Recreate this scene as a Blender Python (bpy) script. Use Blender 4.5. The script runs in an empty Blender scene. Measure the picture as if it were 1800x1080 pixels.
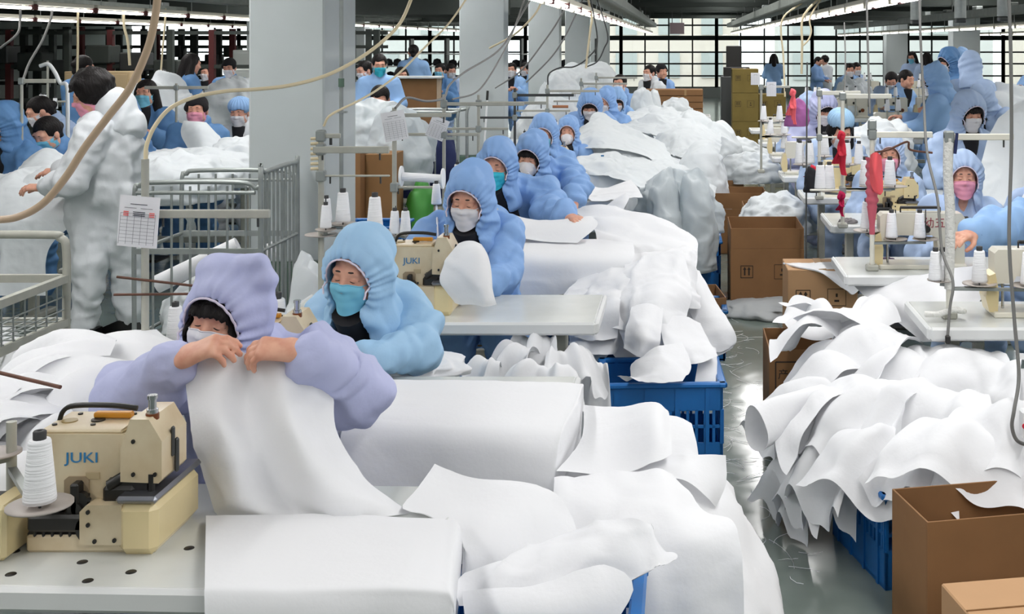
import bpy, bmesh, math, random
import numpy as np
from mathutils import Vector, Matrix

SC = bpy.context.scene
COL = SC.collection
PI = math.pi
F, H, VX, VY = 2140.0, 1.88, 1200.0, 76.0        # focal length in pixels, eye height, vanishing point


def S(r, g, b):
    def c(u):
        u /= 255.0
        return u / 12.92 if u <= .04045 else ((u + .055) / 1.055) ** 2.4
    return (c(r), c(g), c(b), 1.0)


# ------------------------------------------------------------------ camera, world, lights, exposure
cam_d = bpy.data.cameras.new('camera')
cam = bpy.data.objects.new('camera', cam_d)
COL.objects.link(cam)
cam.location = (0, 0, H)
cam.rotation_euler = (PI / 2, 0, 0)
cam_d.sensor_width = 36.0
cam_d.lens = F / 1800.0 * 36.0
cam_d.shift_x = -(VX - 900.0) / 1800.0
cam_d.shift_y = -(540.0 - VY) / 1800.0
cam_d.clip_start = .05
cam_d.clip_end = 300
SC.camera = cam

world = bpy.data.worlds.new('daylight')
SC.world = world
world.use_nodes = True
world.node_tree.nodes['Background'].inputs[0].default_value = (.96, .98, 1.0, 1)
world.node_tree.nodes['Background'].inputs[1].default_value = 2.6

SC.cycles.max_bounces = 5
SC.cycles.use_light_tree = False
SC.cycles.diffuse_bounces = 3
SC.cycles.glossy_bounces = 2
SC.cycles.transmission_bounces = 3
SC.cycles.transparent_max_bounces = 6
SC.cycles.caustics_reflective = False
SC.cycles.caustics_refractive = False

SC.view_settings.view_transform = 'Standard'
SC.view_settings.look = 'None'
SC.view_settings.exposure = 0.0
SC.view_settings.gamma = 1.0
SC.view_settings.use_curve_mapping = False

TUBE_GLOW = 4.0      # emission strength of the hanging tubes
CEIL_POWER = 17.0     # watts per metre of the added ceiling fill rows; aisle lamps scale from it


def strip_light(name, x, y0, y1, z, width, wpm, color=(1, .985, .97)):
    """A long straight strip of light, for lamp rows and added fill."""
    d = bpy.data.lights.new(name, 'AREA')
    d.shape = 'RECTANGLE'
    d.size = width
    d.size_y = y1 - y0
    d.energy = wpm * (y1 - y0)
    d.color = color
    o = bpy.data.objects.new(name, d)
    COL.objects.link(o)
    o.location = (x, (y0 + y1) / 2, z)
    return o


# the tube rows of the hall: two over the sewing lines by the aisle, further rows to both sides; at the ceiling the aisle lamps and added, unseen fill rows
ROWS = [(-1.03, 2.195, 8.0, 40.0), (1.62, 2.195, 8.0, 40.0), (-6.6, 2.235, 6.0, 40.0), (-9.3, 2.21, 6.0, 40.0),
        (5.2, 2.13, 10.0, 40.5), (9.0, 2.125, 14.0, 40.5)]
FILL_ROWS = [-7.5, -3.2, 5.2, 10.0]  # unseen rows, added to carry the main light of the hall
for x in FILL_ROWS:
    strip_light('added_fill_light', x, -4.0, 38.0, 3.22, .16, CEIL_POWER)
AISLE_LAMPS = [-3.6 + 1.75 * k for k in range(23)]
for y in AISLE_LAMPS:
    strip_light('aisle_lamp_light', 1.02, y, y + 1.3, 3.22, .16, CEIL_POWER * 1.35)


# ------------------------------------------------------------------ helpers
def P(px, py, Y):
    """The point at depth Y that the photograph shows at pixel (px, py)."""
    return ((px - VX) / F * Y, Y, H - (py - VY) / F * Y)


def depth_at(py, z):
    return (H - z) * F / (py - VY)


def PZ(px, py, z):
    return P(px, py, depth_at(py, z))


def nrm(v):
    v = np.asarray(v, float)
    return v / (np.linalg.norm(v) + 1e-12)


def rotm(ax, a):
    return np.array(Matrix.Rotation(a, 3, ax))


_hull = {}


def chamfer_box():
    if 'b' not in _hull:
        e = .2
        pts = []
        for sx in (-1, 1):
            for sy in (-1, 1):
                for sz in (-1, 1):
                    pts += [(sx, sy * (1 - e), sz * (1 - e)), (sx * (1 - e), sy, sz * (1 - e)), (sx * (1 - e), sy * (1 - e), sz)]
        bm = bmesh.new()
        for p in pts:
            bm.verts.new(p)
        bm.verts.ensure_lookup_table()
        bmesh.ops.convex_hull(bm, input=bm.verts)
        bmesh.ops.dissolve_limit(bm, angle_limit=.01, verts=bm.verts, edges=bm.edges)
        bm.normal_update()
        bm.verts.index_update()
        _hull['b'] = (np.array([v.co[:] for v in bm.verts]), [[v.index for v in f.verts] for f in bm.faces])
        bm.free()
    return _hull['b']


class MB:
    """Collects shapes that become ONE mesh object."""

    def __init__(s):
        s.v, s.f, s.s, s.m, s.n = [], [], [], [], 0
        s.mi = 0

    def add(s, v, f, smooth=False):
        v = np.asarray(v, float).reshape(-1, 3)
        s.v.append(v)
        o = s.n
        s.f += [[i + o for i in q] for q in f]
        s.s += [smooth] * len(f)
        s.m += [s.mi] * len(f)
        s.n += len(v)
        return s

    def box(s, c, d, bev=0.0, R=None):
        c = np.asarray(c, float)
        h = np.asarray(d, float) / 2
        if bev > 0:
            u, f = chamfer_box()
            b = min(bev, h.min() * .9)
            w = np.sign(u) * np.where(np.abs(u) > .99, h, h - b)
        else:
            w = np.array([(x, y, z) for x in (-1, 1) for y in (-1, 1) for z in (-1, 1)]) * h
            f = [(0, 1, 3, 2), (4, 6, 7, 5), (0, 4, 5, 1), (2, 3, 7, 6), (0, 2, 6, 4), (1, 5, 7, 3)]
        if R is not None:
            w = w @ np.asarray(R).T
        return s.add(w + c, f)

    def bar(s, a, b, w, t, up=(0, 0, 1)):
        """A square bar from a to b."""
        a, b = np.asarray(a, float), np.asarray(b, float)
        d = nrm(b - a)
        u = np.cross(d, up)
        if np.linalg.norm(u) < 1e-4:
            u = np.cross(d, (0, 1, 0))
        u = nrm(u)
        k = np.cross(u, d)
        R = np.stack([d, u, k], 1)
        return s.box((a + b) / 2, (np.linalg.norm(b - a), w, t), 0, R)

    def cyl(s, a, b, ra, rb=None, n=12, cap=True, smooth=True):
        a, b = np.asarray(a, float), np.asarray(b, float)
        rb = ra if rb is None else rb
        d = nrm(b - a)
        u = np.cross(d, (0, 0, 1) if abs(d[2]) < .9 else (1, 0, 0))
        u = nrm(u)
        k = np.cross(d, u)
        t = np.arange(n) * 2 * PI / n
        ring = np.cos(t)[:, None] * u + np.sin(t)[:, None] * k
        v = np.concatenate([a + ring * ra, b + ring * rb])
        s.add(v, [(i, (i + 1) % n, n + (i + 1) % n, n + i) for i in range(n)], smooth)
        if cap:
            s.add(a + ring * ra, [list(range(n))[::-1]])
            s.add(b + ring * rb, [list(range(n))])
        return s

    def tube(s, pts, r, n=6, res=0, cap=True, closed=False):
        p = np.asarray(pts, float)
        if res:
            p = catmull(p, res, closed)
        m = len(p)
        r = np.broadcast_to(np.asarray(r, float), (m,)) if np.ndim(r) == 0 or len(r) == m else np.interp(np.linspace(0, 1, m), np.linspace(0, 1, len(r)), r)
        if closed:
            t = np.roll(p, -1, 0) - np.roll(p, 1, 0)
        else:
            t = np.gradient(p, axis=0)
        t /= np.linalg.norm(t, axis=1, keepdims=True) + 1e-12
        u = np.cross(t[0], (0, 0, 1))
        if np.linalg.norm(u) < .2:
            u = np.cross(t[0], (1, 0, 0))
        u = nrm(u)
        a = np.arange(n) * 2 * PI / n
        V = []
        for i in range(m):
            u = nrm(u - t[i] * (u @ t[i]))
            k = np.cross(t[i], u)
            V.append(p[i] + r[i] * (np.cos(a)[:, None] * u + np.sin(a)[:, None] * k))
        V = np.concatenate(V)
        fs = []
        for i in range(m if closed else m - 1):
            i2 = (i + 1) % m
            fs += [(i * n + j, i * n + (j + 1) % n, i2 * n + (j + 1) % n, i2 * n + j) for j in range(n)]
        s.add(V, fs, True)
        if cap and not closed:
            s.add(V[:n], [list(range(n))[::-1]])
            s.add(V[-n:], [list(range(n))])
        return s

    def lathe(s, prof, n=16, loc=(0, 0, 0), R=None, smooth=True):
        t = np.arange(n) * 2 * PI / n
        v = np.array([(r * math.cos(a), r * math.sin(a), z) for r, z in prof for a in t])
        if R is not None:
            v = v @ np.asarray(R).T
        m = len(prof)
        return s.add(v + np.asarray(loc, float), [(i * n + j, i * n + (j + 1) % n, (i + 1) * n + (j + 1) % n, (i + 1) * n + j) for i in range(m - 1) for j in range(n)], smooth)

    def prism(s, poly, lo, hi, axis='y', loc=(0, 0, 0)):
        """An outline in the two other axes, extruded along axis from lo to hi."""
        k = {'x': (1, 2, 0), 'y': (0, 2, 1), 'z': (0, 1, 2)}[axis]
        n = len(poly)
        v = np.zeros((2 * n, 3))
        for i, (a, b) in enumerate(poly):
            for j, w in enumerate((lo, hi)):
                v[i + j * n, k[0]], v[i + j * n, k[1]], v[i + j * n, k[2]] = a, b, w
        f = [(i, (i + 1) % n, n + (i + 1) % n, n + i) for i in range(n)] + [list(range(n))[::-1], list(range(n, 2 * n))]
        return s.add(v + np.asarray(loc, float), f)

    def grid(s, G, smooth=True, closed_u=False):
        G = np.asarray(G)
        nu, nv = G.shape[:2]
        f = []
        for i in range(nu if closed_u else nu - 1):
            i2 = (i + 1) % nu
            f += [(i * nv + j, i * nv + j + 1, i2 * nv + j + 1, i2 * nv + j) for j in range(nv - 1)]
        return s.add(G.reshape(-1, 3), f, smooth)

    def mesh(s, name):
        me = bpy.data.meshes.new(name)
        v = np.concatenate(s.v) if s.v else np.zeros((0, 3))
        me.from_pydata(v.tolist(), [], s.f)
        me.polygons.foreach_set('use_smooth', s.s)
        if any(s.m):
            me.polygons.foreach_set('material_index', s.m)
        me.update()
        return me

    def build(s, name, mat, parent=None):
        return link(name, s.mesh(name), mat, parent)


def fix_normals(me):
    bm = bmesh.new()
    bm.from_mesh(me)
    bmesh.ops.recalc_face_normals(bm, faces=bm.faces)
    bm.to_mesh(me)
    bm.free()


def link(name, me, mat, parent=None):
    o = bpy.data.objects.new(name, me)
    COL.objects.link(o)
    if mat is not None and len(me.materials) == 0:
        for m in (mat if isinstance(mat, (list, tuple)) else [mat]):
            me.materials.append(m)
    elif mat is not None and not isinstance(mat, (list, tuple)) and me.materials[0] is not mat:
        o.material_slots[0].link = 'OBJECT'
        o.material_slots[0].material = mat
    if parent is not None:
        o.parent = parent
    return o


def tag(o, label=None, cat=None, group=None, kind=None):
    for k, v in (('label', label), ('category', cat), ('group', group), ('kind', kind)):
        if v:
            o[k] = v
    return o


def thing(name, label, cat, loc=(0, 0, 0), rz=0, group=None):
    o = bpy.data.objects.new(name, None)
    o.empty_display_size = .1
    COL.objects.link(o)
    o.location = loc
    o.rotation_euler = (0, 0, rz)
    return tag(o, label, cat, group)


KIDS = {}


def kids(o):
    return [c for c in o.children]


def copy_tree(o, loc=None, rz=None, label=None, parent=None):
    """A copy of a thing with copies of its parts and sub-parts (mesh data shared)."""
    c = o.copy()
    COL.objects.link(c)
    c.parent = parent
    if loc is not None:
        c.location = loc
    if rz is not None:
        c.rotation_euler = (0, 0, rz)
    if label:
        c['label'] = label
    for k in kids(o):
        copy_tree(k, parent=c)
    return c


def catmull(p, res, closed=False):
    p = np.asarray(p, float)
    if closed:
        q = np.concatenate([p[-1:], p, p[:2]])
    else:
        q = np.concatenate([[2 * p[0] - p[1]], p, [2 * p[-1] - p[-2]]])
    out = []
    t = np.arange(res)[:, None] / res
    for i in range(len(q) - 3):
        a, b, c, d = q[i:i + 4]
        out.append(.5 * (2 * b + (c - a) * t + (2 * a - 5 * b + 4 * c - d) * t ** 2 + (3 * b - a - 3 * c + d) * t ** 3))
    if not closed:
        out.append(p[-1:])
    return np.concatenate(out)


def catmull_axis0(G, n):
    """Resample G (m, ...) to n rows along axis 0 through a Catmull-Rom curve."""
    m = len(G)
    q = np.concatenate([[2 * G[0] - G[1]], G, [2 * G[-1] - G[-2]]])
    u = np.linspace(0, m - 1, n)
    i = np.minimum(u.astype(int), m - 2)
    t = (u - i).reshape((-1,) + (1,) * (G.ndim - 1))
    a, b, c, d = q[i], q[i + 1], q[i + 2], q[i + 3]
    return .5 * (2 * b + (c - a) * t + (2 * a - 5 * b + 4 * c - d) * t ** 2 + (3 * b - a - 3 * c + d) * t ** 3)


def vnoise(p, sc, seed=0):
    """Smooth value noise in [-1, 1] of points p at sc cells per metre."""
    q = np.asarray(p, np.float64) * sc + 37.13 * (seed + 1)
    i = np.floor(q).astype(np.int64)
    f = q - i
    f = f * f * (3 - 2 * f)

    def hsh(a, b, c):
        n = (a * 73856093) ^ (b * 19349663) ^ (c * 83492791) ^ (seed * 2654435)
        n = (n ^ (n >> 13)) * 1274126177
        n = n & 0x7fffffff
        n = (n ^ (n >> 16)) & 0xffff
        return n / 32767.5 - 1.0
    r = 0
    for dx in (0, 1):
        wx = f[..., 0] if dx else 1 - f[..., 0]
        for dy in (0, 1):
            wy = f[..., 1] if dy else 1 - f[..., 1]
            for dz in (0, 1):
                wz = f[..., 2] if dz else 1 - f[..., 2]
                r = r + hsh(i[..., 0] + dx, i[..., 1] + dy, i[..., 2] + dz) * wx * wy * wz
    return r


def ridged(p, sc, seed=0):
    return 1 - 2 * np.abs(vnoise(p, sc, seed))


def folded(p, f, seed=0, n=5):
    """Straight sharp creases like those of crisp nonwoven cloth."""
    rs = np.random.RandomState(seed + 77)
    p = p + .05 * np.stack([vnoise(p, 4, seed + k) for k in (41, 42, 43)], -1)
    r = 0
    for k in range(n):
        d = nrm(rs.normal(size=3))
        u = (p @ d) * f * rs.uniform(.6, 1.5) + rs.uniform(0, 9)
        t = np.abs(2 * (u - np.floor(u + .5)))
        r = r + np.clip(vnoise(p, 3.2, seed + 50 + k) * 1.6 + .25, 0, 1) * (t - .5)
    return r


def grid_normals(G):
    du = np.gradient(G, axis=0)
    dv = np.gradient(G, axis=1)
    n = np.cross(du, dv)
    return n / (np.linalg.norm(n, axis=2, keepdims=True) + 1e-12)


# ------------------------------------------------------------------ materials
MATS = {}


def mat(name, col, rough=.6, metal=0.0, spec=.5, var=0.0, vscale=8.0, bump=0.0, bscale=60.0, stretch=None, translucent=0.0, emit=0.0, coat=0.0, col2=None, alpha=1.0, crease=0.0, cscale=7.0):
    if name in MATS:
        return MATS[name]
    m = bpy.data.materials.new(name)
    m.use_nodes = True
    nt = m.node_tree
    b = nt.nodes['Principled BSDF']
    b.inputs['Base Color'].default_value = col
    b.inputs['Roughness'].default_value = rough
    b.inputs['Metallic'].default_value = metal
    b.inputs['Specular IOR Level'].default_value = spec
    if coat:
        b.inputs['Coat Weight'].default_value = coat
        b.inputs['Coat Roughness'].default_value = .15
    if alpha < 1:
        b.inputs['Alpha'].default_value = alpha
    tc = None
    if var or bump or crease:
        tc = nt.nodes.new('ShaderNodeTexCoord')
        mp = nt.nodes.new('ShaderNodeMapping')
        nt.links.new(tc.outputs['Object'], mp.inputs['Vector'])
        if stretch:
            mp.inputs['Scale'].default_value = stretch
    if var:
        n = nt.nodes.new('ShaderNodeTexNoise')
        n.inputs['Scale'].default_value = vscale
        n.inputs['Detail'].default_value = 5
        nt.links.new(mp.outputs[0], n.inputs['Vector'])
        r = nt.nodes.new('ShaderNodeValToRGB')
        c2 = col2 or tuple(c * (1 - var) for c in col[:3]) + (1,)
        r.color_ramp.elements[0].color = c2
        r.color_ramp.elements[1].color = col
        r.color_ramp.elements[0].position = .3
        r.color_ramp.elements[1].position = .62
        nt.links.new(n.outputs['Fac'], r.inputs['Fac'])
        nt.links.new(r.outputs['Color'], b.inputs['Base Color'])
    if bump:
        n2 = nt.nodes.new('ShaderNodeTexNoise')
        n2.inputs['Scale'].default_value = bscale
        n2.inputs['Detail'].default_value = 3
        nt.links.new(mp.outputs[0], n2.inputs['Vector'])
        bp = nt.nodes.new('ShaderNodeBump')
        bp.inputs['Strength'].default_value = bump
        bp.inputs['Distance'].default_value = .02
        nt.links.new(n2.outputs['Fac'], bp.inputs['Height'])
        nt.links.new(bp.outputs['Normal'], b.inputs['Normal'])
    if crease:
        n3 = nt.nodes.new('ShaderNodeTexNoise')
        n3.noise_type = 'RIDGED_MULTIFRACTAL'
        n3.inputs['Scale'].default_value = cscale
        n3.inputs['Detail'].default_value = 2.5
        n3.inputs['Distortion'].default_value = .6
        nt.links.new(mp.outputs[0], n3.inputs['Vector'])
        bp3 = nt.nodes.new('ShaderNodeBump')
        bp3.inputs['Strength'].default_value = crease
        bp3.inputs['Distance'].default_value = .03
        nt.links.new(n3.outputs['Fac'], bp3.inputs['Height'])
        if bump:
            nt.links.new(bp.outputs['Normal'], bp3.inputs['Normal'])
        nt.links.new(bp3.outputs['Normal'], b.inputs['Normal'])
    if translucent:
        t = nt.nodes.new('ShaderNodeBsdfTranslucent')
        t.inputs['Color'].default_value = col
        mx = nt.nodes.new('ShaderNodeMixShader')
        mx.inputs[0].default_value = translucent
        out = nt.nodes['Material Output']
        nt.links.new(b.outputs[0], mx.inputs[1])
        nt.links.new(t.outputs[0], mx.inputs[2])
        nt.links.new(mx.outputs[0], out.inputs['Surface'])
    if emit:
        b.inputs['Emission Color'].default_value = col
        b.inputs['Emission Strength'].default_value = emit
        try:
            m.cycles.emission_sampling = 'NONE'
        except Exception:
            pass
    MATS[name] = m
    return m


CLOTH = mat('white_nonwoven', S(238, 239, 242), .75, spec=.2, bump=.05, bscale=60, translucent=.10, crease=.16, cscale=4)
CLOTH2 = mat('grey_white_nonwoven', S(224, 229, 232), .75, spec=.2, bump=.06, bscale=40, translucent=.12, crease=.5, cscale=8)
PLASTIC = mat('thin_plastic', S(214, 222, 226), .35, spec=.5, bump=.1, bscale=30, translucent=.35, crease=.7, cscale=9)
PAPER = mat('paper', S(232, 232, 236), .8)
INK = mat('ink', S(70, 72, 84), .8)
REDINK = mat('red_ink', S(228, 88, 84), .8)
SKIN = mat('skin', S(222, 170, 146), .5, spec=.35, var=.10, vscale=30, col2=S(208, 148, 126))
DARK = mat('lash_dark', S(44, 34, 32), .7)
HAIR = mat('black_hair', S(22, 18, 18), .55, spec=.22, bump=.5, bscale=90, stretch=(1, 1, .12))
BLACK = mat('black_cloth', S(22, 22, 28), .85)
NAVY = mat('navy_cloth', S(38, 48, 92), .85)
STEEL = mat('grey_painted_steel', S(176, 176, 166), .42, spec=.5, var=.14, vscale=14)
GALV = mat('galvanised', S(158, 164, 162), .38, metal=.35, var=.2, vscale=10)
DKSTEEL = mat('dark_steel', S(70, 72, 72), .45, metal=.4)
RUST = mat('rusty_rod', S(104, 70, 56), .6, metal=.3, var=.3, vscale=25)
CREAM = mat('cream_enamel', S(214, 200, 170), .32, spec=.5, var=.08, vscale=10, col2=S(196, 176, 142), coat=.3)
CREAM2 = mat('yellow_cream_enamel', S(226, 208, 160), .32, spec=.5, var=.06, vscale=8, coat=.3)
CHROME = mat('chrome', S(190, 192, 196), .2, metal=1.0)
PLATE = mat('brushed_plate', S(140, 142, 150), .28, metal=.9)
MBLACK = mat('machine_black', S(26, 24, 22), .45, spec=.5)
BRONZE = mat('copper_screw', S(128, 74, 44), .4, metal=.6)
LOGO = mat('logo_blue', S(44, 120, 172), .5)
TABLE = mat('table_laminate', S(214, 217, 214), .22, spec=.5, var=.10, vscale=5)
TABLE_EDGE = mat('table_edge', S(222, 224, 224), .4, var=.06, vscale=6)
THREAD = mat('white_thread', S(244, 245, 248), .8, bump=.35, bscale=220, stretch=(.05, .05, 1))
CONECORE = mat('cone_core', S(52, 52, 54), .6)
DISC = mat('thread_disc', S(170, 162, 156), .5)
BOARD = mat('cardboard', S(142, 103, 66), .85, var=.12, vscale=6)
BOARD2 = mat('cardboard_inside', S(138, 102, 64), .9, var=.08, vscale=6)
TANBOARD = mat('tan_cardboard', S(186, 146, 106), .8, var=.06, vscale=5)
OLIVE = mat('olive_cardboard', S(128, 110, 56), .85, var=.12, vscale=5)
TAPE = mat('grey_tape', S(120, 116, 108), .4)
CRATE = mat('blue_crate', S(28, 110, 184), .38, spec=.5, var=.08, vscale=8)
CRATED = mat('deep_blue_crate', S(14, 90, 150), .4, spec=.5)
TEAL = mat('teal_crate', S(20, 100, 128), .45)
HOSE = mat('beige_hose', S(188, 164, 138), .5)
CORD = mat('cream_cord', S(212, 198, 164), .5)
GREYCORD = mat('grey_cord', S(118, 118, 116), .5)
RED = mat('red_ribbon', S(206, 36, 62), .7)
PINKC = mat('coral_cloth', S(240, 92, 98), .75)
DUSTY = mat('dusty_pink_cloth', S(196, 92, 108), .75)
PURPLE = mat('purple_cloth', S(158, 92, 152), .75)
WOOD = mat('stool_wood', S(160, 118, 78), .6, var=.2, vscale=8, stretch=(1, 8, 8))
GREENP = mat('green_bag', S(70, 150, 62), .5)
# ------------------------------------------------------------------ the hall
def structure(o, label, cat):
    return tag(o, label, cat, None, 'structure')


def floor_material():
    m = bpy.data.materials.new('epoxy_floor')
    m.use_nodes = True
    nt = m.node_tree
    b = nt.nodes['Principled BSDF']
    tc = nt.nodes.new('ShaderNodeTexCoord')
    n = nt.nodes.new('ShaderNodeTexNoise')
    n.inputs['Scale'].default_value = 1.3
    n.inputs['Detail'].default_value = 8
    r = nt.nodes.new('ShaderNodeValToRGB')
    r.color_ramp.elements[0].color = S(96, 108, 102)
    r.color_ramp.elements[1].color = S(126, 136, 130)
    r.color_ramp.elements[0].position = .3
    r.color_ramp.elements[1].position = .7
    nt.links.new(tc.outputs['Object'], n.inputs['Vector'])
    nt.links.new(n.outputs['Fac'], r.inputs['Fac'])
    nt.links.new(r.outputs['Color'], b.inputs['Base Color'])
    n2 = nt.nodes.new('ShaderNodeTexNoise')
    n2.inputs['Scale'].default_value = 7
    n2.inputs['Detail'].default_value = 6
    nt.links.new(tc.outputs['Object'], n2.inputs['Vector'])
    mr = nt.nodes.new('ShaderNodeMapRange')
    mr.inputs['To Min'].default_value = .06
    mr.inputs['To Max'].default_value = .24
    nt.links.new(n2.outputs['Fac'], mr.inputs['Value'])
    nt.links.new(mr.outputs[0], b.inputs['Roughness'])
    n3 = nt.nodes.new('ShaderNodeTexNoise')
    n3.inputs['Scale'].default_value = 3.0
    nt.links.new(tc.outputs['Object'], n3.inputs['Vector'])
    bp = nt.nodes.new('ShaderNodeBump')
    bp.inputs['Strength'].default_value = .12
    bp.inputs['Distance'].default_value = .03
    nt.links.new(n3.outputs['Fac'], bp.inputs['Height'])
    nt.links.new(bp.outputs['Normal'], b.inputs['Normal'])
    b.inputs['Specular IOR Level'].default_value = .6
    return m


X0, X1, Y0, Y1, ZC = -19.0, 22.0, -5.0, 42.0, 3.45
WALL = mat('wall_paint', S(168, 174, 170), .8)
CEILM = mat('ceiling_paint', S(104, 110, 106), .9)
COLM = mat('column_paint', S(196, 203, 204), .75, var=.05, vscale=3)
DADO = mat('green_dado', S(86, 112, 96), .6)
BEAMM = mat('dark_beam', S(58, 64, 60), .7, var=.25, vscale=2)
TRAYM = mat('cable_tray', S(120, 126, 120), .5, metal=.2, var=.3, vscale=6)
MULL = mat('window_bar', S(44, 48, 46), .6)
REDPOST = mat('dark_red_post', S(86, 34, 34), .6)
TUBEM = mat('lit_tube', (1, .985, .975, 1), .5, emit=TUBE_GLOW)
LAMPH = mat('lamp_housing', S(196, 192, 176), .5)

structure(MB().box(((X0 + X1) / 2, (Y0 + Y1) / 2, -.05), (X1 - X0, Y1 - Y0, .1)).build('floor', floor_material()), 'glossy grey-green epoxy floor of the sewing hall', 'floor')
structure(MB().box(((X0 + X1) / 2, (Y0 + Y1) / 2, ZC + .1), (X1 - X0, Y1 - Y0, .2)).build('ceiling', CEILM), 'grey ceiling of the sewing hall above the beams', 'ceiling')
structure(MB().box((X0 - .1, (Y0 + Y1) / 2, ZC / 2), (.2, Y1 - Y0, ZC)).build('wall_left', WALL), 'plain pale wall along the far side of the hall', 'wall')
structure(MB().box((X1 + .1, (Y0 + Y1) / 2, ZC / 2), (.2, Y1 - Y0, ZC)).build('wall_right', WALL), 'plain pale wall closing the other side', 'wall')
structure(MB().box(((X0 + X1) / 2, Y0 - .1, ZC / 2), (X1 - X0 + .4, .2, ZC)).build('wall_near', WALL), 'plain pale wall behind the photographer', 'wall')
structure(MB().box(((X0 + X1) / 2, Y1 + .1, .175), (X1 - X0 + .4, .2, .35)).build('wall_far', WALL), 'low pale sill wall under the far windows', 'wall')

# the window wall at the far end: bays of four panes across
GLASS = bpy.data.materials.new('window_glass')
GLASS.use_nodes = True
nt = GLASS.node_tree
tr = nt.nodes.new('ShaderNodeBsdfTransparent')
tr.inputs[0].default_value = (.93, .96, .95, 1)
gl = nt.nodes.new('ShaderNodeBsdfGlossy')
gl.inputs['Roughness'].default_value = .03
mx = nt.nodes.new('ShaderNodeMixShader')
mx.inputs[0].default_value = .07
nt.links.new(tr.outputs[0], mx.inputs[1])
nt.links.new(gl.outputs[0], mx.inputs[2])
nt.links.new(mx.outputs[0], nt.nodes['Material Output'].inputs['Surface'])
ZR = [.35, .75, 1.17, 1.57, 2.06, 2.5, 2.95, ZC]
pw = .82
pane_meshes = {}
nb = 0
xb = -2.22 - 5 * 4 * pw
while xb < X1 - .5:
    nb += 1
    t = thing('window_%d' % nb, 'dark steel framed window bay in the far wall, number %d from its dark end' % nb, 'window', (xb, Y1 + .05, 0))
    t['kind'] = 'structure'
    for i in range(5):
        w = .10 if i in (0, 4) else .05
        MB().box((i * pw, 0, (ZR[0] + ZC) / 2), (w, .07, ZC - ZR[0])).build('window_post', MULL, t)
    for k, z in enumerate(ZR):
        MB().box((2 * pw, 0, z), (4 * pw, .06, .16 if k == 4 else .055)).build('window_rail', MULL, t)
    for i in range(4):
        for k in range(len(ZR) - 1):
            key = k
            if key not in pane_meshes:
                pane_meshes[key] = MB().box((0, 0, 0), (pw - .05, .012, ZR[k + 1] - ZR[k] - .05)).mesh('pane')
            o = link('pane', pane_meshes[key], GLASS, t)
            o.location = ((i + .5) * pw, 0, (ZR[k] + ZR[k + 1]) / 2)
    xb += 4 * pw + .02

# buildings outside
FACADE = mat('facade_beige', S(240, 232, 220), .9)
FACADE2 = mat('facade_grey', S(226, 230, 226), .9)
OWIN = mat('outside_window', S(196, 206, 204), .5)
for i, (x, w, y, h, m, lab) in enumerate([(-13, 9, 52, 9, FACADE2, 'grey building outside beyond the dark end of the windows'), (-1.5, 8, 54, 10, FACADE, 'beige building outside straight behind the aisle'),
                                     (8.5, 9, 51, 8, FACADE2, 'grey building outside behind the standing workers'), (19, 9, 53, 9, FACADE, 'beige building outside past the last columns')]):
    t = thing('building', lab, 'building', (x, y, -1))
    MB().box((0, 1, h / 2), (w, 2, h)).build('facade', m, t)
    for k in range(4):
        for j in range(int(w / 1.9)):
            MB().box((-w / 2 + 1.1 + j * 1.9, -.03, 1.9 + k * 1.9), (.95, .1, 1.1)).build('outside_window', OWIN, t)
structure(MB().box((1, 60, -1.1), (120, 36, .2)).build('ground_outside', mat('asphalt', S(150, 150, 148), .9)), 'grey ground outside the windows', 'ground')

# columns
for i, (x, y, w, d, lab) in enumerate([(-2.6, 7.29, .455, .70, 'broad grey column beside the wire cage trolley'), (-2.6, 14.16, .53, .3, 'grey column with green foot behind the hooded workers'),
                                       (-2.6, 20.5, .53, .3, 'third grey column along the sewing line'), (-2.6, 26.9, .53, .3, 'fourth grey column along the sewing line'),
                                       (-2.6, 34.3, .53, .3, 'last grey column before the window wall'), (5.95, 26.8, .6, .5, 'grey column behind the standing hooded workers'),
                                       (5.6, 33.5, .6, .5, 'distant grey column behind the far workers'), (-8.6, 24.0, .5, .5, 'white column among the far workers of the other hall side'),
                                       (-8.6, 31.0, .5, .5, 'far white column by the dark racks')]):
    t = thing('column', lab, 'column', (x + w / 2, y + d / 2, 0))
    t['kind'] = 'structure'
    MB().box((0, 0, .57 + (ZC - .57) / 2), (w, d, ZC - .57), .012).build('shaft', COLM, t)
    MB().box((0, 0, .285), (w + .004, d + .004, .57), .012).build('painted_foot', DADO, t)

ORD = ('first second third fourth fifth sixth seventh eighth ninth tenth eleventh twelfth thirteenth fourteenth fifteenth sixteenth seventeenth eighteenth nineteenth twentieth '
       'twenty-first twenty-second twenty-third twenty-fourth twenty-fifth twenty-sixth twenty-seventh twenty-eighth').split()
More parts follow.
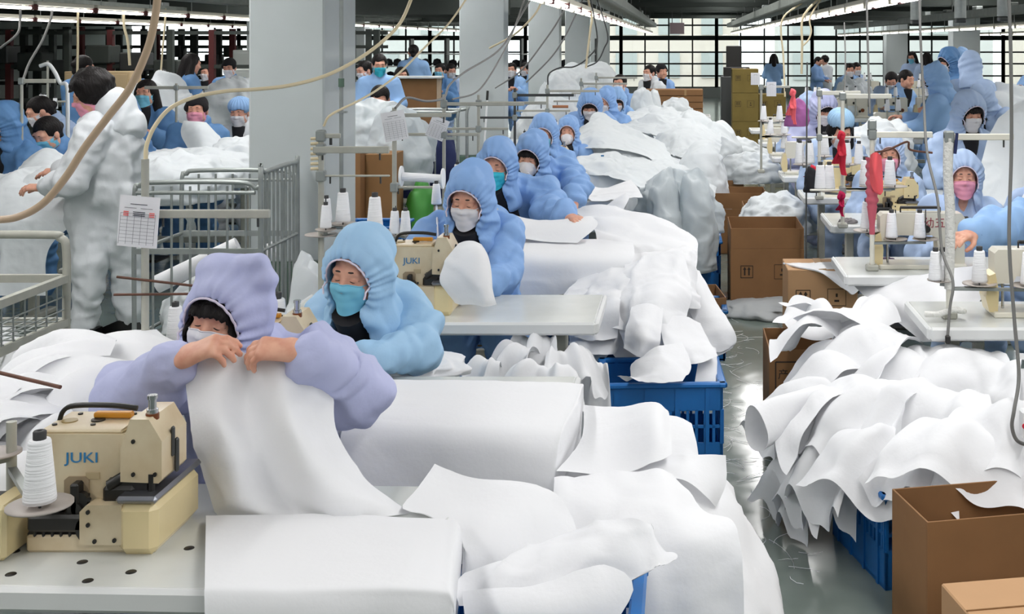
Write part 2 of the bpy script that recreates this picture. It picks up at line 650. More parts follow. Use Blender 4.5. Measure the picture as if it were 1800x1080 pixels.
# roof beams and the hanging trays
for i in range(9):
    y = 23.5 + i * 2.2
    structure(MB().box((1, y, 3.06), (40, .22, .5)).build('ceiling_beam', BEAMM), 'dark roof beam across the hall, %s from the near end' % ['first', 'second', 'third', 'fourth', 'fifth', 'sixth', 'seventh', 'eighth', 'ninth'][i], 'beam')
for i in range(10):
    y = 22.5 + i * 1.9
    for j, (xa, xb) in enumerate(((-18.8, -3.2), (2.9, 21.6))):
        z = 2.40 + .06 * ((i * 7 + j * 3) % 4)
        structure(MB().box(((xa + xb) / 2, y + .4 * j, z + .16), (xb - xa, .16, .30)).build('ceiling_joist', BEAMM), '%s dark joist from near over the %s side' % (ORD[i].capitalize(), ('standing man', 'ribbon')[j]), 'beam')
for i, y in enumerate((12.5, 18.2, 24.6, 30.1, 36.0)):
    t = thing('cross_tray', 'dark cable tray hung across the hall, %s from the near end' % ['first', 'second', 'third', 'fourth', 'fifth'][i], 'cable tray', (0, y, 0))
    z = 2.66 + .06 * (i % 2)
    for dy in (-.12, .12):
        MB().box((1, dy, z), (38, .03, .09)).build('side_rail', BEAMM, t)
    MB().box((1, 0, z - .03), (38, .22, .012)).build('tray_floor', TRAYM, t)

ROWNAME = ['over the hooded workers beside the aisle', 'over the cardboard box side of the aisle', 'over the standing man in white', 'furthest out past the standing man',
           'over the far side sewing line', 'furthest out beyond the columns']
lm = thing('fluorescent_lamp', '', 'lamp')
MB().box((0, 0, .05), (.11, 1.2, .045), .008).build('lamp_housing', LAMPH, lm)
for s in (-1, 1):
    MB().cyl((s * .035, -.575, 0), (s * .035, .575, 0), .0145, n=8).build('tube', TUBEM, lm)
    for e in (-1, 1):
        MB().box((s * .035, e * .59, .012), (.034, .03, .06)).build('tube_socket', REDPOST if s > 0 else LAMPH, lm)
MB().cyl((0, -.4, .07), (0, -.4, .2), .006, n=5).build('hanger', GALV, lm)
first = True
for r, (x, z, y0, y1) in enumerate(ROWS):
    k = 0
    y = y0
    while y < y1 - 1:
        lab = '%s lamp from near in the row %s' % (ORD[k].capitalize(), ROWNAME[r])
        if first:
            first = False
            lm.location = (x, y + .6, z)
            lm['label'] = lab
            lm['group'] = 'hanging fluorescent lamps'
        else:
            copy_tree(lm, (x, y + .6, z), 0, lab)
        k += 1
        y += 1.27
    t = thing('cable_tray', 'long galvanised cable tray above the lamp row %s' % ROWNAME[r], 'cable tray', (x, 0, z))
    L = y1 - y0
    for dx in (-.16, .16):
        MB().box((dx, (y0 + y1) / 2, .27), (.02, L, .12)).build('side_rail', TRAYM, t)
    MB().box((0, (y0 + y1) / 2, .215), (.32, L, .015)).build('tray_floor', TRAYM, t)
    rng = random.Random(r)
    for j in range(int(L / 2.1)):
        MB().box((rng.uniform(-.1, .1), y0 + 1 + j * 2.1, .33 + rng.uniform(0, .05)), (.12, .3, .12), .01).build('junction_box', GALV if j % 2 else BEAMM, t)
    for dx in (-.07, 0, .08):
        MB().tube([(dx + rng.uniform(-.03, .03), y0 + q * L / 12, .25 + rng.uniform(0, .03)) for q in range(13)], .014, 5).build('power_cable', MBLACK, t)
    for j in range(int(L / 4)):
        for dx in (-.15, .15):
            MB().cyl((dx, y0 + .8 + j * 4, .3), (dx, y0 + .8 + j * 4, ZC - z), .008, n=5).build('hanger_rod', DKSTEEL, t)
for x, w in zip(FILL_ROWS, ('outermost on the standing man side', 'above the broad column line', 'above the standing hooded workers', 'outermost behind the far columns')):
    tag(MB().box((x, 17, 3.27), (.24, 42, .06), .01).build('added_fill_housing', LAMPH), 'long unseen channel of an added fill light ' + w, 'lamp')  # out-of-view housing added around each fill row
ah = MB().box((0, 0, 0), (.24, 1.4, .06), .01).mesh('ceiling_lamp')
for i, y in enumerate(AISLE_LAMPS):
    o = link('ceiling_lamp', ah, LAMPH)
    o.location = (1.02, y + .65, 3.27)
    tag(o, '%s ceiling lamp above the aisle, counted from the near wall' % ORD[i].capitalize(), 'lamp', 'ceiling lamps above the aisle')
# ------------------------------------------------------------------ smooth bodies: signed distances on a grid, meshed by surface nets
class Field:
    def __init__(s, lo, hi, h):
        s.lo = np.asarray(lo, float)
        s.h = h
        s.n = np.ceil((np.asarray(hi, float) - s.lo) / h).astype(int) + 1
        s.f = np.full(s.n, .3, np.float32)

    def _sub(s, lo, hi):
        a = np.clip(np.floor((np.asarray(lo) - s.lo) / s.h).astype(int), 0, s.n)
        b = np.clip(np.ceil((np.asarray(hi) - s.lo) / s.h).astype(int) + 1, 0, s.n)
        if (b <= a).any():
            return None
        sl = tuple(slice(i, j) for i, j in zip(a, b))
        ax = [(s.lo[k] + s.h * np.arange(a[k], b[k])).astype(np.float32) for k in range(3)]
        return sl, ax[0][:, None, None], ax[1][None, :, None], ax[2][None, None, :]

    def _join(s, sl, d, k, cut):
        f = s.f[sl]
        if cut:
            f2 = -f
            hh = np.maximum(k - np.abs(f2 - d), 0) / max(k, 1e-6)
            s.f[sl] = -(np.minimum(f2, d) - hh * hh * k * .25)
        else:
            hh = np.maximum(k - np.abs(f - d), 0) / max(k, 1e-6)
            s.f[sl] = np.minimum(f, d) - hh * hh * k * .25

    def cone(s, a, b, ra, rb, k=.03, cut=False, wr=0.0, wf=60.0, flat=None):
        a, b = np.asarray(a, float), np.asarray(b, float)
        m = max(ra, rb) + k + .02 + wr
        q = s._sub(np.minimum(a, b) - m, np.maximum(a, b) + m)
        if q is None:
            return s
        sl, x, y, z = q
        d = b - a
        L2 = float(d @ d) + 1e-9
        t = np.clip(((x - a[0]) * d[0] + (y - a[1]) * d[1] + (z - a[2]) * d[2]) / L2, 0, 1)
        ex, ey, ez = x - a[0] - t * d[0], y - a[1] - t * d[1], z - a[2] - t * d[2]
        if flat is not None:
            ex, ey, ez = ex / flat[0], ey / flat[1], ez / flat[2]
        dist = np.sqrt(ex * ex + ey * ey + ez * ez) - (ra + (rb - ra) * t)
        if wr:
            ph = 1.3 * np.sin(19 * x + 11 * z + 1.7) + 1.1 * np.sin(23 * y - 15 * z + 7 * x)
            dist = dist - wr * np.sin(wf * t * math.sqrt(L2) + 1.6 * ph) * np.sin(PI * np.clip(t, .06, .94)) ** .5
        s._join(sl, dist, k, cut)
        return s

    def ell(s, c, r, R=None, k=.03, cut=False):
        c, r = np.asarray(c, float), np.asarray(r, float)
        m = (r if R is None else np.full(3, r.max())) + k + .02
        q = s._sub(c - m, c + m)
        if q is None:
            return s
        sl, x, y, z = q
        x, y, z = x - c[0], y - c[1], z - c[2]
        if R is not None:
            x, y, z = (R[0, 0] * x + R[1, 0] * y + R[2, 0] * z, R[0, 1] * x + R[1, 1] * y + R[2, 1] * z, R[0, 2] * x + R[1, 2] * y + R[2, 2] * z)
        k0 = np.sqrt((x / r[0]) ** 2 + (y / r[1]) ** 2 + (z / r[2]) ** 2)
        k1 = np.sqrt((x / r[0] ** 2) ** 2 + (y / r[1] ** 2) ** 2 + (z / r[2] ** 2) ** 2)
        s._join(sl, k0 * (k0 - 1) / (k1 + 1e-6), k, cut)
        return s

    def axes(s):
        ax = [(s.lo[k] + s.h * np.arange(s.n[k])).astype(np.float32) for k in range(3)]
        return ax[0][:, None, None], ax[1][None, :, None], ax[2][None, None, :]

    def nets(s):
        f = s.f
        ins = f < 0
        nx, ny, nz = f.shape
        cnt = np.zeros((nx - 1, ny - 1, nz - 1), np.int8)
        for i in (0, 1):
            for j in (0, 1):
                for k in (0, 1):
                    cnt += ins[i:nx - 1 + i, j:ny - 1 + j, k:nz - 1 + k]
        act = np.argwhere((cnt > 0) & (cnt < 8))
        vid = np.full(cnt.shape, -1, np.int32)
        vid[act[:, 0], act[:, 1], act[:, 2]] = np.arange(len(act))
        pos = np.zeros((len(act), 3))
        w = np.zeros(len(act))
        cs = [(i, j, k) for i in (0, 1) for j in (0, 1) for k in (0, 1)]
        for a in range(8):
            for b in range(a + 1, 8):
                A, B = np.array(cs[a]), np.array(cs[b])
                if np.abs(A - B).sum() != 1:
                    continue
                fa = f[tuple((act + A).T)]
                fb = f[tuple((act + B).T)]
                m = (fa < 0) != (fb < 0)
                t = np.where(m, fa / np.where(m, fa - fb, 1), 0)
                pos += m[:, None] * (A + t[:, None] * (B - A))
                w += m
        v = s.lo + s.h * (act + pos / w[:, None])
        Q = []
        for ax in range(3):
            o = [k for k in range(3) if k != ax]
            sl0 = [slice(None)] * 3
            sl1 = [slice(None)] * 3
            sl0[ax], sl1[ax] = slice(0, -1), slice(1, None)
            e = ins[tuple(sl0)] != ins[tuple(sl1)]
            idx = np.argwhere(e)
            ok = (idx[:, o[0]] > 0) & (idx[:, o[1]] > 0) & (idx[:, o[0]] < f.shape[o[0]] - 1) & (idx[:, o[1]] < f.shape[o[1]] - 1)
            idx = idx[ok]
            sgn = ins[tuple(idx.T)]
            q = []
            for du, dv in ((-1, -1), (0, -1), (0, 0), (-1, 0)):
                c = idx.copy()
                c[:, o[0]] += du
                c[:, o[1]] += dv
                q.append(vid[tuple(c.T)])
            q = np.stack(q, 1)
            flip = sgn if ax != 1 else ~sgn
            q[~flip] = q[~flip][:, ::-1]
            Q.append(q)
        return v, np.concatenate(Q)


def vert_normals(v, q):
    n = np.cross(v[q[:, 2]] - v[q[:, 0]], v[q[:, 3]] - v[q[:, 1]])
    out = np.zeros_like(v)
    for k in range(4):
        np.add.at(out, q[:, k], n)
    return out / (np.linalg.norm(out, axis=1, keepdims=True) + 1e-12)


def relax(v, q, it=1, w=.5):
    e = np.concatenate([q[:, [0, 1]], q[:, [1, 2]], q[:, [2, 3]], q[:, [3, 0]]])
    for _ in range(it):
        a = np.zeros_like(v)
        c = np.zeros(len(v))
        np.add.at(a, e[:, 0], v[e[:, 1]])
        np.add.at(a, e[:, 1], v[e[:, 0]])
        np.add.at(c, e[:, 0], 1)
        np.add.at(c, e[:, 1], 1)
        v = v * (1 - w) + w * a / c[:, None]
    return v


def quads_mesh(name, v, q, mi=None):
    me = bpy.data.meshes.new(name)
    n, m = len(v), len(q)
    me.vertices.add(n)
    me.vertices.foreach_set('co', np.asarray(v, np.float32).ravel())
    me.loops.add(4 * m)
    me.polygons.add(m)
    me.loops.foreach_set('vertex_index', np.asarray(q, np.int32).ravel())
    me.polygons.foreach_set('loop_start', np.arange(0, 4 * m, 4, dtype=np.int32))
    me.polygons.foreach_set('use_smooth', np.ones(m, bool))
    if mi is not None:
        me.polygons.foreach_set('material_index', np.asarray(mi, np.int32))
    me.update(calc_edges=True)
    me.validate()
    return me


# ---------------- head, in its own frame: face towards -y, up +z, the middle of the head at the origin
def head_field(h=.004):
    g = Field((-.10, -.14, -.24), (.10, .13, .135), h)
    g.ell((0, .014, .03), (.074, .09, .087), k=.02)
    g.ell((0, -.022, -.03), (.061, .07, .082), k=.03)
    g.ell((0, -.066, -.098), (.026, .022, .02), k=.03)
    for s in (-1, 1):
        g.ell((s * .036, -.056, -.034), (.03, .03, .03), k=.025)
        g.ell((s * .046, -.012, -.072), (.02, .045, .028), k=.03)
    g.cone((-.036, -.074, .027), (.036, -.074, .027), .014, .014, k=.02)
    for s in (-1, 1):
        g.ell((s * .031, -.102, .006), (.019, .018, .012), k=.012, cut=True)
    g.cone((0, -.082, .016), (0, -.103, -.026), .008, .0125, k=.012)
    for s in (-1, 1):
        g.ell((s * .0125, -.096, -.029), (.008, .01, .0075), k=.006)
        g.ell((s * .031, -.073, .003), (.0165, .0145, .013), k=.004)
        g.ell((s * .079, .012, -.01), (.011, .022, .032), k=.008)
    g.cone((-.02, -.083, -.062), (.02, -.083, -.062), .006, .006, k=.008)
    g.cone((-.016, -.081, -.072), (.016, -.081, -.072), .0065, .0065, k=.006)
    g.cone((0, .02, -.06), (0, .045, -.235), .05, .056, k=.04)
    return g


HF = head_field()
HEAD_V, HEAD_Q = HF.nets()


def face_y(x, z):
    """How far forward the face lies at (x, z) of the head frame."""
    g = HF
    i = np.clip(np.round((np.asarray(x) - g.lo[0]) / g.h).astype(int), 0, g.n[0] - 1)
    k = np.clip(np.round((np.asarray(z) - g.lo[2]) / g.h).astype(int), 0, g.n[2] - 1)
    col = g.f[i, :, k] < 0
    j = np.argmax(col, axis=-1)
    return np.where(col.any(-1), g.lo[1] + j * g.h, .05)


def ribbon(xs, zs, t, off=.002):
    """A thin curved stroke laid on the face."""
    m = MB()
    y = face_y(np.array(xs), np.array(zs))
    y = np.convolve(np.pad(y, 1, mode='edge'), [.25, .5, .25], 'valid')
    m.tube(np.stack([xs, y - off, zs], 1), t, 5)
    return m


face_lines = MB()
for s in (-1, 1):
    u = np.linspace(0, 1, 8)
    for mb_ in (ribbon(s * (.016 + .032 * u), .0005 - .0045 * np.sin(PI * u) + .001 * u, [.0008, .0018, .0022, .0022, .002, .0018, .0014, .0008], .001),
                ribbon(s * (.013 + .037 * u), .031 - .005 * u + .003 * np.sin(PI * u), [.0018, .0034, .0036, .0034, .003, .0026, .002, .001], .000)):
        face_lines.add(np.concatenate(mb_.v), mb_.f, True)


def mask_mesh(kind):
    nu, nv = 27, 19
    u = np.linspace(-1, 1, nu)[:, None]
    v = np.linspace(0, 1, nv)[None, :]
    if kind == 'cup':
        X = u * (.064 - .012 * np.abs(v - .5) * 2) * np.ones_like(v)
        top = -.002 - .020 * np.abs(u) ** 1.5
        bot = -.118 + .022 * np.abs(u) ** 1.5
        Z = top + (bot - top) * v
        r = np.clip(u ** 2 + ((v - .48) / .55) ** 2, 0, 1)
        Y = face_y(np.clip(X, -.072, .072), np.clip(Z, -.108, 0)) - .004
        Y = np.minimum(Y, -.088 - .042 * (1 - r) ** .6 + .07 * np.abs(u) ** 2.6)
    else:
        X = u * .075 * np.ones_like(v)
        top = -.006 - .014 * np.abs(u) ** 1.3
        bot = -.122 + .036 * np.abs(u) ** 2
        Z = top + (bot - top) * v
        Y = face_y(np.clip(X, -.076, .076), np.clip(Z, -.104, 0)) - .004
        for _ in range(4):
            Yp = np.pad(Y, 1, mode='edge')
            Y = .5 * Y + .125 * (Yp[:-2, 1:-1] + Yp[2:, 1:-1] + Yp[1:-1, :-2] + Yp[1:-1, 2:])
        Y = np.minimum(Y, -.099 + .105 * np.abs(u) ** 2.2 + .02 * (v - .35) ** 2)
        Y = Y - .0032 * np.abs(np.sin(v * PI * 3.5)) * (1 - u ** 4)
        Y = Y - .004
    m = MB().grid(np.stack([X, Y, Z], 2))
    if kind != 'cup':
        m.tube(np.stack([X, Y - .001, Z], 2)[:, 0], .0022, 5)
    if kind == 'cup':
        m.cyl((.02, -.118, -.075), (.02, -.127, -.076), .013, .011, 12)
    else:
        for s in (-1, 1):
            m.tube([(s * .074, face_y(s * .07, -.03) - .004, -.024), (s * .078, -.03, -.012), (s * .082, .005, .006)], .0014, 4)
            m.tube([(s * .072, face_y(s * .07, -.08) - .004, -.084), (s * .078, -.02, -.06), (s * .082, .005, -.035)], .0014, 4)
    me = m.mesh('mask')
    return me


MASKME = {'pleat': mask_mesh('pleat'), 'cup': mask_mesh('cup')}

# the hood: a gathered shell open at the face
OA, OB, OZ = .080, .100, -.020


def hood_mesh(seed, boxy=0.0):
    g = Field((-.17, -.17, -.26), (.17, .21, .235), .0052)
    R = (.108, .128, .138)
    g.ell((0, .02, .022), R, k=.02)
    if boxy:
        g.cone((-.035, .01, .112), (.055, .03, .125), .052, .048, k=.03)
    else:
        g.ell((.008, .040, .088), (.082, .09, .062), k=.05)
    g.cone((0, .025, -.03), (0, .05, -.22), .108, .135, k=.05)
    x, y, z = g.axes()
    rho = np.sqrt((x / OA) ** 2 + ((z - OZ) / OB) ** 2)
    phi = np.arctan2(z - OZ, x)
    fall = np.exp(-np.clip(rho - 1, 0, 9) * 1.25)
    front = np.clip((.06 - y) / .08, 0, 1)
    g.f -= (.0068 * np.sin(23 * phi + 2.5 * np.sin(3 * phi + seed)) * (.7 + .3 * np.sin(5 * phi + seed)) * fall * front).astype(np.float32)
    g.f -= (.007 * np.exp(-((rho - 1.28) / .22) ** 2) * front).astype(np.float32)
    g.f -= (.006 * np.sin(26 * x + 9 * np.sin(9 * z + seed)) * np.sin(17 * z + 13 * y + seed) * np.clip((y + .09) / .05, 0, 1)).astype(np.float32)
    pts_ = np.stack(np.broadcast_arrays(x, y, z), 3).reshape(-1, 3)
    wn = ridged(pts_ + .04 * np.stack([vnoise(pts_, 9, int(seed) + 1), vnoise(pts_, 9, int(seed) + 2), vnoise(pts_, 9, int(seed) + 3)], 1), 9, int(seed * 10) + 4).reshape(g.f.shape)
    fo = folded(pts_, 7.5, int(seed * 10) + 3).reshape(g.f.shape)
    g.f -= ((.004 * np.clip(wn, -.2, 1) + .014 * fo) * np.clip((rho - 1.12) * 2, 0, 1)).astype(np.float32)
    # the hollow for the head and the opening
    hx, hy, hz = x, y - .012, z - .01
    k0 = np.sqrt((hx / .089) ** 2 + (hy / .11) ** 2 + (hz / .122) ** 2)
    cut = (k0 - 1) * .09
    cyl_ = np.maximum((rho - 1) * .08, y + .0)
    neck = np.maximum(np.sqrt((x / .07) ** 2 + ((y - .02) / .075) ** 2) * .07 - .07, z + .02) + 0 * x
    slit = np.maximum(np.maximum(np.abs(x) - .052 - .25 * np.clip(-.12 - z, 0, 1), z + .085), y - .0)
    cut = np.minimum(np.minimum(np.minimum(cut, cyl_), neck), slit)
    g.f = np.maximum(g.f, -cut.astype(np.float32))
    v, q = g.nets()
    v = relax(v, q, 1, .2)
    return quads_mesh('hood', v, q)


HOODME = [hood_mesh(0.0), hood_mesh(1.9, .6), hood_mesh(4.1)]


def hood_rim_mesh():
    t = np.linspace(-.35, PI + .35, 48)
    x = OA * 1.0 * np.cos(t)
    z = OZ + OB * 1.0 * np.sin(t)
    zz = (z - .022) / .148
    y = .02 - .130 * np.sqrt(np.clip(1 - (x / .110) ** 2 - np.where(z > -.03, zz, 0.36) ** 2, .02, 1))
    y = np.where(z < -.03, np.minimum(y, -.088 - (-.03 - z) * .12), y) - .002 + .0015 * np.sin(21 * t)
    return MB().tube(np.stack([x, y, z], 1), .0034, 6).mesh('hood_rim')


RIMME = hood_rim_mesh()


def fringe_mesh():
    """Hair over the forehead, as it shows inside a hood."""
    g = Field((-.10, -.13, -.11), (.10, .10, .13), .0042)
    x, y, z = g.axes()
    ix = np.clip(np.round((g.lo[0] + g.h * np.arange(g.n[0]) - HF.lo[0]) / HF.h).astype(int), 0, HF.n[0] - 1)
    iy = np.clip(np.round((g.lo[1] + g.h * np.arange(g.n[1]) - HF.lo[1]) / HF.h).astype(int), 0, HF.n[1] - 1)
    iz = np.clip(np.round((g.lo[2] + g.h * np.arange(g.n[2]) - HF.lo[2]) / HF.h).astype(int), 0, HF.n[2] - 1)
    f = HF.f[np.ix_(ix, iy, iz)] - (.011 + .0025 * np.sin(140 * x + 30 * z) + .0015 * np.sin(310 * x))
    lim = .019 + .006 * np.abs(np.sin(48 * x + 1)) + .005 * np.abs(np.sin(190 * x + .5)) - 1.1 * np.maximum(np.abs(x) - .052, 0) * 4
    g.f = np.maximum(f, (lim - z) * .7 + 0 * y).astype(np.float32)
    v, q = g.nets()
    return quads_mesh('fringe', v, q)


FRINGEME = fringe_mesh()


def hair_mesh(kind):
    g = Field((-.16, -.15, -.32), (.16, .2, .18), .0065)
    if kind == 'curly':
        g.ell((0, .03, .04), (.115, .12, .115), k=.02)
        x, y, z = g.axes()
        g.f -= (.009 * np.sin(60 * x) * np.sin(63 * y + 1) * np.sin(57 * z + 2)).astype(np.float32)
    elif kind == 'cap':
        g.ell((0, .016, .045), (.09, .104, .09), k=.02)
        g.cone((-.07, -.02, .02), (.07, -.02, .02), .03, .03, k=.03)
    elif kind == 'long':
        g.ell((0, .022, .04), (.09, .105, .092), k=.02)
        for s in (-1, 1):
            g.cone((s * .072, .02, .01), (s * .095, .03, -.17), .04, .05, k=.03)
        g.cone((0, .07, 0), (0, .1, -.2), .07, .06, k=.03)
    elif kind == 'bouffant':
        g.ell((0, .02, .06), (.105, .115, .09), k=.02)
        x, y, z = g.axes()
        g.f -= (.004 * np.sin(22 * np.arctan2(y - .02, x))).astype(np.float32)
    else:
        g.ell((0, .022, .038), (.088, .103, .09), k=.02)
        g.cone((0, .075, -.01), (0, .085, -.07), .05, .04, k=.04)
        g.ell((0, .125, .0), (.034, .034, .034), k=.02)
    x, y, z = g.axes()
    edge = (.06 if kind not in ('cap', 'bouffant') else .045) + .008 * np.sin(60 * x)
    face = np.maximum(np.maximum(y + .045, z - edge), np.abs(x) - .066) + 0 * z
    g.f = np.maximum(g.f, -face.astype(np.float32))
    v, q = g.nets()
    return quads_mesh('hair', relax(v, q, 1, .4), q)


HAIRME = {k: hair_mesh(k) for k in ('curly', 'cap', 'long', 'bun', 'bouffant')}


# ---------------- hands: wrist at the origin, fingers along +x, back of the hand +z, thumb side +y
def hand_verts(curl, spread=.10, thumb=.5):
    g = Field((-.06, -.075, -.12), (.21, .105, .06), .0036)
    g.cone((-.018, 0, 0), (.012, 0, 0), .025, .025, k=.02, flat=(1, 1.15, .85))
    for y, r in ((.026, .0135), (.009, .0135), (-.009, .013), (-.026, .0125)):
        g.cone((.005, y * .55, -.002), (.082, y, 0), .016, r, k=.016)
    for y, L, r, dc in ((.028, .068, .0092, -6), (.0095, .076, .0096, 0), (-.0095, .070, .0092, 5), (-.028, .056, .0082, 12)):
        p = np.array((.082 - abs(y) * .12, y, 0.0))
        a = 0.0
        for seg, (fr, c) in enumerate(((.45, curl[0] + dc), (.31, curl[1] + dc * .6), (.24, curl[2]))):
            a += math.radians(c)
            dvec = np.array((math.cos(a), y * spread * 22 * (.25 if seg else .3), -math.sin(a)))
            q = p + nrm(dvec) * L * fr
            r2 = r * (.95 if seg < 2 else .82)
            g.cone(p, q, r, r2, k=.005)
            p, r = q, r2
    t0 = np.array((.018, .024, -.006))
    t1 = t0 + nrm((.75, .55, -.35 - .3 * thumb)) * .042
    t2 = t1 + nrm((.9, .18 - .3 * thumb, -.35 - .5 * thumb)) * .032
    t3 = t2 + nrm((.92, -.05 - .4 * thumb, -.3 - .5 * thumb)) * .024
    g.cone(t0, t1, .0165, .0118, k=.014)
    g.cone(t1, t2, .0114, .0104, k=.004)
    g.cone(t2, t3, .0104, .0086, k=.004)
    return g.nets()


HANDS = {'droop': hand_verts((30, 34, 18), .12, .8), 'relaxed': hand_verts((18, 26, 16), .10, .3), 'grip': hand_verts((58, 70, 40), .05, 1.0)}


def place_hand(kind, wrist, d, dorsal, thumb_sign, scale=1.0):
    v, q = HANDS[kind]
    v = v.copy() * scale
    v[:, 1] *= thumb_sign
    x = nrm(d)
    z = nrm(np.asarray(dorsal, float) - x * (x @ np.asarray(dorsal, float)))
    y = np.cross(z, x)
    R = np.stack([x, y, z], 1)
    if thumb_sign < 0:
        q = q[:, ::-1]
    return v @ R.T + np.asarray(wrist), q


# ---------------- a whole person
def pose(**k):
    """Joints of a seated worker facing -y, origin on the floor under the hips; a is the picture's left side, b its right."""
    J = dict(pelvis=(0, 0, .54), chest=(0, -.06, .86), neck=(0, -.10, 1.06), head=(0, -.17, 1.2), yaw=0, pitch=28, roll=0,
             sha=(-.165, -.07, .985), shb=(.165, -.07, .985), ela=(-.25, -.14, .74), elb=(.25, -.14, .74), wra=(-.12, -.36, .80), wrb=(.12, -.36, .80),
             kna=(-.13, -.40, .55), knb=(.13, -.40, .55), ana=(-.13, -.34, .10), anb=(.13, -.34, .10), legs=True, hand='relaxed', da=None, db=None, na=(0, -.3, 1), nb=(0, -.3, 1))
    J.update(k)
    return J


def head_rot(J):
    return rotm('Z', math.radians(J['yaw'])) @ rotm('Y', math.radians(J['roll'])) @ rotm('X', math.radians(J['pitch']))


def coverall_mesh(J, h=.012, loose=1.0, seed=0, vneck=True):
    A = {k: np.asarray(v, float) for k, v in J.items() if isinstance(v, (tuple, list, np.ndarray)) and len(v) == 3}
    keys = ['pelvis', 'chest', 'neck', 'head', 'sha', 'shb', 'ela', 'elb', 'wra', 'wrb'] + (['kna', 'knb', 'ana', 'anb'] if J['legs'] else [])
    pts = np.array([A[k] for k in keys])
    g = Field(pts.min(0) - .2, pts.max(0) + .2, h)
    wr = .0028 if h < .016 else 0
    L = loose
    up = nrm(A['neck'] - A['pelvis'])
    ry = nrm(np.cross(up, (1, 0, 0)))
    R = np.stack([np.cross(ry, up), ry, up], 1)
    g.ell(A['chest'], (.172 * L, .118 * L, .225), R, k=.04)
    g.ell((A['pelvis'] * .45 + A['chest'] * .55), (.168 * L, .135 * L, .20), R, k=.05)
    g.ell(A['pelvis'], (.182 * L, .15 * L, .14), k=.06)
    g.cone(A['sha'] * .8 + A['shb'] * .2, A['shb'] * .8 + A['sha'] * .2, .078 * L, .078 * L, k=.06)
    nt_ = A['neck'] * .82 + A['head'] * .18
    g.cone(A['neck'] - up * .06, nt_ + np.array((0, .02, 0)), .105, .082, k=.05)
    for s in 'ab':
        g.cone(A['sh' + s], A['el' + s], .080 * L, .070 * L, k=.05, wr=wr, wf=70)
        e = A['el' + s]
        w = A['wr' + s]
        c = w + (e - w) * .06
        g.cone(e, w + (e - w) * .16, .070 * L, .056 * L, k=.03, wr=wr * 1.3, wf=85)
        g.cone(w + (e - w) * .16, c, .050 * L, .036, k=.015)
        if J['legs']:
            hip = A['pelvis'] + np.array(((-.10 if s == 'a' else .10), -.02, -.02))
            g.cone(hip, A['kn' + s], .102 * L, .084 * L, k=.04, wr=wr, wf=55)
            g.cone(A['kn' + s], A['an' + s], .082 * L, .068 * L, k=.03, wr=wr * 2, wf=62)
    if vneck:
        RH = head_rot(J)
        top = A['head'] + RH @ np.array((0, -.075, -.145))
        front = -R[:, 1]
        if front[1] > 0:
            front = -front
        low = A['chest'] + up * .04 + front * .145 * L
        g.cone(top, low, .060, .006, k=.01, cut=True)
    v, q = g.nets()
    n = vert_normals(v, q)
    if h < .016:
        w_ = v + .07 * np.stack([vnoise(v, 5, seed + 11), vnoise(v, 5, seed + 12), vnoise(v, 5, seed + 13)], 1)
        a = (np.clip(ridged(w_ * np.array((1, 1, .62)), 6.2, seed), -.3, 1) * 1.0 + .6 * np.clip(ridged(w_ * np.array((.8, .8, 1)), 11, seed + 5), -.2, 1) + .30 * np.clip(ridged(w_, 22, seed + 6), -.1, 1)
             + .5 * vnoise(v, 4, seed + 3))
        v = v + n * (.0075 * (a - .45) + .032 * np.clip(folded(v * np.array((1, 1, .8)), 4.6, seed), -.35, .9) + .012 * folded(v, 10, seed + 9))[:, None]
    v = relax(v, q, 1, .25)
    me = quads_mesh('coverall', v, q)
    return me


def shirt_mesh(J):
    A = {k: np.asarray(v, float) for k, v in J.items() if isinstance(v, (tuple, list, np.ndarray)) and len(v) == 3}
    up = nrm(A['neck'] - A['pelvis'])
    ry = nrm(np.cross(up, (1, 0, 0)))
    front = -ry if ry[1] > 0 else ry
    RH = head_rot(J)
    top = A['head'] + RH @ np.array((0, -.045, -.15))
    low = A['chest'] + up * .03 + front * .118
    m = MB()
    m.tube([top + up * .03, top * .7 + low * .3, top * .35 + low * .65, low - up * .03], [.062, .060, .05, .02], 14)
    return m.mesh('undershirt')


def body_mesh(J, wide_eyes=False):
    """Head, neck and hands; arms and trunk run on under the clothes."""
    RH = head_rot(J)
    hp = np.asarray(J['head'], float)
    V, Q, M = [HEAD_V @ RH.T + hp], [HEAD_Q], [np.zeros(len(HEAD_Q), int)]
    fv = np.concatenate(face_lines.v) @ RH.T + hp
    n = len(HEAD_V)
    fq = [f for f in face_lines.f if len(f) == 4]
    V.append(fv)
    Q.append(np.array(fq) + n)
    M.append(np.ones(len(fq), int))
    n += len(fv)
    inner = MB()
    A = {k: np.asarray(J[k], float) for k in ('pelvis', 'chest', 'neck', 'sha', 'shb', 'ela', 'elb', 'wra', 'wrb')}
    inner.tube([A['pelvis'], A['chest'], A['neck'], hp + RH @ np.array((0, .03, -.1))], [.12, .11, .06, .05], 8, cap=False)
    for s in 'ab':
        inner.tube([A['chest'] * .4 + A['sh' + s] * .6, A['sh' + s], A['el' + s], A['wr' + s]], [.045, .036, .026, .022], 8, cap=False)
    iv = np.concatenate(inner.v)
    iq = np.array([f for f in inner.f if len(f) == 4])
    V.append(iv)
    Q.append(iq + n)
    M.append(np.zeros(len(iq), int))
    n += len(iv)
    for s, sg in (('a', 1), ('b', -1)):
        d = J['d' + s] if J['d' + s] is not None else A['wr' + s] - A['el' + s]
        hv, hq = place_hand(J.get('hand' + s, J['hand']), A['wr' + s], d, J['n' + s], J.get('t' + s, sg))
        V.append(hv)
        Q.append(hq + n)
        M.append(np.zeros(len(hq), int))
        n += len(hv)
    return quads_mesh('person', np.concatenate(V), np.concatenate(Q), np.concatenate(M))


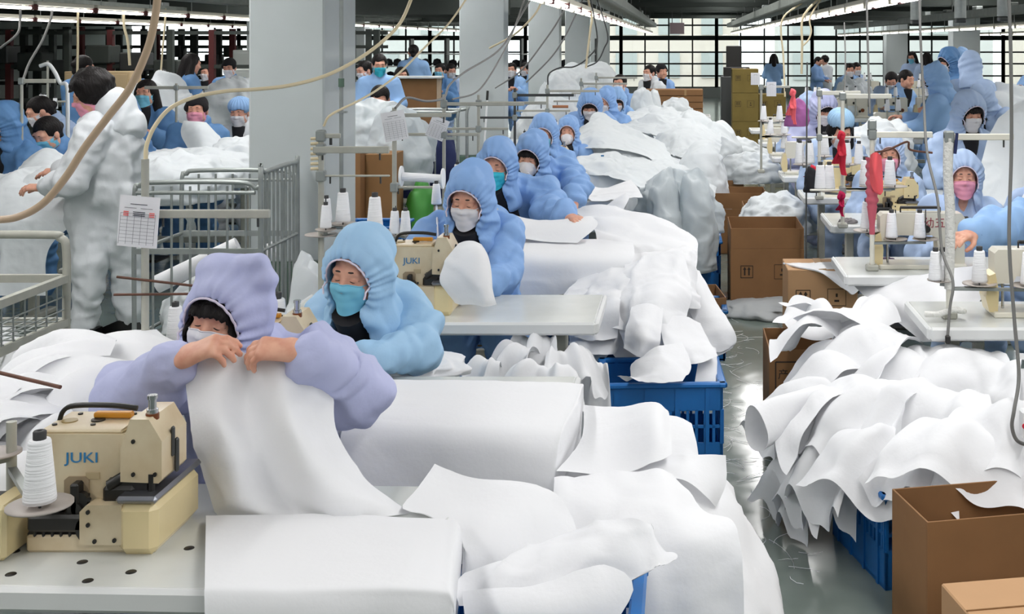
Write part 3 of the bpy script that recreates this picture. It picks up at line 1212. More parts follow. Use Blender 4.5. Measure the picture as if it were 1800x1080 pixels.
def suit(name, rgb):
    return mat('suit_' + name, S(*rgb), .6, spec=.3, bump=.08, bscale=40, translucent=.08, crease=.55, cscale=7)


SUIT = {'lavender': suit('lavender', (190, 195, 232)), 'pale': suit('pale', (164, 203, 236)), 'blue': suit('blue', (140, 178, 230)), 'sky': suit('sky', (150, 188, 234)),
        'denim': suit('denim', (96, 140, 190)), 'white': suit('white', (222, 226, 230)), 'ice': suit('ice', (178, 200, 234))}
MASKM = {'cyan': mat('mask_cyan', S(128, 206, 234), .7, translucent=.1), 'teal': mat('mask_teal', S(60, 198, 222), .7), 'white': mat('mask_white', S(226, 224, 228), .75), 'pink': mat('mask_pink', S(236, 160, 184), .75)}
RIMM = mat('hood_rim', S(226, 216, 232), .7)
CAPM = mat('knit_cap', S(24, 22, 26), .95, bump=.5, bscale=150)
SHOE = mat('black_shoe', S(14, 14, 16), .3)


def xf(o, p, R):
    M = Matrix.Identity(4)
    for i in range(3):
        for j in range(3):
            M[i][j] = float(R[i][j])
        M[i][3] = float(p[i])
    o.matrix_local = M


def person(label, loc, J, suitc='blue', mask='white', mkind='pleat', hood=0, hair=None, fringe=True, rz=0.0, h=.012, loose=1.0, seed=0, group=None, shirt=BLACK, scale=1.0, cover=None, body=None):
    me = body or body_mesh(J)
    o = link('person', me, [SKIN, DARK] if not me.materials else None)
    tag(o, label, 'person', group)
    o.location = loc
    o.rotation_euler = (0, 0, rz)
    o.scale = (scale,) * 3
    cm = cover or coverall_mesh(J, h, loose, seed, shirt is not None)
    link('coverall', cm, SUIT[suitc], o)
    RH = head_rot(J)
    hp = J['head']
    if hood is not None:
        hd = link('hood', HOODME[hood], SUIT[suitc], o)
        xf(hd, hp, RH)
        link('hood_rim', RIMME, RIMM, hd)
        if fringe:
            xf(link('fringe', FRINGEME, HAIR, o), hp, RH)
    if hair:
        xf(link('hair' if hair not in ('cap', 'bouffant') else 'cap', HAIRME[hair], CAPM if hair == 'cap' else (SUIT['sky'] if hair == 'bouffant' else HAIR), o), hp, RH)
    if mask:
        xf(link('mask', MASKME[mkind], MASKM[mask], o), hp, RH)
    if shirt is not None:
        link('undershirt', shirt_mesh(J), shirt, o)
    return o
# ------------------------------------------------------------------ sewing tables, machines, thread stands
_text = {}


def text_mesh(s, size, mirror=False):
    """Lettering as a thin mesh, lying in the x-z plane, facing -y, centred."""
    c = bpy.data.curves.new('lettering', 'FONT')
    c.body = s
    c.size = size
    c.extrude = .0008
    c.align_x = 'CENTER'
    c.align_y = 'CENTER'
    o = bpy.data.objects.new('lettering', c)
    COL.objects.link(o)
    dg = bpy.context.evaluated_depsgraph_get()
    me = bpy.data.meshes.new_from_object(o.evaluated_get(dg))
    bpy.data.objects.remove(o)
    me.name = 'lettering'
    me.transform(Matrix.Rotation(PI / 2, 4, 'X'))
    me.materials.clear()
    return me


def sewing_table(label, x0, x1, y0, depth=.58, z=.75, holes=(), legs=True, rz=0.0, group='white topped sewing tables'):
    """Origin at the front edge's left end, on the floor."""
    t = thing('sewing_table', label, 'table', (x0, y0, 0), rz, group)
    w = x1 - x0
    MB().box((w / 2, depth / 2, z - .014), (w, depth, .028), .006).build('tabletop', TABLE, t)
    e = MB()
    e.box((w / 2, -.004, z - .024), (w + .01, .022, .052), .009)
    e.box((w + .004, depth / 2, z - .024), (.022, depth, .052), .009)
    e.box((-.004, depth / 2, z - .024), (.022, depth, .052), .009)
    e.build('edge_band', TABLE_EDGE, t)
    for hx, hy in holes:
        MB().lathe([(0, .0015), (.0105, .0015), (.0115, .0005), (.0115, -.004)], 14, (hx, hy, z)).build('bolt_cap', MBLACK, t)
    if legs:
        for lx in (.14, w - .16):
            lg = MB()
            lg.box((lx, depth * .5, z / 2 - .02), (.05, .07, z - .07), .006)
            lg.build('leg', STEEL, t)
            MB().box((lx, depth * .5, .02), (.06, depth * .92, .04), .008).build('foot', STEEL, t)
        MB().box((w / 2, depth * .5, .24), (w - .3, .04, .05), .005).build('stretcher', STEEL, t)
        MB().box((w * .42, depth * .4, .085), (.34, .24, .022), .006).build('treadle', MBLACK, t)
    return t


def overlock(label, loc, rz=0.0, detail=True, logo='JUKI', body=None, group='overlock sewing machines'):
    """Cream overlock machine facing -y; origin at the middle of its foot, about 0.30 wide."""
    body = body or CREAM
    t = thing('sewing_machine', label, 'sewing machine', loc, rz, group)
    # upper body with the arm reaching to the picture's right
    b = MB()
    b.prism([(-.145, .0), (-.145, .205), (-.135, .225), (.062, .225), (.075, .21), (.075, .135), (.035, .128), (.015, .11), (.012, 0)], -.02, .13, 'y')
    b.build('body', body, t)
    h = MB()
    h.prism([(.06, .135), (.06, .20), (.082, .258), (.125, .258), (.155, .215), (.155, .14), (.148, .132)], -.035, .10, 'y')
    h.build('head_cover', body, t)
    MB().box((-.04, .055, .228), (.19, .14, .008), .003).build('top_lid', body, t)
    MB().box((0, .045, .018), (.30, .19, .036), .006).build('bed', body, t)
    if detail:
        MB().prism([(-.02, .02), (-.02, .085), (-.005, .098), (.075, .098), (.078, .02)], -.062, -.02, 'y').build('looper_cover', body, t)
    MB().box((.112, .055, .052), (.09, .25, .104), .016).build('cloth_plate_base', CREAM2 if body is CREAM else body, t)
    MB().box((.112, .055, .110), (.094, .255, .014), .006).build('cloth_plate', PLATE, t)
    d = MB()
    d.box((.075, .005, .125), (.10, .07, .03), .006)
    d.box((.10, .0, .14), (.05, .05, .05), .01)
    d.box((.055, -.012, .105), (.075, .05, .045), .008)
    d.cyl((.13, -.03, .115), (.13, -.03, .15), .008, n=8)
    d.cyl((.03, -.03, .125), (.10, -.01, .16), .012, n=8)
    d.build('needle_works', MBLACK, t)
    MB().cyl((.118, .0, .255), (.118, .0, .29), .009, n=10).cyl((.118, .0, .262), (.118, .0, .27), .013, n=10).cyl((.118, .0, .29), (.118, .0, .298), .0115, n=10).build('presser_knob', CHROME, t)
    MB().cyl((.118, .0, .25), (.118, .0, .262), .015, n=10).build('knob_ring', BRONZE, t)
    if logo:
        o = link('lettering', _text.setdefault(logo, text_mesh(logo, .036)), LOGO, t)
        o.scale = (1.15, 1, .8)
        o.location = (-.035, -.0212, .178)
    if detail:
        MB().tube([(-.13, .06, .228), (-.12, .06, .25), (-.09, .055, .262), (.0, .05, .264), (.06, .05, .258)], .0055, 6, 4).build('thread_guide', MBLACK, t)
        MB().box((-.005, .07, .240), (.09, .02, .012), .003).build('guide_bar', mat('amber_bar', S(206, 142, 40), .4), t)
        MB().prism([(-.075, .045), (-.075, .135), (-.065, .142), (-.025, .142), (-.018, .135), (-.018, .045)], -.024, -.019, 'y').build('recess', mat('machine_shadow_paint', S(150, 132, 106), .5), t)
        k = MB()
        k.cyl((-.028, -.03, .10), (-.028, -.045, .10), .017, n=12)
        k.cyl((-.034, -.02, .085), (-.034, -.05, .085), .012, n=10)
        k.box((-.04, -.035, .11), (.02, .03, .05), .004)
        k.build('tension_knob', MBLACK, t)
        k = MB()
        k.box((-.075, -.045, .060), (.135, .03, .034), .006)
        k.box((-.045, -.035, .085), (.03, .03, .05), .005)
        k.cyl((-.02, -.03, .02), (-.02, -.03, .11), .008, n=8)
        k.box((-.10, -.035, .07), (.05, .03, .06), .006)
        k.cyl((-.005, -.06, .05), (-.005, -.03, .05), .026, n=14)
        k.box((-.07, -.03, .025), (.16, .03, .03), .004)
        for j in range(6):
            k.cyl((-.13 + j * .02, -.045, .02), (-.13 + j * .02, -.045, .05), .004, n=6)
        k.build('looper_works', MBLACK, t)
        MB().cyl((-.128, -.022, .145), (-.128, -.018, .145), .013, n=14).build('oil_window', mat('oil_window', S(84, 58, 44), .2), t)
        MB().box((-.01, -.0212, .143), (.032, .002, .014), .0005).build('badge', mat('badge', S(176, 158, 124), .4), t)
        for sx, sz in ((-.135, .03), (.0, .085), (.0, .06), (.06, .03), (.015, .028), (.09, .215), (.14, .15), (.09, .15), (.002, .11)):
            yy = -.0365 if sx > .06 and sz > .12 else -.064 if -.02 <= sx <= .075 else -.022
            MB().cyl((sx, yy - .002, sz), (sx, yy + .004, sz), .0045, n=8).build('screw', MBLACK, t)
        for sx, sy in ((-.12, .02), (-.03, .02), (.03, .1), (-.1, .1)):
            MB().cyl((sx, sy, .23), (sx, sy, .235), .006, n=8).build('screw', MBLACK, t)
        MB().cyl((-.035, .055, .23), (-.035, .055, .235), .016, n=14).build('oil_cap', MBLACK, t)
        MB().cyl((-.10, .05, .231), (-.10, .05, .234), .018, n=14).build('oil_cap', mat('brass_cap', S(150, 130, 84), .4), t)
        MB().box((.157, .02, .20), (.008, .012, .06), .003).box((.162, .03, .17), (.01, .012, .07), .004).build('needle_guard', DKSTEEL, t)
    return t


def lockstitch(label, loc, rz=0.0, body=None, chars=None, group='straight stitch sewing machines'):
    """Long-armed machine: pillar on the picture's right, head on the left; origin at the foot's middle."""
    body = body or mat('ivory_enamel', S(220, 216, 202), .35, coat=.3)
    t = thing('sewing_machine', label, 'sewing machine', loc, rz, group)
    MB().prism([(-.21, .135), (-.21, .26), (-.195, .275), (.20, .275), (.215, .255), (.215, .02), (.085, .02), (.075, .15), (.05, .165), (-.12, .165), (-.135, .135)], -.045, .06, 'y').build('body', body, t)
    MB().box((0, 0, .012), (.44, .17, .024), .005).build('bed', body, t)
    MB().prism([(-.235, .02), (-.25, .08), (-.235, .17), (-.21, .18), (-.195, .10), (-.2, .02)], -.06, .05, 'y').build('face_plate', CREAM2, t)
    MB().cyl((-.165, 0, .02), (-.165, 0, .14), .006, n=8).build('needle_bar', CHROME, t)
    MB().cyl((.216, 0, .2), (.24, 0, .2), .055, n=18).build('handwheel', MBLACK, t)
    MB().cyl((.02, -.04, .2), (.02, -.075, .2), .018, n=12).build('tension_knob', MBLACK, t)
    MB().cyl((.10, -.04, .085), (.10, -.07, .085), .016, n=12).build('tension_knob', MBLACK, t)
    MB().cyl((.14, -.05, .1), (.14, -.056, .1), .026, n=16).build('stitch_dial', BRONZE, t)
    MB().box((0, -.0, .30), (.2, .03, .012), .003).cyl((-.1, 0, .27), (-.1, 0, .30), .004, n=6).cyl((.1, 0, .27), (.1, 0, .30), .004, n=6).build('thread_guide', MBLACK, t)
    if chars:
        o = link('lettering', text_mesh(chars, .055), mat('red_ink2', S(150, 40, 60), .6), t)
        o.location = (.09, -.0465, .225)
    return t


cone_me = MB().lathe([(.0, .004), (.030, .004), (.031, .012), (.021, .122), (.019, .126), (.0, .126)], 18).mesh('yarn_body')
core_me = MB().lathe([(.012, .120), (.0125, .141), (.011, .143), (.005, .143), (.005, .12)], 12).mesh('cone_core')
pin_me = MB().lathe([(.028, 0), (.024, -.012), (.012, -.02), (.0, -.02)], 14).mesh('cone_foot')


def thread_cone(label, loc, s=1.0, tilt=0.0, group='white thread cones'):
    t = thing('thread_cone', label, 'thread cone', loc, 0, group)
    t.scale = (s,) * 3
    t.rotation_euler = (0, tilt, 0)
    link('yarn_body', cone_me, THREAD, t)
    link('cone_core', core_me, CONECORE, t)
    return t


def thread_stand(label, base, top, arms=(), discs=(), r=.0115, pole=STEEL, group='thread stands of the sewing tables'):
    """A pole on the table; arms: (height, dx0, dx1, thickness, dy); discs: (dx, dy, height, radius)."""
    t = thing('thread_stand', label, 'thread stand', base, 0, group)
    hgt = top - base[2]
    MB().cyl((0, 0, 0), (0, 0, hgt), r, n=10).build('pole', pole, t)
    MB().box((0, 0, .015), (.06, .06, .03), .006).build('clamp', STEEL, t)
    for z, a, b, th, dy in arms:
        z -= base[2]
        MB().box(((a + b) / 2, dy, z), (b - a, .02, th), .003).build('arm', pole, t)
        MB().box((0, 0, z), (.04, .04, .05), .006).build('collar', GALV, t)
        for q in (a + .04, b - .04):
            MB().cyl((q, dy, z - th / 2), (q, dy, z - th / 2 - .03), .004, n=6).build('thread_hook', DKSTEEL, t)
    for dx, dy, z, rr in discs:
        z -= base[2]
        MB().lathe([(0, -.010), (rr * .4, -.006), (rr, .002), (rr, .006), (rr * .4, -.001), (0, -.003)], 20, (dx, dy, z)).build('disc', DISC, t)
        MB().cyl((dx, dy, z - .004), (dx, dy, z + .15), .003, n=6).build('spindle', DKSTEEL, t)
        if abs(dx) + abs(dy) > .01:
            MB().bar((0, 0, z - .014), (dx, dy, z - .014), .018, .012).build('disc_arm', GALV, t)
    return t


def cable(label, pts, r, m, res=10, name='cable', n=7):
    o = MB().tube(pts, r, n, res).build(name, m)
    return tag(o, label, 'cable')


# ------------------------------------------------------------------ boxes, crates, trolleys, papers
def carton(label, loc, size, rz=0.0, open_top=True, flap=0.0, m=None, inner=None, prints=True, fold=None, flaps_out=0.0, group=None, tape=False):
    """Cardboard box; origin at the middle of its foot. flap: height of raised flaps above the body."""
    m = m or BOARD
    inner = inner or BOARD2
    w, d, h = size
    t = thing('cardboard_box', label, 'box', loc, rz, group)
    th = .006
    if open_top:
        MB().box((0, 0, th / 2), (w, d, th)).build('bottom', inner, t)
        for nm, c, s in (('front_panel', (0, -d / 2 + th / 2, h / 2), (w, th, h)), ('back_panel', (0, d / 2 - th / 2, h / 2), (w, th, h)),
                         ('side_panel', (-w / 2 + th / 2, 0, h / 2), (th, d - 2 * th, h)), ('side_panel', (w / 2 - th / 2, 0, h / 2), (th, d - 2 * th, h))):
            MB().box(c, s, .001).build(nm, m, t)
        if flap:
            for nm, c, s in (('flap', (0, -d / 2 + th / 2, h + flap / 2 + .002), (w - .004, th * .8, flap)), ('flap', (0, d / 2 - th / 2, h + flap / 2 + .002), (w - .004, th * .8, flap)),
                             ('flap', (-w / 2 + th / 2, 0, h + flap / 2 + .002), (th * .8, d - .014, flap)), ('flap', (w / 2 - th / 2, 0, h + flap / 2 + .002), (th * .8, d - .014, flap))):
                MB().box(c, s, .001).build(nm, m, t)
    else:
        MB().box((0, 0, h / 2), (w, d, h), .004).build('body', m, t)
        MB().box((0, 0, h + .0015), (w - .004, .004, .003)).build('seam', inner, t)
        MB().box((0, 0, h + .002), (.05, d - .002, .002)).build('packing_tape', mat('clear_tape', S(176, 142, 100), .2), t)
    if tape:
        MB().box((.02, -d / 2 - .001, h * .32), (w - .04, .002, h * .085)).build('tape_strip', TAPE, t)
    if prints:
        ink = mat('box_print', S(52, 40, 30), .8)
        y = -d / 2 - .0012
        k = MB()
        u = min(w, h) * .10
        cx, cz = -w * .28, h * .62
        for a in (-1, 1):
            k.box((cx + a * u * .36, y, cz - u * .1), (u * .26, .001, u * 1.0))
            k.add([(cx + a * u * .36 - u * .3, y, cz + u * .35), (cx + a * u * .36 + u * .3, y, cz + u * .35), (cx + a * u * .36, y, cz + u * .85)], [(0, 1, 2)])
        for a in (-1, 1):
            k.box((cx + a * u, y, cz), (u * .12, .001, u * 2.1))
            k.box((cx, y, cz + a * u), (u * 2, .001, u * .12))
        k.build('arrow_mark', ink, t)
        k = MB()
        cx = w * .2
        for a in (-1, 1):
            k.box((cx + a * u * 1.3, y, cz), (u * .08, .001, u * 2.4))
            k.box((cx, y, cz + a * u * 1.2), (u * 2.6, .001, u * .08))
        k.box((cx, y, cz + u * .3), (u * .3, .001, u * .5))
        k.box((cx, y, cz - u * .5), (u * .7, .001, u * .3))
        k.build('handling_mark', ink, t)
    return t


def crate(label, loc, size, rz=0.0, m=None, rim=None, group='plastic crates', slots=True):
    """Slotted plastic crate; origin at the middle of its foot."""
    m = m or CRATE
    w, d, h = size
    t = thing('plastic_crate', label, 'crate', loc, rz, group)
    MB().box((0, 0, .008), (w, d, .016), .004).build('bottom', m, t)
    th = .01
    for nm, along, L, off in (('front_wall', 'x', w, -d / 2 + th / 2), ('back_wall', 'x', w, d / 2 - th / 2), ('side_wall', 'y', d, -w / 2 + th / 2), ('side_wall', 'y', d, w / 2 - th / 2)):
        k = MB()

        def bx(u, z, lu, lz, tt=th):
            if along == 'x':
                k.box((u, off, z), (lu, tt, lz))
            else:
                k.box((off, u, z), (tt, lu, lz))
        bx(0, h * .2, L, h * .4)
        bx(0, h * .86, L, h * .28)
        n = max(4, int(L / .035))
        for i in range(n + 1):
            bx(-L / 2 + L * i / n, h * .56, .012, h * .34)
        bx(0, h * .56, L, .012)
        for i in range(4):
            bx(-L / 2 + L * (i + .5) / 4, h * .5, .016, h, th * 2.2)
        k.build(nm, m, t)
    k = MB()
    for s in (-1, 1):
        k.box((0, s * d / 2, h - .01), (w + .04, .035, .022), .006)
        k.box((s * w / 2, 0, h - .01), (.035, d + .04, .022), .006)
    k.build('rim', rim or m, t)
    return t


def sheet_paper(label, loc, w, h, rz=0, rx=0, ry=0, lines=9, red=True, group=None):
    """A printed slip hanging vertically, facing -y; origin at its top middle."""
    t = thing('paper_slip', label, 'paper', loc, 0, group)
    t.rotation_euler = (rx, ry, rz)
    n = 8
    u = np.linspace(0, 1, n)
    G = np.stack([np.stack([-w / 2 + w * a * np.ones(n), -.004 * np.sin(PI * a) + .006 * u ** 2, -h * u], 1) for a in u])
    MB().grid(G).build('sheet', PAPER, t)
    k = MB()
    for i in range(lines):
        z = -h * (.34 + .62 * i / lines)
        k.box((0, -.0062, z), (w * .86, .0006, h * .004))
    for i in range(6):
        k.box((-w * .43 + w * .86 * i / 5, -.0062, -h * .64), (w * .006, .0006, h * .6))
    k.box((0, -.0062, -h * .16), (w * .42, .0006, h * .014))
    k.box((-w * .2, -.0062, -h * .235), (w * .3, .0006, h * .008))
    k.box((w * .2, -.0062, -h * .235), (w * .3, .0006, h * .008))
    k.build('print', INK, t)
    if red:
        k = MB()
        for a in (-.3, .34):
            for b in range(3):
                k.box((w * a, -.0064, -h * (.315 + .034 * b)), (w * .13, .0006, h * .018))
        k.build('red_print', REDINK, t)
        k = MB()
        for b in range(3):
            k.box((w * .02, -.0064, -h * (.31 + .035 * b)), (w * .3, .0006, h * .016))
        k.build('heavy_print', INK, t)
    return t
# ------------------------------------------------------------------ cloth
def fabric(name, label, rows, m=None, cell=.02, wr=.006, seed=0, cat='fabric', group=None, fold=0.0, fscale=5.0, thick=0.0, raw=False, sharp=1.0):
    """A sheet through a net of control points given as (px, py, depth) or, with raw, as world points."""
    G = np.array([[(p if raw else P(*p)) for p in r] for r in rows], float)
    Lu = max(np.linalg.norm(np.diff(G, axis=0), axis=2).sum(0).max(), .05)
    Lv = max(np.linalg.norm(np.diff(G, axis=1), axis=2).sum(1).max(), .05)
    nu, nv = int(np.clip(Lu / cell, 6, 110)), int(np.clip(Lv / cell, 6, 110))
    G = catmull_axis0(G, nu)
    G = catmull_axis0(G.transpose(1, 0, 2), nv).transpose(1, 0, 2)
    G = wrinkle(G, wr, seed, fold, fscale, sharp)
    mb = MB().grid(G)
    if thick:
        N = grid_normals(G)
        c = G.reshape(-1, 3).mean(0)
        s = -1 if (N * (G - c)).sum() > 0 else 1
        G2 = G + N * thick * s
        mb.grid(G2[::-1])
        for A, B in ((G[0], G2[0]), (G[-1], G2[-1]), (G[:, 0], G2[:, 0]), (G[:, -1], G2[:, -1])):
            mb.grid(np.stack([A, B]))
    o = mb.build(name, m or CLOTH)
    return tag(o, label, cat, group)


def wrinkle(G, wr, seed, fold=0.0, fscale=5.0, sharp=1.0):
    N = grid_normals(G)
    nu, nv = G.shape[:2]
    w = G + .06 * np.stack([vnoise(G, 5, seed + k) for k in (21, 22, 23)], 2)
    a = vnoise(G, 4, seed) * .9 + np.clip(ridged(w, 6.5, seed + 1), -.2, 1) ** 2 * 1.0 * sharp + .35 * np.clip(ridged(w, 15, seed + 2), 0, 1) ** 2 * sharp
    D = wr * (a * .7 + 1.5 * folded(G, 4.5, seed + 3)) if sharp > 1.01 else wr * a
    if fold:
        D = D + fold * vnoise(G, fscale, seed + 7)
    return G + N * D[..., None]


def crumple(name, label, c, r, m=None, seed=0, res=46, amp=.22, cat='fabric', group=None, flat=.0, rz=0.0, freq=1.0):
    """A heap of crumpled cloth: a blob with deep sharp folds, flat underneath at c."""
    c = np.asarray(c, float)
    r = np.asarray(r, float)
    u = np.linspace(0, 2 * PI, res * 2, endpoint=False)
    v = np.linspace(0, PI * .5 if flat else PI * .62, res)
    U, V = np.meshgrid(u, v, indexing='ij')
    D = np.stack([np.sin(V) * np.cos(U), np.sin(V) * np.sin(U), np.cos(V)], 2)
    Q = D * r / r.max() * freq
    w = Q + .35 * np.stack([vnoise(Q, 2.2, seed + k) for k in (31, 32, 33)], 2)
    a = .6 * vnoise(Q, 1.5, seed) + .75 * (np.clip(ridged(w * np.array((1, 1, .7)), 1.9, seed + 1), -.4, 1)) + .30 * np.clip(ridged(w, 4.2, seed + 2), -.2, 1) + .07 * np.clip(ridged(w, 9, seed + 4), -.2, 1)
    a = a * .8 + .55 * folded(Q, 1.5, seed + 8)
    G = D * (r * (1 + amp * a[..., None]))
    cz, sz = math.cos(rz), math.sin(rz)
    G = np.stack([G[..., 0] * cz - G[..., 1] * sz, G[..., 0] * sz + G[..., 1] * cz, np.maximum(G[..., 2], -r[2] * .25)], 2)
    G[..., 2] += r[2] * .25
    o = MB().grid(G, closed_u=True).build(name, m or CLOTH)
    o.location = c
    return tag(o, label, cat, group)


def ruffle(name, label, root, az, length, width, drop, rise=.1, waves=2.0, amp=.07, seed=0, m=None, cell=.022, group=None, curl=0.0):
    """A loose cut piece: leaves root outward at azimuth az, spreads into waves and droops."""
    rng = np.random.RandomState(seed)
    nu, nv = int(np.clip(length / cell, 10, 70)), int(np.clip(width * 1.4 / cell, 12, 80))
    s = np.linspace(0, 1, nu)[:, None]
    t = np.linspace(-1, 1, nv)[None, :]
    out = np.array((math.cos(az), math.sin(az), 0))
    side = np.array((-math.sin(az), math.cos(az), 0))
    reach = length * (s - .22 * s ** 2.5 * (drop / max(length, .1)))
    z = rise * np.sin(PI * np.clip(s * 1.15, 0, 1)) - drop * s ** 2.1
    ph = rng.uniform(0, 6.28)
    wd = width * .5 * (.35 + .75 * s ** .8) * (1 + .08 * np.sin(3 * t + ph))
    edge = 1 - .12 * rng.rand() * t ** 2 + .05 * np.sin(4 * t + ph)
    wave = amp * s ** 1.1 * np.sin(waves * PI * t + ph + 1.2 * s) + amp * .35 * s * np.sin(2.3 * waves * PI * t + 2 * ph)
    wave2 = amp * .7 * s * np.cos(waves * PI * t * .9 + ph)
    lat = wd * t
    if curl:
        ang = curl * t * s
        lat = wd * np.sin(ang) / max(curl, .01) / np.maximum(s, .15)
        z = z - wd * (1 - np.cos(ang)) / max(curl, .01) * 1.0
    G = np.asarray(root, float) + (reach * edge)[..., None] * out + lat[..., None] * side + (wave2 * .6)[..., None] * out
    G = G + ((z + wave) * np.ones_like(t))[..., None] * np.array((0, 0, 1.0))
    G[..., 2] = np.maximum(G[..., 2], .012)
    G = wrinkle(G, .009, seed, sharp=1.2)
    o = MB().grid(G).build(name, m or CLOTH)
    return tag(o, label, 'fabric', group)
# ------------------------------------------------------------------ the hooded workers' line beside the aisle
TX1 = -.40
sewing_table('scuffed white sewing table at the bottom edge carrying the cream overlock machine', -2.05, -.575, 2.555, .60, holes=[(.62, .055), (.74, .12), (.56, .17), (.80, .03), (.94, .20), (1.02, .32), (.50, .09), (.87, .075)], rz=-.035, legs=True)
sewing_table('sewing table hidden under the white sheet stack, before the pale blue worker', -1.84, -.36, 3.63, .50)
sewing_table('bare white sewing table with rounded end, before the worker with the white cap piece', -1.66, -.355, 4.92, .55)
for i, (y, lab) in enumerate([(6.15, 'sewing table under draped sheets before the worker in the bright cyan mask'), (7.60, 'sewing table before the worker with black fringe and cup mask'),
                              (8.7, 'sewing table behind the worker with black fringe'), (10.0, 'sewing table with bare white edge showing under the big white heap'),
                              (11.4, 'sewing table under the tent shaped white sheet'), (13.05, 'sewing table buried in the far white heap'), (14.3, 'sewing table near the end of the hooded line')]):
    sewing_table(lab, -1.66, -.42 if i != 3 else -.30, y, .55)

M1 = overlock('cream overlock machine with blue lettering in the bottom corner, nearest of all', (-1.31, 2.745, .75))
M1.scale = (.97, 1.0, 1.13)
M2 = overlock('cream overlock machine half hidden behind the lavender worker\'s sleeve', (-1.315, 3.80, .75))
M2.scale = (.95, 1, 1.1)
M3 = overlock('cream overlock machine with blue lettering beside the white cap piece', (-1.098, 5.10, .75))
M3.scale = (.92, 1, 1.24)
m = MB().box((-.128, -.0225, .105), (.058, .002, .05), .0008).build('data_plate', MBLACK, M3)
MB().box((-.128, -.024, .096), (.044, .001, .008)).build('plate_print', PAPER, M3)
for i, (x, y, w) in enumerate([(-1.12, 6.4, 'before the worker in the bright cyan mask'), (-1.12, 7.65, 'before the worker with black fringe'), (-1.12, 9.0, 'behind the fringe worker'),
                               (-1.12, 10.3, 'by the worker with the valve mask'), (-1.12, 11.7, 'by the tent shaped sheet')]):
    overlock('cream overlock machine mostly hidden ' + w, (x, y, .75), detail=False)

# the drive box at the table corner
t = thing('motor_box', 'black and cream motor box at the bottom corner beside the overlock machine', 'motor', (-1.50, 2.68, .752))
MB().box((0.0, .03, .06), (.055, .13, .12), .008).build('cover', CREAM2, t)
MB().prism([(-.11, 0), (-.025, 0), (-.025, .105), (-.06, .105), (-.11, .05)], -.05, .1, 'y').build('front_guard', MBLACK, t)

# thread stands
thread_stand('thread stand reaching in at the picture\'s bottom corner with a wide disc', (-1.56, 2.83, .75), 1.0, [], [(.208, -.27, .905, .066), (-.02, -.02, .93, .05)])
thread_cone('large white thread cone on the disc before the nearest overlock machine', (-1.352, 2.56, .912), 1.07)
st2 = thread_stand('tall grey pole with paper slip and brown rods behind the lavender worker', (-1.81, 4.10, .75), 1.49, [(1.305, .02, .42, .028, 0)], [(.06, .1, .84, .04), (.16, .1, .84, .04), (.45, -.02, .86, .045)], r=.0125)
for a, b, z1, z2 in ((-.09, .21, 1.095, 1.06), (-.10, .20, 1.035, 1.038)):
    MB().cyl((a, -.012, z1 - .75), (b, -.012, z2 - .75), .0045, n=6).build('rod', RUST, st2)
for dx, dy, z, s, lab in ((.06, .1, .845, 1.0, 'small white thread cone at the foot of the pole with the paper slip'), (.17, .1, .845, 1.0, 'white thread cone beside the lavender worker\'s dark hair'), (.45, -.02, .866, 1.25, 'white thread cone rising behind the lavender hood')):
    thread_cone(lab, (-1.81 + dx, 4.10 + dy, z), s)
sheet_paper('printed paper slip with red stamps pinned to the pole by the standing man', (P(247, 345, 4.07)), .135, .172, ry=math.radians(5))
st3 = thread_stand('beige thread stand with cross arm behind the pale blue worker', (-1.58, 5.32, .75), 1.50, [(1.415, -.03, .30, .03, -.012), (1.30, 0, .30, .008, .0), (1.475, .0, .085, .02, 0)], [(-.0, .0, 1.04, .07), (.09, .02, 1.085, .06), (.235, .0, 1.055, .065), (.035, -.05, 1.07, .045)], r=.0125)
for q in range(7):
    MB().cyl((-.045, -.0, .58 + q * .022), (-.01, -.0, .582 + q * .022), .007, n=8).build('bobbin_peg', CORD, st3)
for dx, dy, z, s, lab in ((.09, .02, 1.093, 1.05, 'white thread cone in front of the broad column beside a grey pole'), (.235, .0, 1.063, 1.15, 'big white thread cone just above the pale blue hood'), (.035, -.05, 1.078, .8, 'small white thread cone on the beige stand beside the column'), (-.0, .08, 1.09, .8, 'half hidden white thread cone left of its two neighbours on the beige stand')):
    thread_cone(lab, (-1.58 + dx, 5.32 + dy, z), s)
st4 = thread_stand('grey thread stand under the hanging paper slips behind the JUKI machine', (-1.52, 6.42, .75), 1.54, [(1.50, .0, .30, .02, 0), (1.12, -.02, .5, .012, 0)], [(.03, -.1, .885, .04), (.085, -.1, .885, .04)], r=.012)
st4['label'] = 'grey thread stand under the hanging paper slips behind the second lettered machine'
for dx, lab in ((.03, 'white thread cone above the machine with the data plate'), (.085, 'white thread cone next to the blue worker\'s shoulder and machine')):
    thread_cone(lab, (-1.52 + dx, 6.30, .892), .95)
sheet_paper('paper slip hanging beside the broad column above the thread stand', P(689, 196, 6.395), .125, .155, ry=math.radians(-10), red=False)
sheet_paper('tilted paper slip hanging beside the second column', P(776, 208, 7.58), .115, .135, ry=math.radians(22), red=False)
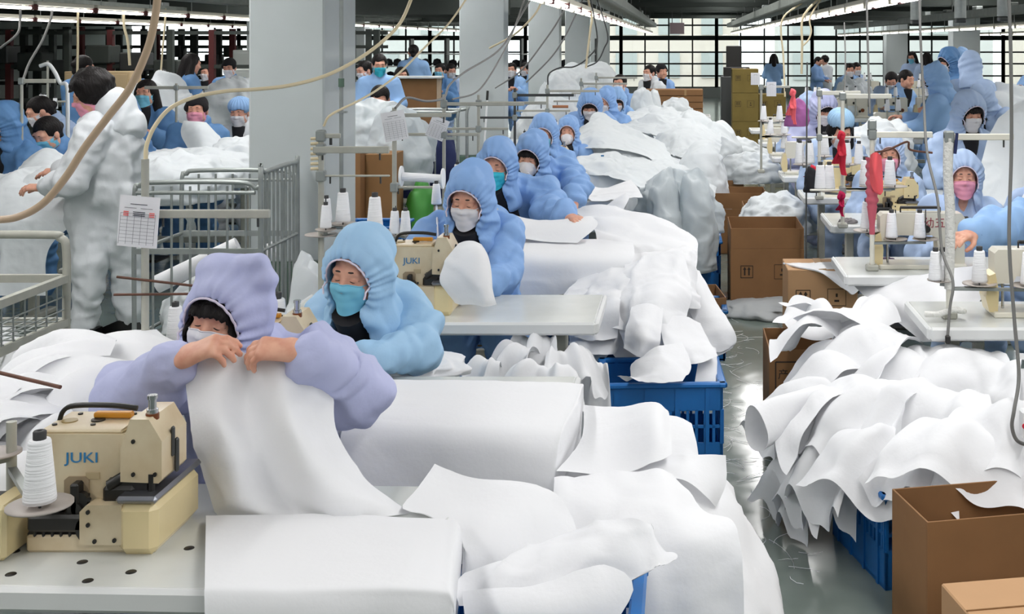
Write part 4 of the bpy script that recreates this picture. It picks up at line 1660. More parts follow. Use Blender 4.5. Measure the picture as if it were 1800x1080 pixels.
for k, (x, y, z0, lab) in enumerate([(-1.49, 7.6, 1.56, 'rusty thread stand pole behind the worker with the spool'), (-1.5, 8.95, 1.5, 'thin grey thread stand before the second column'), (-1.42, 10.3, 1.5, 'dark thread stand behind the fringe worker'),
                            (-1.30, 11.7, 1.48, 'thread stand with a wooden roll above the hooded workers'), (-1.1, 13.2, 1.5, 'far thread stand beside the tent shaped sheet'), (-1.05, 14.8, 1.52, 'furthest thread stand of the hooded line')]):
    st = thread_stand(lab, (x, y, .75), z0, [(z0 - .06, -.02, .5, .022, 0), (z0 - .25, -.3, .22, .018, 0)], [(.08, .02, 1.0, .05), (.2, .02, 1.0, .05)], r=.011, pole=STEEL if k != 2 else DKSTEEL)
    if k == 3:
        MB().cyl((.05, 0, .52), (.2, 0, .52), .014, n=10).build('wooden_roll', mat('roll_wood', S(170, 112, 76), .6), st)
    for j, dx in enumerate((.08, .2)):
        thread_cone('%s white cone on the %s' % (('First', 'Second')[j], lab), (x + dx, y + .02, 1.008), .9)
# the big empty spool and its cone beside the blue hood
t = thing('thread_spool', 'large white flanged spool lying across the stand beside the blue hood', 'spool', P(742, 312, 6.15))
MB().cyl((-.1, 0, .004), (.1, 0, -.008), .022, n=16).build('barrel', THREAD, t)
for s in (-1, 1):
    MB().cyl((s * .105 - .004, 0, -s * .006), (s * .105 + .004, 0, -s * .006), .052, n=22).build('flange', mat('white_plastic', S(236, 238, 240), .4), t)
thread_cone('white thread cone hanging on a white rod under the big spool', P(767, 360, 5.85), .8)
tag(MB().tube([P(767, 362, 5.85), P(769, 395, 5.7), P(771, 424, 5.6)], .005, 6, 6).build('thread_tube', mat('white_tube', S(226, 224, 230), .5)), 'thin white thread tube leading down to the lettered machine', 'tube')


# ---------------- the people of this line
def wp(loc, **k):
    """A pose given in world points, made relative to the person's place on the floor."""
    J = {}
    for n, v in k.items():
        J[n] = tuple(np.array(v) - np.array(loc)) if isinstance(v, tuple) and len(v) == 3 and n not in ('da', 'db', 'na', 'nb') else v
    return pose(**J)


L = (-1.19, 3.47, 0)
J1 = wp(L, pelvis=(-1.19, 3.47, .54), chest=(-1.19, 3.45, .80), neck=(-1.20, 3.42, .985), head=P(395, 560, 3.34), yaw=-10, pitch=2, roll=8,
        sha=(-1.355, 3.46, .955), shb=(-1.015, 3.45, .965), ela=P(222, 706, 3.20), elb=P(622, 692, 3.20), wra=P(322, 628, 3.02), wrb=P(522, 616, 3.03),
        kna=(-1.33, 3.09, .56), knb=(-1.05, 3.09, .56), ana=(-1.33, 3.15, .1), anb=(-1.05, 3.15, .1), hand='droop', da=(.85, -.10, .34), db=(-.88, -.12, .08), na=(-.25, -.40, .88), nb=(.1, -.42, .9))
W1 = person('person in lavender hooded coverall bending over white cloth held in both hands', L, J1, 'lavender', 'white', hood=1, h=.0075, loose=1.2, seed=3, shirt=None)
L = (-1.13, 4.62, 0)
J2 = wp(L, pelvis=(-1.13, 4.62, .53), chest=(-1.13, 4.50, .80), neck=(-1.13, 4.40, .965), head=P(628, 479, 4.2), yaw=-13, pitch=9, roll=5,
        sha=(-1.285, 4.42, .905), shb=(-1.0, 4.42, .895), ela=P(572, 630, 4.22), elb=P(738, 618, 4.22), wra=P(585, 655, 3.95), wrb=P(640, 628, 4.02),
        kna=(-1.27, 4.25, .56), knb=(-.99, 4.25, .56), ana=(-1.27, 4.35, .1), anb=(-.99, 4.35, .1), nb=(0, -.5, .8))
W2 = person('person in pale blue hooded coverall and cyan pleated mask looking down at work', L, J2, 'pale', 'cyan', hood=0, h=.008, loose=1.08, seed=8, fringe=False)
link('lanyard', MB().tube([(.045, -.26, .98), (.03, -.265, .93), (.012, -.27, .88)], .006, 6).mesh('lanyard'), mat('royal_blue', S(40, 70, 200), .6), W2)
L = (-.985, 6.0, 0)
J3 = wp(L, pelvis=(-.985, 6.0, .54), chest=(-.99, 5.88, .83), neck=(-.99, 5.80, 1.02), head=P(824, 350, 5.62), yaw=-8, pitch=15, roll=3,
        sha=(-1.16, 5.80, .985), shb=(-.83, 5.80, .98), ela=P(728, 470, 5.58), elb=P(880, 492, 5.58), wra=P(765, 500, 5.30), wrb=P(835, 500, 5.33),
        kna=(-1.05, 5.52, .56), knb=(-.80, 5.52, .56), ana=(-1.02, 5.62, .1), anb=(-.80, 5.60, .1))
W3 = person('person in blue hooded coverall and white mask sewing a white cap shaped piece', L, J3, 'blue', 'white', hood=2, h=.009, loose=1.12, seed=12, fringe=False)
L = (-.95, 7.4, 0)
J4 = wp(L, pelvis=(-.95, 7.4, .54), chest=(-.96, 7.28, .84), neck=(-1.0, 7.18, 1.03), head=P(872, 292, 6.98), yaw=-4, pitch=10, roll=2,
        sha=(-1.15, 7.18, .99), shb=(-.80, 7.18, .99), ela=P(850, 380, 6.9), elb=P(960, 372, 6.95), wra=P(880, 392, 6.6), wrb=P(1003, 383, 6.65))
W4 = person('person in blue hooded coverall with bright cyan mask reaching towards the sheets', L, J4, 'blue', 'teal', hood=0, h=.010, loose=1.15, seed=17, fringe=False)
L = (-.85, 8.5, 0)
J5 = wp(L, pelvis=(-.85, 8.5, .54), chest=(-.88, 8.4, .84), neck=(-.93, 8.25, 1.02), head=P(933, 276, 8.0), yaw=-10, pitch=12, roll=5,
        sha=(-1.10, 8.25, .99), shb=(-.75, 8.25, .99), ela=P(915, 350, 8.0), elb=P(1015, 330, 8.0), wra=P(950, 365, 7.7), wrb=P(1008, 358, 7.75))
W5 = person('person in blue hood with black fringe and white cup mask behind the cyan mask', L, J5, 'blue', 'white', 'cup', hood=2, h=.012, loose=1.15, seed=21)

# a stool for each of the nearest
stool = thing('stool', 'low wooden stool under the worker in white mask', 'stool', (-.985, 6.02, 0), 0, 'work stools')
MB().box((0, 0, .43), (.36, .28, .035), .008).build('seat', WOOD, stool)
for sx in (-1, 1):
    for sy in (-1, 1):
        MB().box((sx * .15, sy * .1, .21), (.035, .035, .42), .004).build('leg', WOOD, stool)
    MB().box((sx * .15, 0, .14), (.025, .2, .03)).build('rail', WOOD, stool)
for (x, y), lab in (((-1.19, 3.49), 'low wooden stool under the lavender worker'), ((-1.13, 4.65), 'low wooden stool under the pale blue worker'), ((-.95, 7.42), 'low wooden stool under the cyan masked worker'), ((-.85, 8.52), 'low wooden stool under the fringe worker')):
    copy_tree(stool, (x, y, 0), 0, lab)
# ------------------------------------------------------------------ white cloth along the hooded line
fabric('fabric_sheet', 'flat white sheet spread over the nearest table and hanging off its front', [
    [(362, 908, 2.86), (520, 906, 2.86), (680, 910, 2.86), (780, 914, 2.86), (810, 934, 2.82), (806, 1040, 2.80)],
    [(361, 965, 2.66), (520, 965, 2.66), (680, 967, 2.66), (774, 970, 2.66), (801, 990, 2.63), (799, 1090, 2.62)],
    [(360, 1020, 2.50), (520, 1022, 2.50), (680, 1023, 2.49), (769, 1026, 2.49), (797, 1046, 2.47), (796, 1140, 2.46)],
    [(360, 1052, 2.455), (520, 1054, 2.455), (680, 1054, 2.455), (768, 1058, 2.455), (796, 1075, 2.445), (794, 1160, 2.44)],
    [(362, 1135, 2.435), (520, 1136, 2.435), (680, 1136, 2.435), (768, 1138, 2.435), (794, 1150, 2.43), (792, 1220, 2.43)],
    [(364, 1240, 2.43), (520, 1240, 2.43), (680, 1240, 2.43), (768, 1240, 2.43), (792, 1250, 2.43), (790, 1290, 2.43)]], wr=.004, seed=2, cell=.016)
fabric('fabric_sheet', 'white cloth gathered in the lavender worker\'s hands and falling to the table', [
    [(336, 618, 3.085), (395, 606, 3.075), (435, 622, 3.08), (480, 608, 3.07), (545, 632, 3.08), (588, 655, 3.09)],
    [(329, 680, 3.04), (385, 690, 3.00), (440, 702, 3.03), (497, 688, 2.985), (552, 705, 3.03), (585, 702, 3.07)],
    [(338, 750, 2.97), (395, 760, 2.915), (458, 775, 2.965), (518, 762, 2.905), (566, 775, 2.975), (590, 765, 3.03)],
    [(352, 820, 2.945), (412, 830, 2.885), (478, 842, 2.94), (548, 832, 2.87), (606, 838, 2.935), (634, 838, 3.0)],
    [(372, 876, 2.93), (430, 885, 2.87), (505, 890, 2.915), (575, 885, 2.86), (646, 885, 2.89), (684, 880, 2.96)],
    [(392, 908, 2.92), (460, 911, 2.87), (530, 912, 2.89), (600, 911, 2.86), (668, 910, 2.88), (722, 910, 2.93)]], wr=.007, seed=5, cell=.013, fold=.006, sharp=1.5)
fabric('fabric_stack', 'thick stack of white sheets lying over the second table with a rounded front', [
    [(690, 668, 3.97), (800, 669, 3.97), (920, 672, 3.97), (1012, 676, 3.97), (1024, 690, 3.96), (1020, 790, 3.95)],
    [(655, 700, 3.73), (790, 702, 3.73), (910, 704, 3.73), (1000, 708, 3.73), (1014, 722, 3.72), (1008, 830, 3.71)],
    [(618, 733, 3.53), (770, 738, 3.53), (890, 740, 3.53), (978, 746, 3.53), (994, 762, 3.52), (986, 870, 3.51)],
    [(600, 762, 3.455), (760, 768, 3.455), (880, 772, 3.455), (968, 782, 3.455), (984, 796, 3.46), (976, 900, 3.46)],
    [(598, 815, 3.425), (740, 822, 3.425), (872, 826, 3.425), (962, 834, 3.425), (978, 845, 3.44), (968, 930, 3.44)],
    [(605, 880, 3.41), (722, 892, 3.41), (862, 896, 3.41), (955, 900, 3.41), (970, 910, 3.43), (962, 980, 3.43)],
    [(610, 980, 3.40), (722, 990, 3.40), (862, 995, 3.40), (950, 995, 3.40), (964, 1000, 3.42), (956, 1040, 3.42)]], wr=.004, seed=9, cell=.018)
fabric('fabric_sheet', 'creased white sheet with a raised corner beside the thick stack', [
    [(1026, 712, 3.85), (1090, 714, 3.78), (1150, 706, 3.70), (1174, 722, 3.66)],
    [(1022, 772, 3.62), (1085, 766, 3.58), (1150, 754, 3.50), (1178, 766, 3.50)],
    [(978, 832, 3.42), (1080, 836, 3.39), (1150, 815, 3.38), (1182, 800, 3.40)]], wr=.005, seed=6)
fabric('fabric_sheet', 'rounded white sheet edge rising behind the raised corner', [
    [(1160, 728, 3.95), (1195, 735, 3.92), (1216, 745, 3.88)], [(1172, 775, 3.75), (1205, 775, 3.75), (1226, 788, 3.70)], [(1175, 808, 3.62), (1212, 812, 3.60), (1230, 835, 3.58)]], wr=.004, seed=7)
fabric('fabric_sheet', 'stiff white sheet end jutting over the aisle with a square corner', [
    [(1090, 818, 3.47), (1180, 800, 3.46), (1235, 800, 3.45), (1276, 801, 3.44)],
    [(1110, 830, 3.41), (1190, 818, 3.39), (1240, 838, 3.38), (1276, 850, 3.40)],
    [(1150, 836, 3.36), (1205, 845, 3.34), (1240, 872, 3.33), (1258, 892, 3.36)]], wr=.003, seed=8)
fabric('fabric_sheet', 'big white sheet falling from the heap to the aisle floor', [
    [(975, 842, 3.36), (1060, 834, 3.33), (1150, 822, 3.30), (1182, 832, 3.30)],
    [(975, 880, 3.20), (1075, 890, 3.12), (1175, 885, 3.10), (1238, 890, 3.15)],
    [(980, 960, 3.02), (1080, 970, 2.98), (1190, 950, 2.99), (1288, 912, 3.06)],
    [(985, 1040, 2.96), (1090, 1040, 2.93), (1200, 1035, 2.93), (1303, 1000, 2.99)],
    [(985, 1120, 2.93), (1090, 1120, 2.91), (1200, 1120, 2.91), (1307, 1110, 2.95)],
    [(985, 1300, 2.90), (1090, 1300, 2.88), (1200, 1300, 2.88), (1309, 1300, 2.92)],
    [(985, 1430, 2.90), (1090, 1430, 2.88), (1200, 1430, 2.88), (1312, 1430, 2.92)]], wr=.010, seed=10, fold=.012, fscale=4, sharp=1.3)
fabric('fabric_sheet', 'white sheet with an upright corner between the held cloth and the heap', [
    [(766, 808, 3.06), (830, 836, 3.05), (890, 850, 3.05), (942, 858, 3.05)],
    [(735, 858, 2.98), (825, 880, 2.98), (910, 868, 3.01), (985, 878, 3.02)],
    [(708, 905, 2.91), (820, 922, 2.90), (930, 898, 2.95), (1010, 930, 2.96)],
    [(780, 925, 2.86), (832, 962, 2.83), (930, 958, 2.87), (1006, 985, 2.88)],
    [(812, 950, 2.83), (838, 1010, 2.79), (920, 1000, 2.81), (990, 1012, 2.82)],
    [(812, 1010, 2.80), (838, 1060, 2.77), (920, 1050, 2.79), (990, 1050, 2.80)]], wr=.007, seed=11, fold=.012, fscale=6, sharp=1.4)
fabric('fabric_sheet', 'crumpled white sheet with pointed corner spread over the blue crate', [
    [(985, 968, 2.81), (1040, 940, 2.78), (1108, 921, 2.76), (1128, 938, 2.76)],
    [(900, 982, 2.76), (1010, 972, 2.70), (1090, 962, 2.70), (1162, 985, 2.73)],
    [(812, 1020, 2.70), (950, 1022, 2.64), (1075, 1018, 2.66), (1185, 1002, 2.71)],
    [(812, 1072, 2.64), (930, 1064, 2.60), (1030, 1048, 2.62), (1098, 1022, 2.66)]], wr=.015, seed=14, fold=.018, fscale=7, sharp=1.6, cell=.012)
fabric('fabric_sheet', 'lowest white sheet end drooping over the blue crate at the bottom edge', [
    [(815, 1045, 2.63), (930, 1038, 2.59), (1030, 1012, 2.60), (1062, 1002, 2.61)],
    [(815, 1090, 2.57), (930, 1085, 2.53), (1040, 1060, 2.54), (1112, 1032, 2.58)],
    [(815, 1180, 2.54), (930, 1170, 2.50), (1030, 1140, 2.50), (1080, 1100, 2.53)]], wr=.010, seed=15, fold=.010, sharp=1.4)
crate('blue crate showing one corner at the bottom edge under the sheets', (-.31, 2.64, .328), (.42, .42, .325), 0.0)
crate('lower blue crate under the one at the bottom edge', (-.31, 2.64, 0), (.42, .42, .325), 0.0)
crumple('fabric_heap', 'white cloth heap filling the gap under the creased sheets', (-.12, 3.45, .0), (.42, .5, .52), seed=3, amp=.1)

# table three and the crates beside it
fabric('cap_piece', 'white cap shaped piece standing on the bare table before the machine', [
    [(806, 428, 5.06), (818, 424, 5.05), (832, 424, 5.05), (846, 430, 5.06)],
    [(786, 455, 5.04), (812, 448, 5.01), (840, 448, 5.01), (860, 458, 5.05)],
    [(772, 492, 5.02), (808, 490, 4.98), (842, 490, 4.98), (864, 492, 5.03)],
    [(784, 515, 5.02), (812, 520, 4.99), (845, 522, 4.99), (868, 522, 5.03)],
    [(800, 532, 5.04), (820, 535, 5.02), (850, 536, 5.02), (872, 534, 5.04)]], wr=.008, seed=16, cell=.010, cat='garment piece', sharp=1.5)
crate('bright blue crate full of white pieces beside the bare table\'s end', (-.10, 5.40, 0), (.52, .42, .43), .05)
crate('blue crate behind, half hidden by white pieces, with dark inside', (-.42, 6.05, 0), (.56, .40, .44), -.1, m=CRATED)
R = random.Random(5)
for i, (px, py, Y, rx, ry, rz, lab) in enumerate([
        (700, 655, 4.35, .2, .15, .06, 'white pieces on the floor behind the pale blue worker')]):
    X_, Y_, Z_ = P(px, py, Y)
    crumple('fabric_bundle', lab, (X_, Y_, Z_ - rz * .1), (rx, ry, rz), seed=40 + i, res=44, amp=.34, freq=.8)
for i, (rows, lab) in enumerate([
        ([[(1110, 640, 5.3), (1150, 610, 5.35), (1200, 600, 5.4)], [(1105, 668, 5.15), (1150, 650, 5.15), (1215, 645, 5.25)], [(1085, 660, 5.1), (1140, 672, 5.08), (1200, 668, 5.12)]], 'white pieces heaped inside the bright blue crate'),
        ([[(1110, 540, 5.6), (1140, 535, 5.6), (1165, 545, 5.6)], [(1100, 585, 5.45), (1135, 585, 5.4), (1160, 590, 5.45)], [(1095, 610, 5.4), (1125, 628, 5.35), (1158, 622, 5.4)]], 'square cut white piece hanging into the bright crate'),
        ([[(1160, 560, 5.6), (1200, 555, 5.6), (1230, 570, 5.6)], [(1165, 600, 5.45), (1205, 600, 5.45), (1245, 600, 5.5)], [(1180, 640, 5.35), (1225, 640, 5.3), (1262, 628, 5.35)]], 'white piece with cut corner hanging over the bright crate\'s aisle side'),
        ([[(1195, 478, 6.2), (1212, 474, 6.2), (1228, 480, 6.2)], [(1200, 520, 6.0), (1228, 510, 5.98), (1252, 520, 6.0)], [(1220, 565, 5.85), (1250, 560, 5.82), (1275, 560, 5.85)], [(1240, 610, 5.72), (1270, 612, 5.7), (1295, 592, 5.72)], [(1258, 628, 5.7), (1272, 622, 5.69), (1288, 612, 5.7)]], 'long white sleeve like strip sliding down towards the aisle'),
        ([[(1232, 610, 5.5), (1248, 608, 5.5), (1258, 612, 5.5)], [(1225, 650, 5.35), (1245, 650, 5.35), (1260, 655, 5.35)], [(1215, 712, 5.2), (1240, 708, 5.2), (1262, 690, 5.22)]], 'white flap hanging to the floor beside the bright crate'),
        ([[(1000, 580, 5.9), (1050, 560, 5.9), (1100, 555, 5.9)], [(1000, 600, 5.7), (1050, 590, 5.7), (1095, 590, 5.7)], [(1005, 622, 5.6), (1050, 626, 5.6), (1080, 622, 5.6)]], 'grey white piece lying in the crate behind'),
]):
    fabric('garment_piece', lab, rows, wr=.008, seed=50 + i, cell=.014, fold=.01, fscale=8, cat='garment piece', sharp=1.5)

for i, (px, py, Y, az, ln, wd, dr, am, lab) in enumerate([
        (950, 605, 5.0, 262, .20, .26, .16, .05, 'white piece bunched under the end of the bare table'), (935, 625, 4.9, 230, .20, .26, .10, .05, 'frilled white piece under the bare table\'s leg'),
        (985, 625, 4.9, 300, .18, .26, .12, .05, 'white piece opening towards the crates'), (870, 650, 4.8, 240, .14, .18, .04, .035, 'small frilled white piece by the stool'),
        (965, 655, 4.75, 265, .18, .30, .08, .04, 'flat white piece in front of the bunched one'), (1050, 650, 5.0, 265, .20, .17, .24, .03, 'puffed white piece hanging at the bright crate\'s edge'), (1020, 640, 5.05, 250, .2, .2, .2, .04, 'white piece squeezed between the stack and the crate')]):
    ruffle('garment_piece', lab, P(px, py, Y), math.radians(az), ln, wd, dr, .06, 1.8, am, 90 + i, cell=.010)

# the draped fourth table and the heap at its end
fabric('fabric_sheet', 'flat white sheet draped over the fourth table\'s front', [
    [(905, 418, 6.62), (1000, 420, 6.62), (1112, 424, 6.62)], [(900, 434, 6.3), (1000, 436, 6.3), (1115, 440, 6.3)], [(893, 452, 6.13), (1000, 455, 6.13), (1112, 458, 6.13)],
    [(893, 490, 6.09), (1000, 490, 6.09), (1085, 486, 6.09)], [(900, 524, 6.08), (985, 518, 6.08), (1050, 498, 6.08)]], wr=.003, seed=60)
fabric('fabric_sheet', 'folded white sheet with turned over point before the cyan masked worker', [
    [(886, 374, 6.62), (950, 388, 6.6), (1040, 380, 6.6)], [(890, 395, 6.52), (960, 400, 6.5), (1050, 396, 6.48)], [(898, 415, 6.45), (960, 425, 6.42), (1015, 428, 6.40)]], wr=.004, seed=61, fold=.006)
fabric('fabric_sheet', 'wide white sheet stretched from the cyan masked worker towards the aisle', [
    [(1005, 368, 7.3), (1060, 360, 7.25), (1130, 372, 7.15), (1185, 392, 7.0)], [(1040, 395, 6.9), (1110, 396, 6.85), (1175, 405, 6.8), (1222, 424, 6.7)],
    [(1050, 425, 6.6), (1120, 428, 6.55), (1180, 432, 6.5), (1226, 440, 6.5)], [(1060, 455, 6.4), (1120, 455, 6.4), (1180, 455, 6.4), (1222, 462, 6.4)]], wr=.008, seed=62, fold=.012, fscale=5, sharp=1.4)
crumple('fabric_heap', 'core of the tangled white heap at the aisle end of the fourth table', (-.20, 6.2, .0), (.30, .36, .60), seed=63, amp=.12, res=50)
for i, (rows, lab) in enumerate([
        ([[(1050, 462, 6.35), (1110, 448, 6.35), (1175, 438, 6.4), (1226, 430, 6.45)], [(1010, 500, 6.05), (1080, 488, 6.0), (1150, 478, 6.02), (1224, 470, 6.15)], [(985, 535, 5.88), (1060, 530, 5.78), (1130, 528, 5.78), (1205, 525, 5.95)], [(995, 565, 5.8), (1060, 575, 5.68), (1125, 588, 5.62), (1190, 590, 5.78)]], 'crumpled white sheet pouring over the aisle end of the fourth table'),
        ([[(1100, 470, 6.1), (1145, 455, 6.1), (1200, 455, 6.1)], [(1090, 510, 5.85), (1150, 500, 5.8), (1215, 500, 5.85)], [(1085, 560, 5.7), (1150, 550, 5.6), (1205, 560, 5.68)], [(1098, 612, 5.6), (1130, 630, 5.52), (1160, 615, 5.55)]], 'white piece with pointed tail sliding off the tangled heap'),
        ([[(1005, 520, 5.95), (1050, 505, 5.95), (1095, 500, 5.95)], [(985, 550, 5.8), (1040, 545, 5.72), (1090, 545, 5.72)], [(1000, 590, 5.7), (1045, 600, 5.62), (1085, 595, 5.64)]], 'rounded white fold of the tangled heap near the bare table'),
        ([[(1180, 445, 6.2), (1210, 432, 6.25), (1228, 440, 6.3)], [(1175, 490, 6.0), (1205, 485, 5.98), (1222, 500, 6.0)], [(1185, 540, 5.85), (1210, 545, 5.82), (1225, 548, 5.85)]], 'upright white fold at the aisle edge of the tangled heap')]):
    fabric('garment_piece', lab, rows, wr=.014, seed=64 + i, cell=.014, fold=.035, fscale=5.5, cat='garment piece', sharp=1.8)
for i in range(4):
    az = math.radians([245, 280, 305, 330][i])
    ruffle('garment_piece', '%s loose white piece low on the tangled heap, counted from the table side' % ORD[i].capitalize(), (-.2, 6.0, [.60, .58, .58, .62][i]), az, [.42, .4, .38, .36][i], .36, .22, .04, 1.6, .05, 70 + i, group='loose pieces of the tangled heap')
fabric('garment_piece', 'white limb shaped piece pointing up behind the wide stretched sheet', [
    [(1030, 388, 8.2), (1060, 382, 8.2), (1090, 376, 8.2)], [(1060, 365, 8.3), (1085, 362, 8.3), (1100, 360, 8.3)], [(1092, 342, 8.4), (1100, 338, 8.4), (1108, 345, 8.4)]], wr=.006, seed=80, cat='garment piece')
fabric('fabric_sheet', 'white sheets lying on the table behind the fringe worker', [
    [(1012, 320, 9.6), (1060, 330, 9.4), (1110, 318, 9.3)], [(1015, 340, 9.0), (1060, 338, 8.9), (1122, 332, 8.9)], [(1040, 352, 8.6), (1085, 350, 8.6), (1130, 345, 8.6)]], wr=.008, seed=81, fold=.02, fscale=6)

# the great far heap
heap = [(1075, 300, 10.2, .45, .4, .42, 'smooth white bulge of the great heap with one blue speck'), (1085, 262, 11.6, .50, .45, .55, 'broad white slope of the great heap under the tent peak'), (1165, 315, 10.6, .42, .45, .5, 'white lump of the great heap over the hanging plastic'),
        (1200, 262, 12.6, .42, .5, .52, 'middle lump of the great heap towards the aisle'), (1150, 232, 13.6, .48, .5, .52, 'lump of the great heap behind the tent peak'), (1215, 228, 14.6, .45, .5, .62, 'high lump of the great heap near the carton stack'),
        (1150, 205, 15.2, .42, .5, .6, 'lump of the great heap below the pointed one'), (1235, 300, 11.2, .26, .35, .62, 'low aisle side lump of the great heap'), (1260, 245, 14.2, .28, .4, .55, 'last lump of the great heap by the open boxes')]
for i, (px, py, Y, rx, ry, rz, lab) in enumerate(heap):
    X_, Y_, Z_ = P(px, py, Y)
    crumple('fabric_heap', lab, (X_, Y_, Z_ - rz * .95), (rx, ry, rz), m=CLOTH2, seed=100 + i, res=52, amp=.18, freq=.75, group='lumps of the great white heap')
fabric('fabric_sheet', 'tent shaped white sheet peaking over a hooded worker', [
    [(1022, 228, 11.9), (1052, 200, 12.3), (1090, 215, 12.2), (1165, 255, 12.0)], [(1012, 245, 11.4), (1055, 228, 11.4), (1110, 245, 11.3), (1180, 275, 11.2)], [(1000, 262, 11.0), (1060, 262, 10.8), (1120, 272, 10.7), (1185, 300, 10.6)]], m=CLOTH2, wr=.012, seed=120, fold=.02, fscale=4)
for i, (rows, lab) in enumerate([
        ([[(1060, 262, 11.7), (1130, 258, 11.8), (1205, 285, 11.5)], [(1030, 288, 10.6), (1120, 286, 10.5), (1218, 318, 10.4)], [(1020, 308, 9.95), (1110, 322, 9.75), (1205, 345, 9.85)]], 'broad smooth sheet draped low over the great heap'),
        ([[(1160, 208, 14.2), (1215, 208, 14.4), (1268, 232, 14.1)], [(1148, 240, 13.0), (1210, 240, 12.8), (1265, 262, 12.8)], [(1168, 272, 12.1), (1215, 282, 11.9), (1258, 300, 11.9)]], 'draped sheet on the aisle slope of the great heap'),
        ([[(1108, 196, 15.1), (1150, 186, 15.3), (1202, 200, 15.1)], [(1090, 218, 13.8), (1150, 218, 13.6), (1208, 232, 13.8)], [(1085, 232, 13.1), (1150, 240, 12.9), (1200, 250, 13.0)]], 'draped sheet high on the great heap below the pointed bundle'),
        ([[(1190, 285, 11.7), (1230, 280, 11.8), (1264, 298, 11.6)], [(1178, 325, 10.7), (1225, 326, 10.5), (1255, 342, 10.7)], [(1188, 358, 10.1), (1225, 364, 9.9), (1248, 372, 10.1)]], 'sheet end hanging from the great heap over the plastic')]):
    fabric('fabric_sheet', lab, rows, m=CLOTH2, wr=.016, seed=400 + i, cell=.022, fold=.05, fscale=3.2, sharp=1.6)
for i, (px, py, Y, rx, rz, lab) in enumerate([(1128, 180, 15.6, .17, .40, 'pointed white bundle sticking up beside the flat carton stack'), (1148, 172, 16.0, .10, .25, 'narrow white peak before the flat carton stack'), (1185, 190, 16.5, .25, .3, 'white bundle before the flat carton stack')]):
    X_, Y_, Z_ = P(px, py, Y)
    rz = (Z_ + rz * .3 - .72) / 1.25
    crumple('fabric_bundle', lab, (X_, Y_, .72), (rx, .2, rz), m=CLOTH2, seed=130 + i, amp=.25, res=40)
tag(MB().box((0, 0, 0), (.025, .004, .012)).build('blue_speck', LOGO), 'tiny blue scrap on the great heap', 'scrap').location = P(1059, 274, 9.88)
for i, (px, py, Y, rx, rz, lab) in enumerate([(1170, 395, 8.9, .14, .48, 'clear plastic bag hanging from the heap, nearer one'), (1222, 400, 8.9, .14, .50, 'clear plastic bag drooping into the aisle'), (1190, 360, 9.4, .3, .35, 'crinkled plastic over the crate rim')]):
    X_, Y_, Z_ = P(px, py, Y)
    crumple('plastic_bag', lab, (X_, Y_, max(Z_ - rz * .6, .02)), (rx, .2, rz), m=PLASTIC, seed=140 + i, amp=.25, res=40, cat='plastic bag')
crate('blue crate under the hanging plastic at the aisle', (.03, 9.3, 0), (.5, .4, .4), 0.0)
crate('blue crate low beside the open carton in the aisle', (-.0, 7.4, 0), (.5, .4, .3), 0.0, m=CRATED)

# the white heap left of the lavender worker
crumple('fabric_heap', 'white heap behind the nearest machine', (-1.80, 3.60, .0), (.36, .34, .52), seed=150, amp=.10, res=50)
for i, (px, py, Y, az, ln, wd, dr, lab) in enumerate([
        (200, 610, 3.75, 200, .5, .55, .35, 'white piece fanning out beside the grey pole'), (230, 640, 3.6, 240, .5, .6, .35, 'white piece with rolled edge before the grey pole'), (150, 680, 3.5, 205, .45, .5, .3, 'white piece bent towards the wire cart'),
        (120, 720, 3.3, 215, .45, .5, .3, 'curled white piece left of the lavender sleeve'), (60, 730, 3.2, 225, .4, .5, .3, 'ruffled white piece at the left edge'), (90, 800, 3.1, 240, .35, .5, .25, 'white piece just behind the big thread cone'),
        (170, 740, 3.2, 255, .3, .5, .25, 'white piece behind the overlock machine\'s top'), (30, 690, 3.4, 190, .4, .5, .3, 'outermost ruffled white piece')]):
    ruffle('garment_piece', lab, P(px, py, Y), math.radians(az), ln, wd, dr, .06, 1.7, .045, 160 + i)
fabric('garment_piece', 'smooth white piece lying on top of the heap by the grey pole', [
    [(130, 612, 4.0), (190, 588, 4.05), (245, 577, 4.1), (310, 600, 4.1)], [(110, 650, 3.8), (180, 625, 3.8), (240, 612, 3.85), (308, 630, 3.9)], [(95, 700, 3.6), (170, 680, 3.6), (230, 665, 3.65), (300, 670, 3.7)], [(80, 745, 3.5), (160, 735, 3.5), (220, 725, 3.5), (290, 720, 3.55)]], wr=.012, seed=170, fold=.02, fscale=6, cat='garment piece', sharp=1.4)
for i, (px, py) in enumerate(((168, 605), (148, 618))):
    t = MB().tube([P(px, py, 3.98), P(px + 14, py + 22, 3.9)], .02, 10).build('rolled_piece', CLOTH)
    tag(t, ('first', 'second')[i] + ' little rolled white piece poking out of the heap by the wire cart', 'fabric roll', 'little rolled pieces')
tag(MB().cyl(P(-12, 653, 3.3), P(106, 681, 3.2), .0055, n=8).build('steel_rod', RUST), 'thin dark rod crossing the left edge above the white heap', 'rod')
fabric('garment_piece', 'white cloth corner hanging under the wire cart', [
    [(-30, 560, 5.6), (0, 560, 5.6), (25, 570, 5.6)], [(-20, 600, 5.5), (15, 605, 5.5), (45, 615, 5.5)], [(0, 660, 5.4), (40, 665, 5.4), (72, 660, 5.4)], [(5, 692, 5.35), (30, 692, 5.35), (60, 686, 5.35)]], wr=.006, seed=171, cat='garment piece')
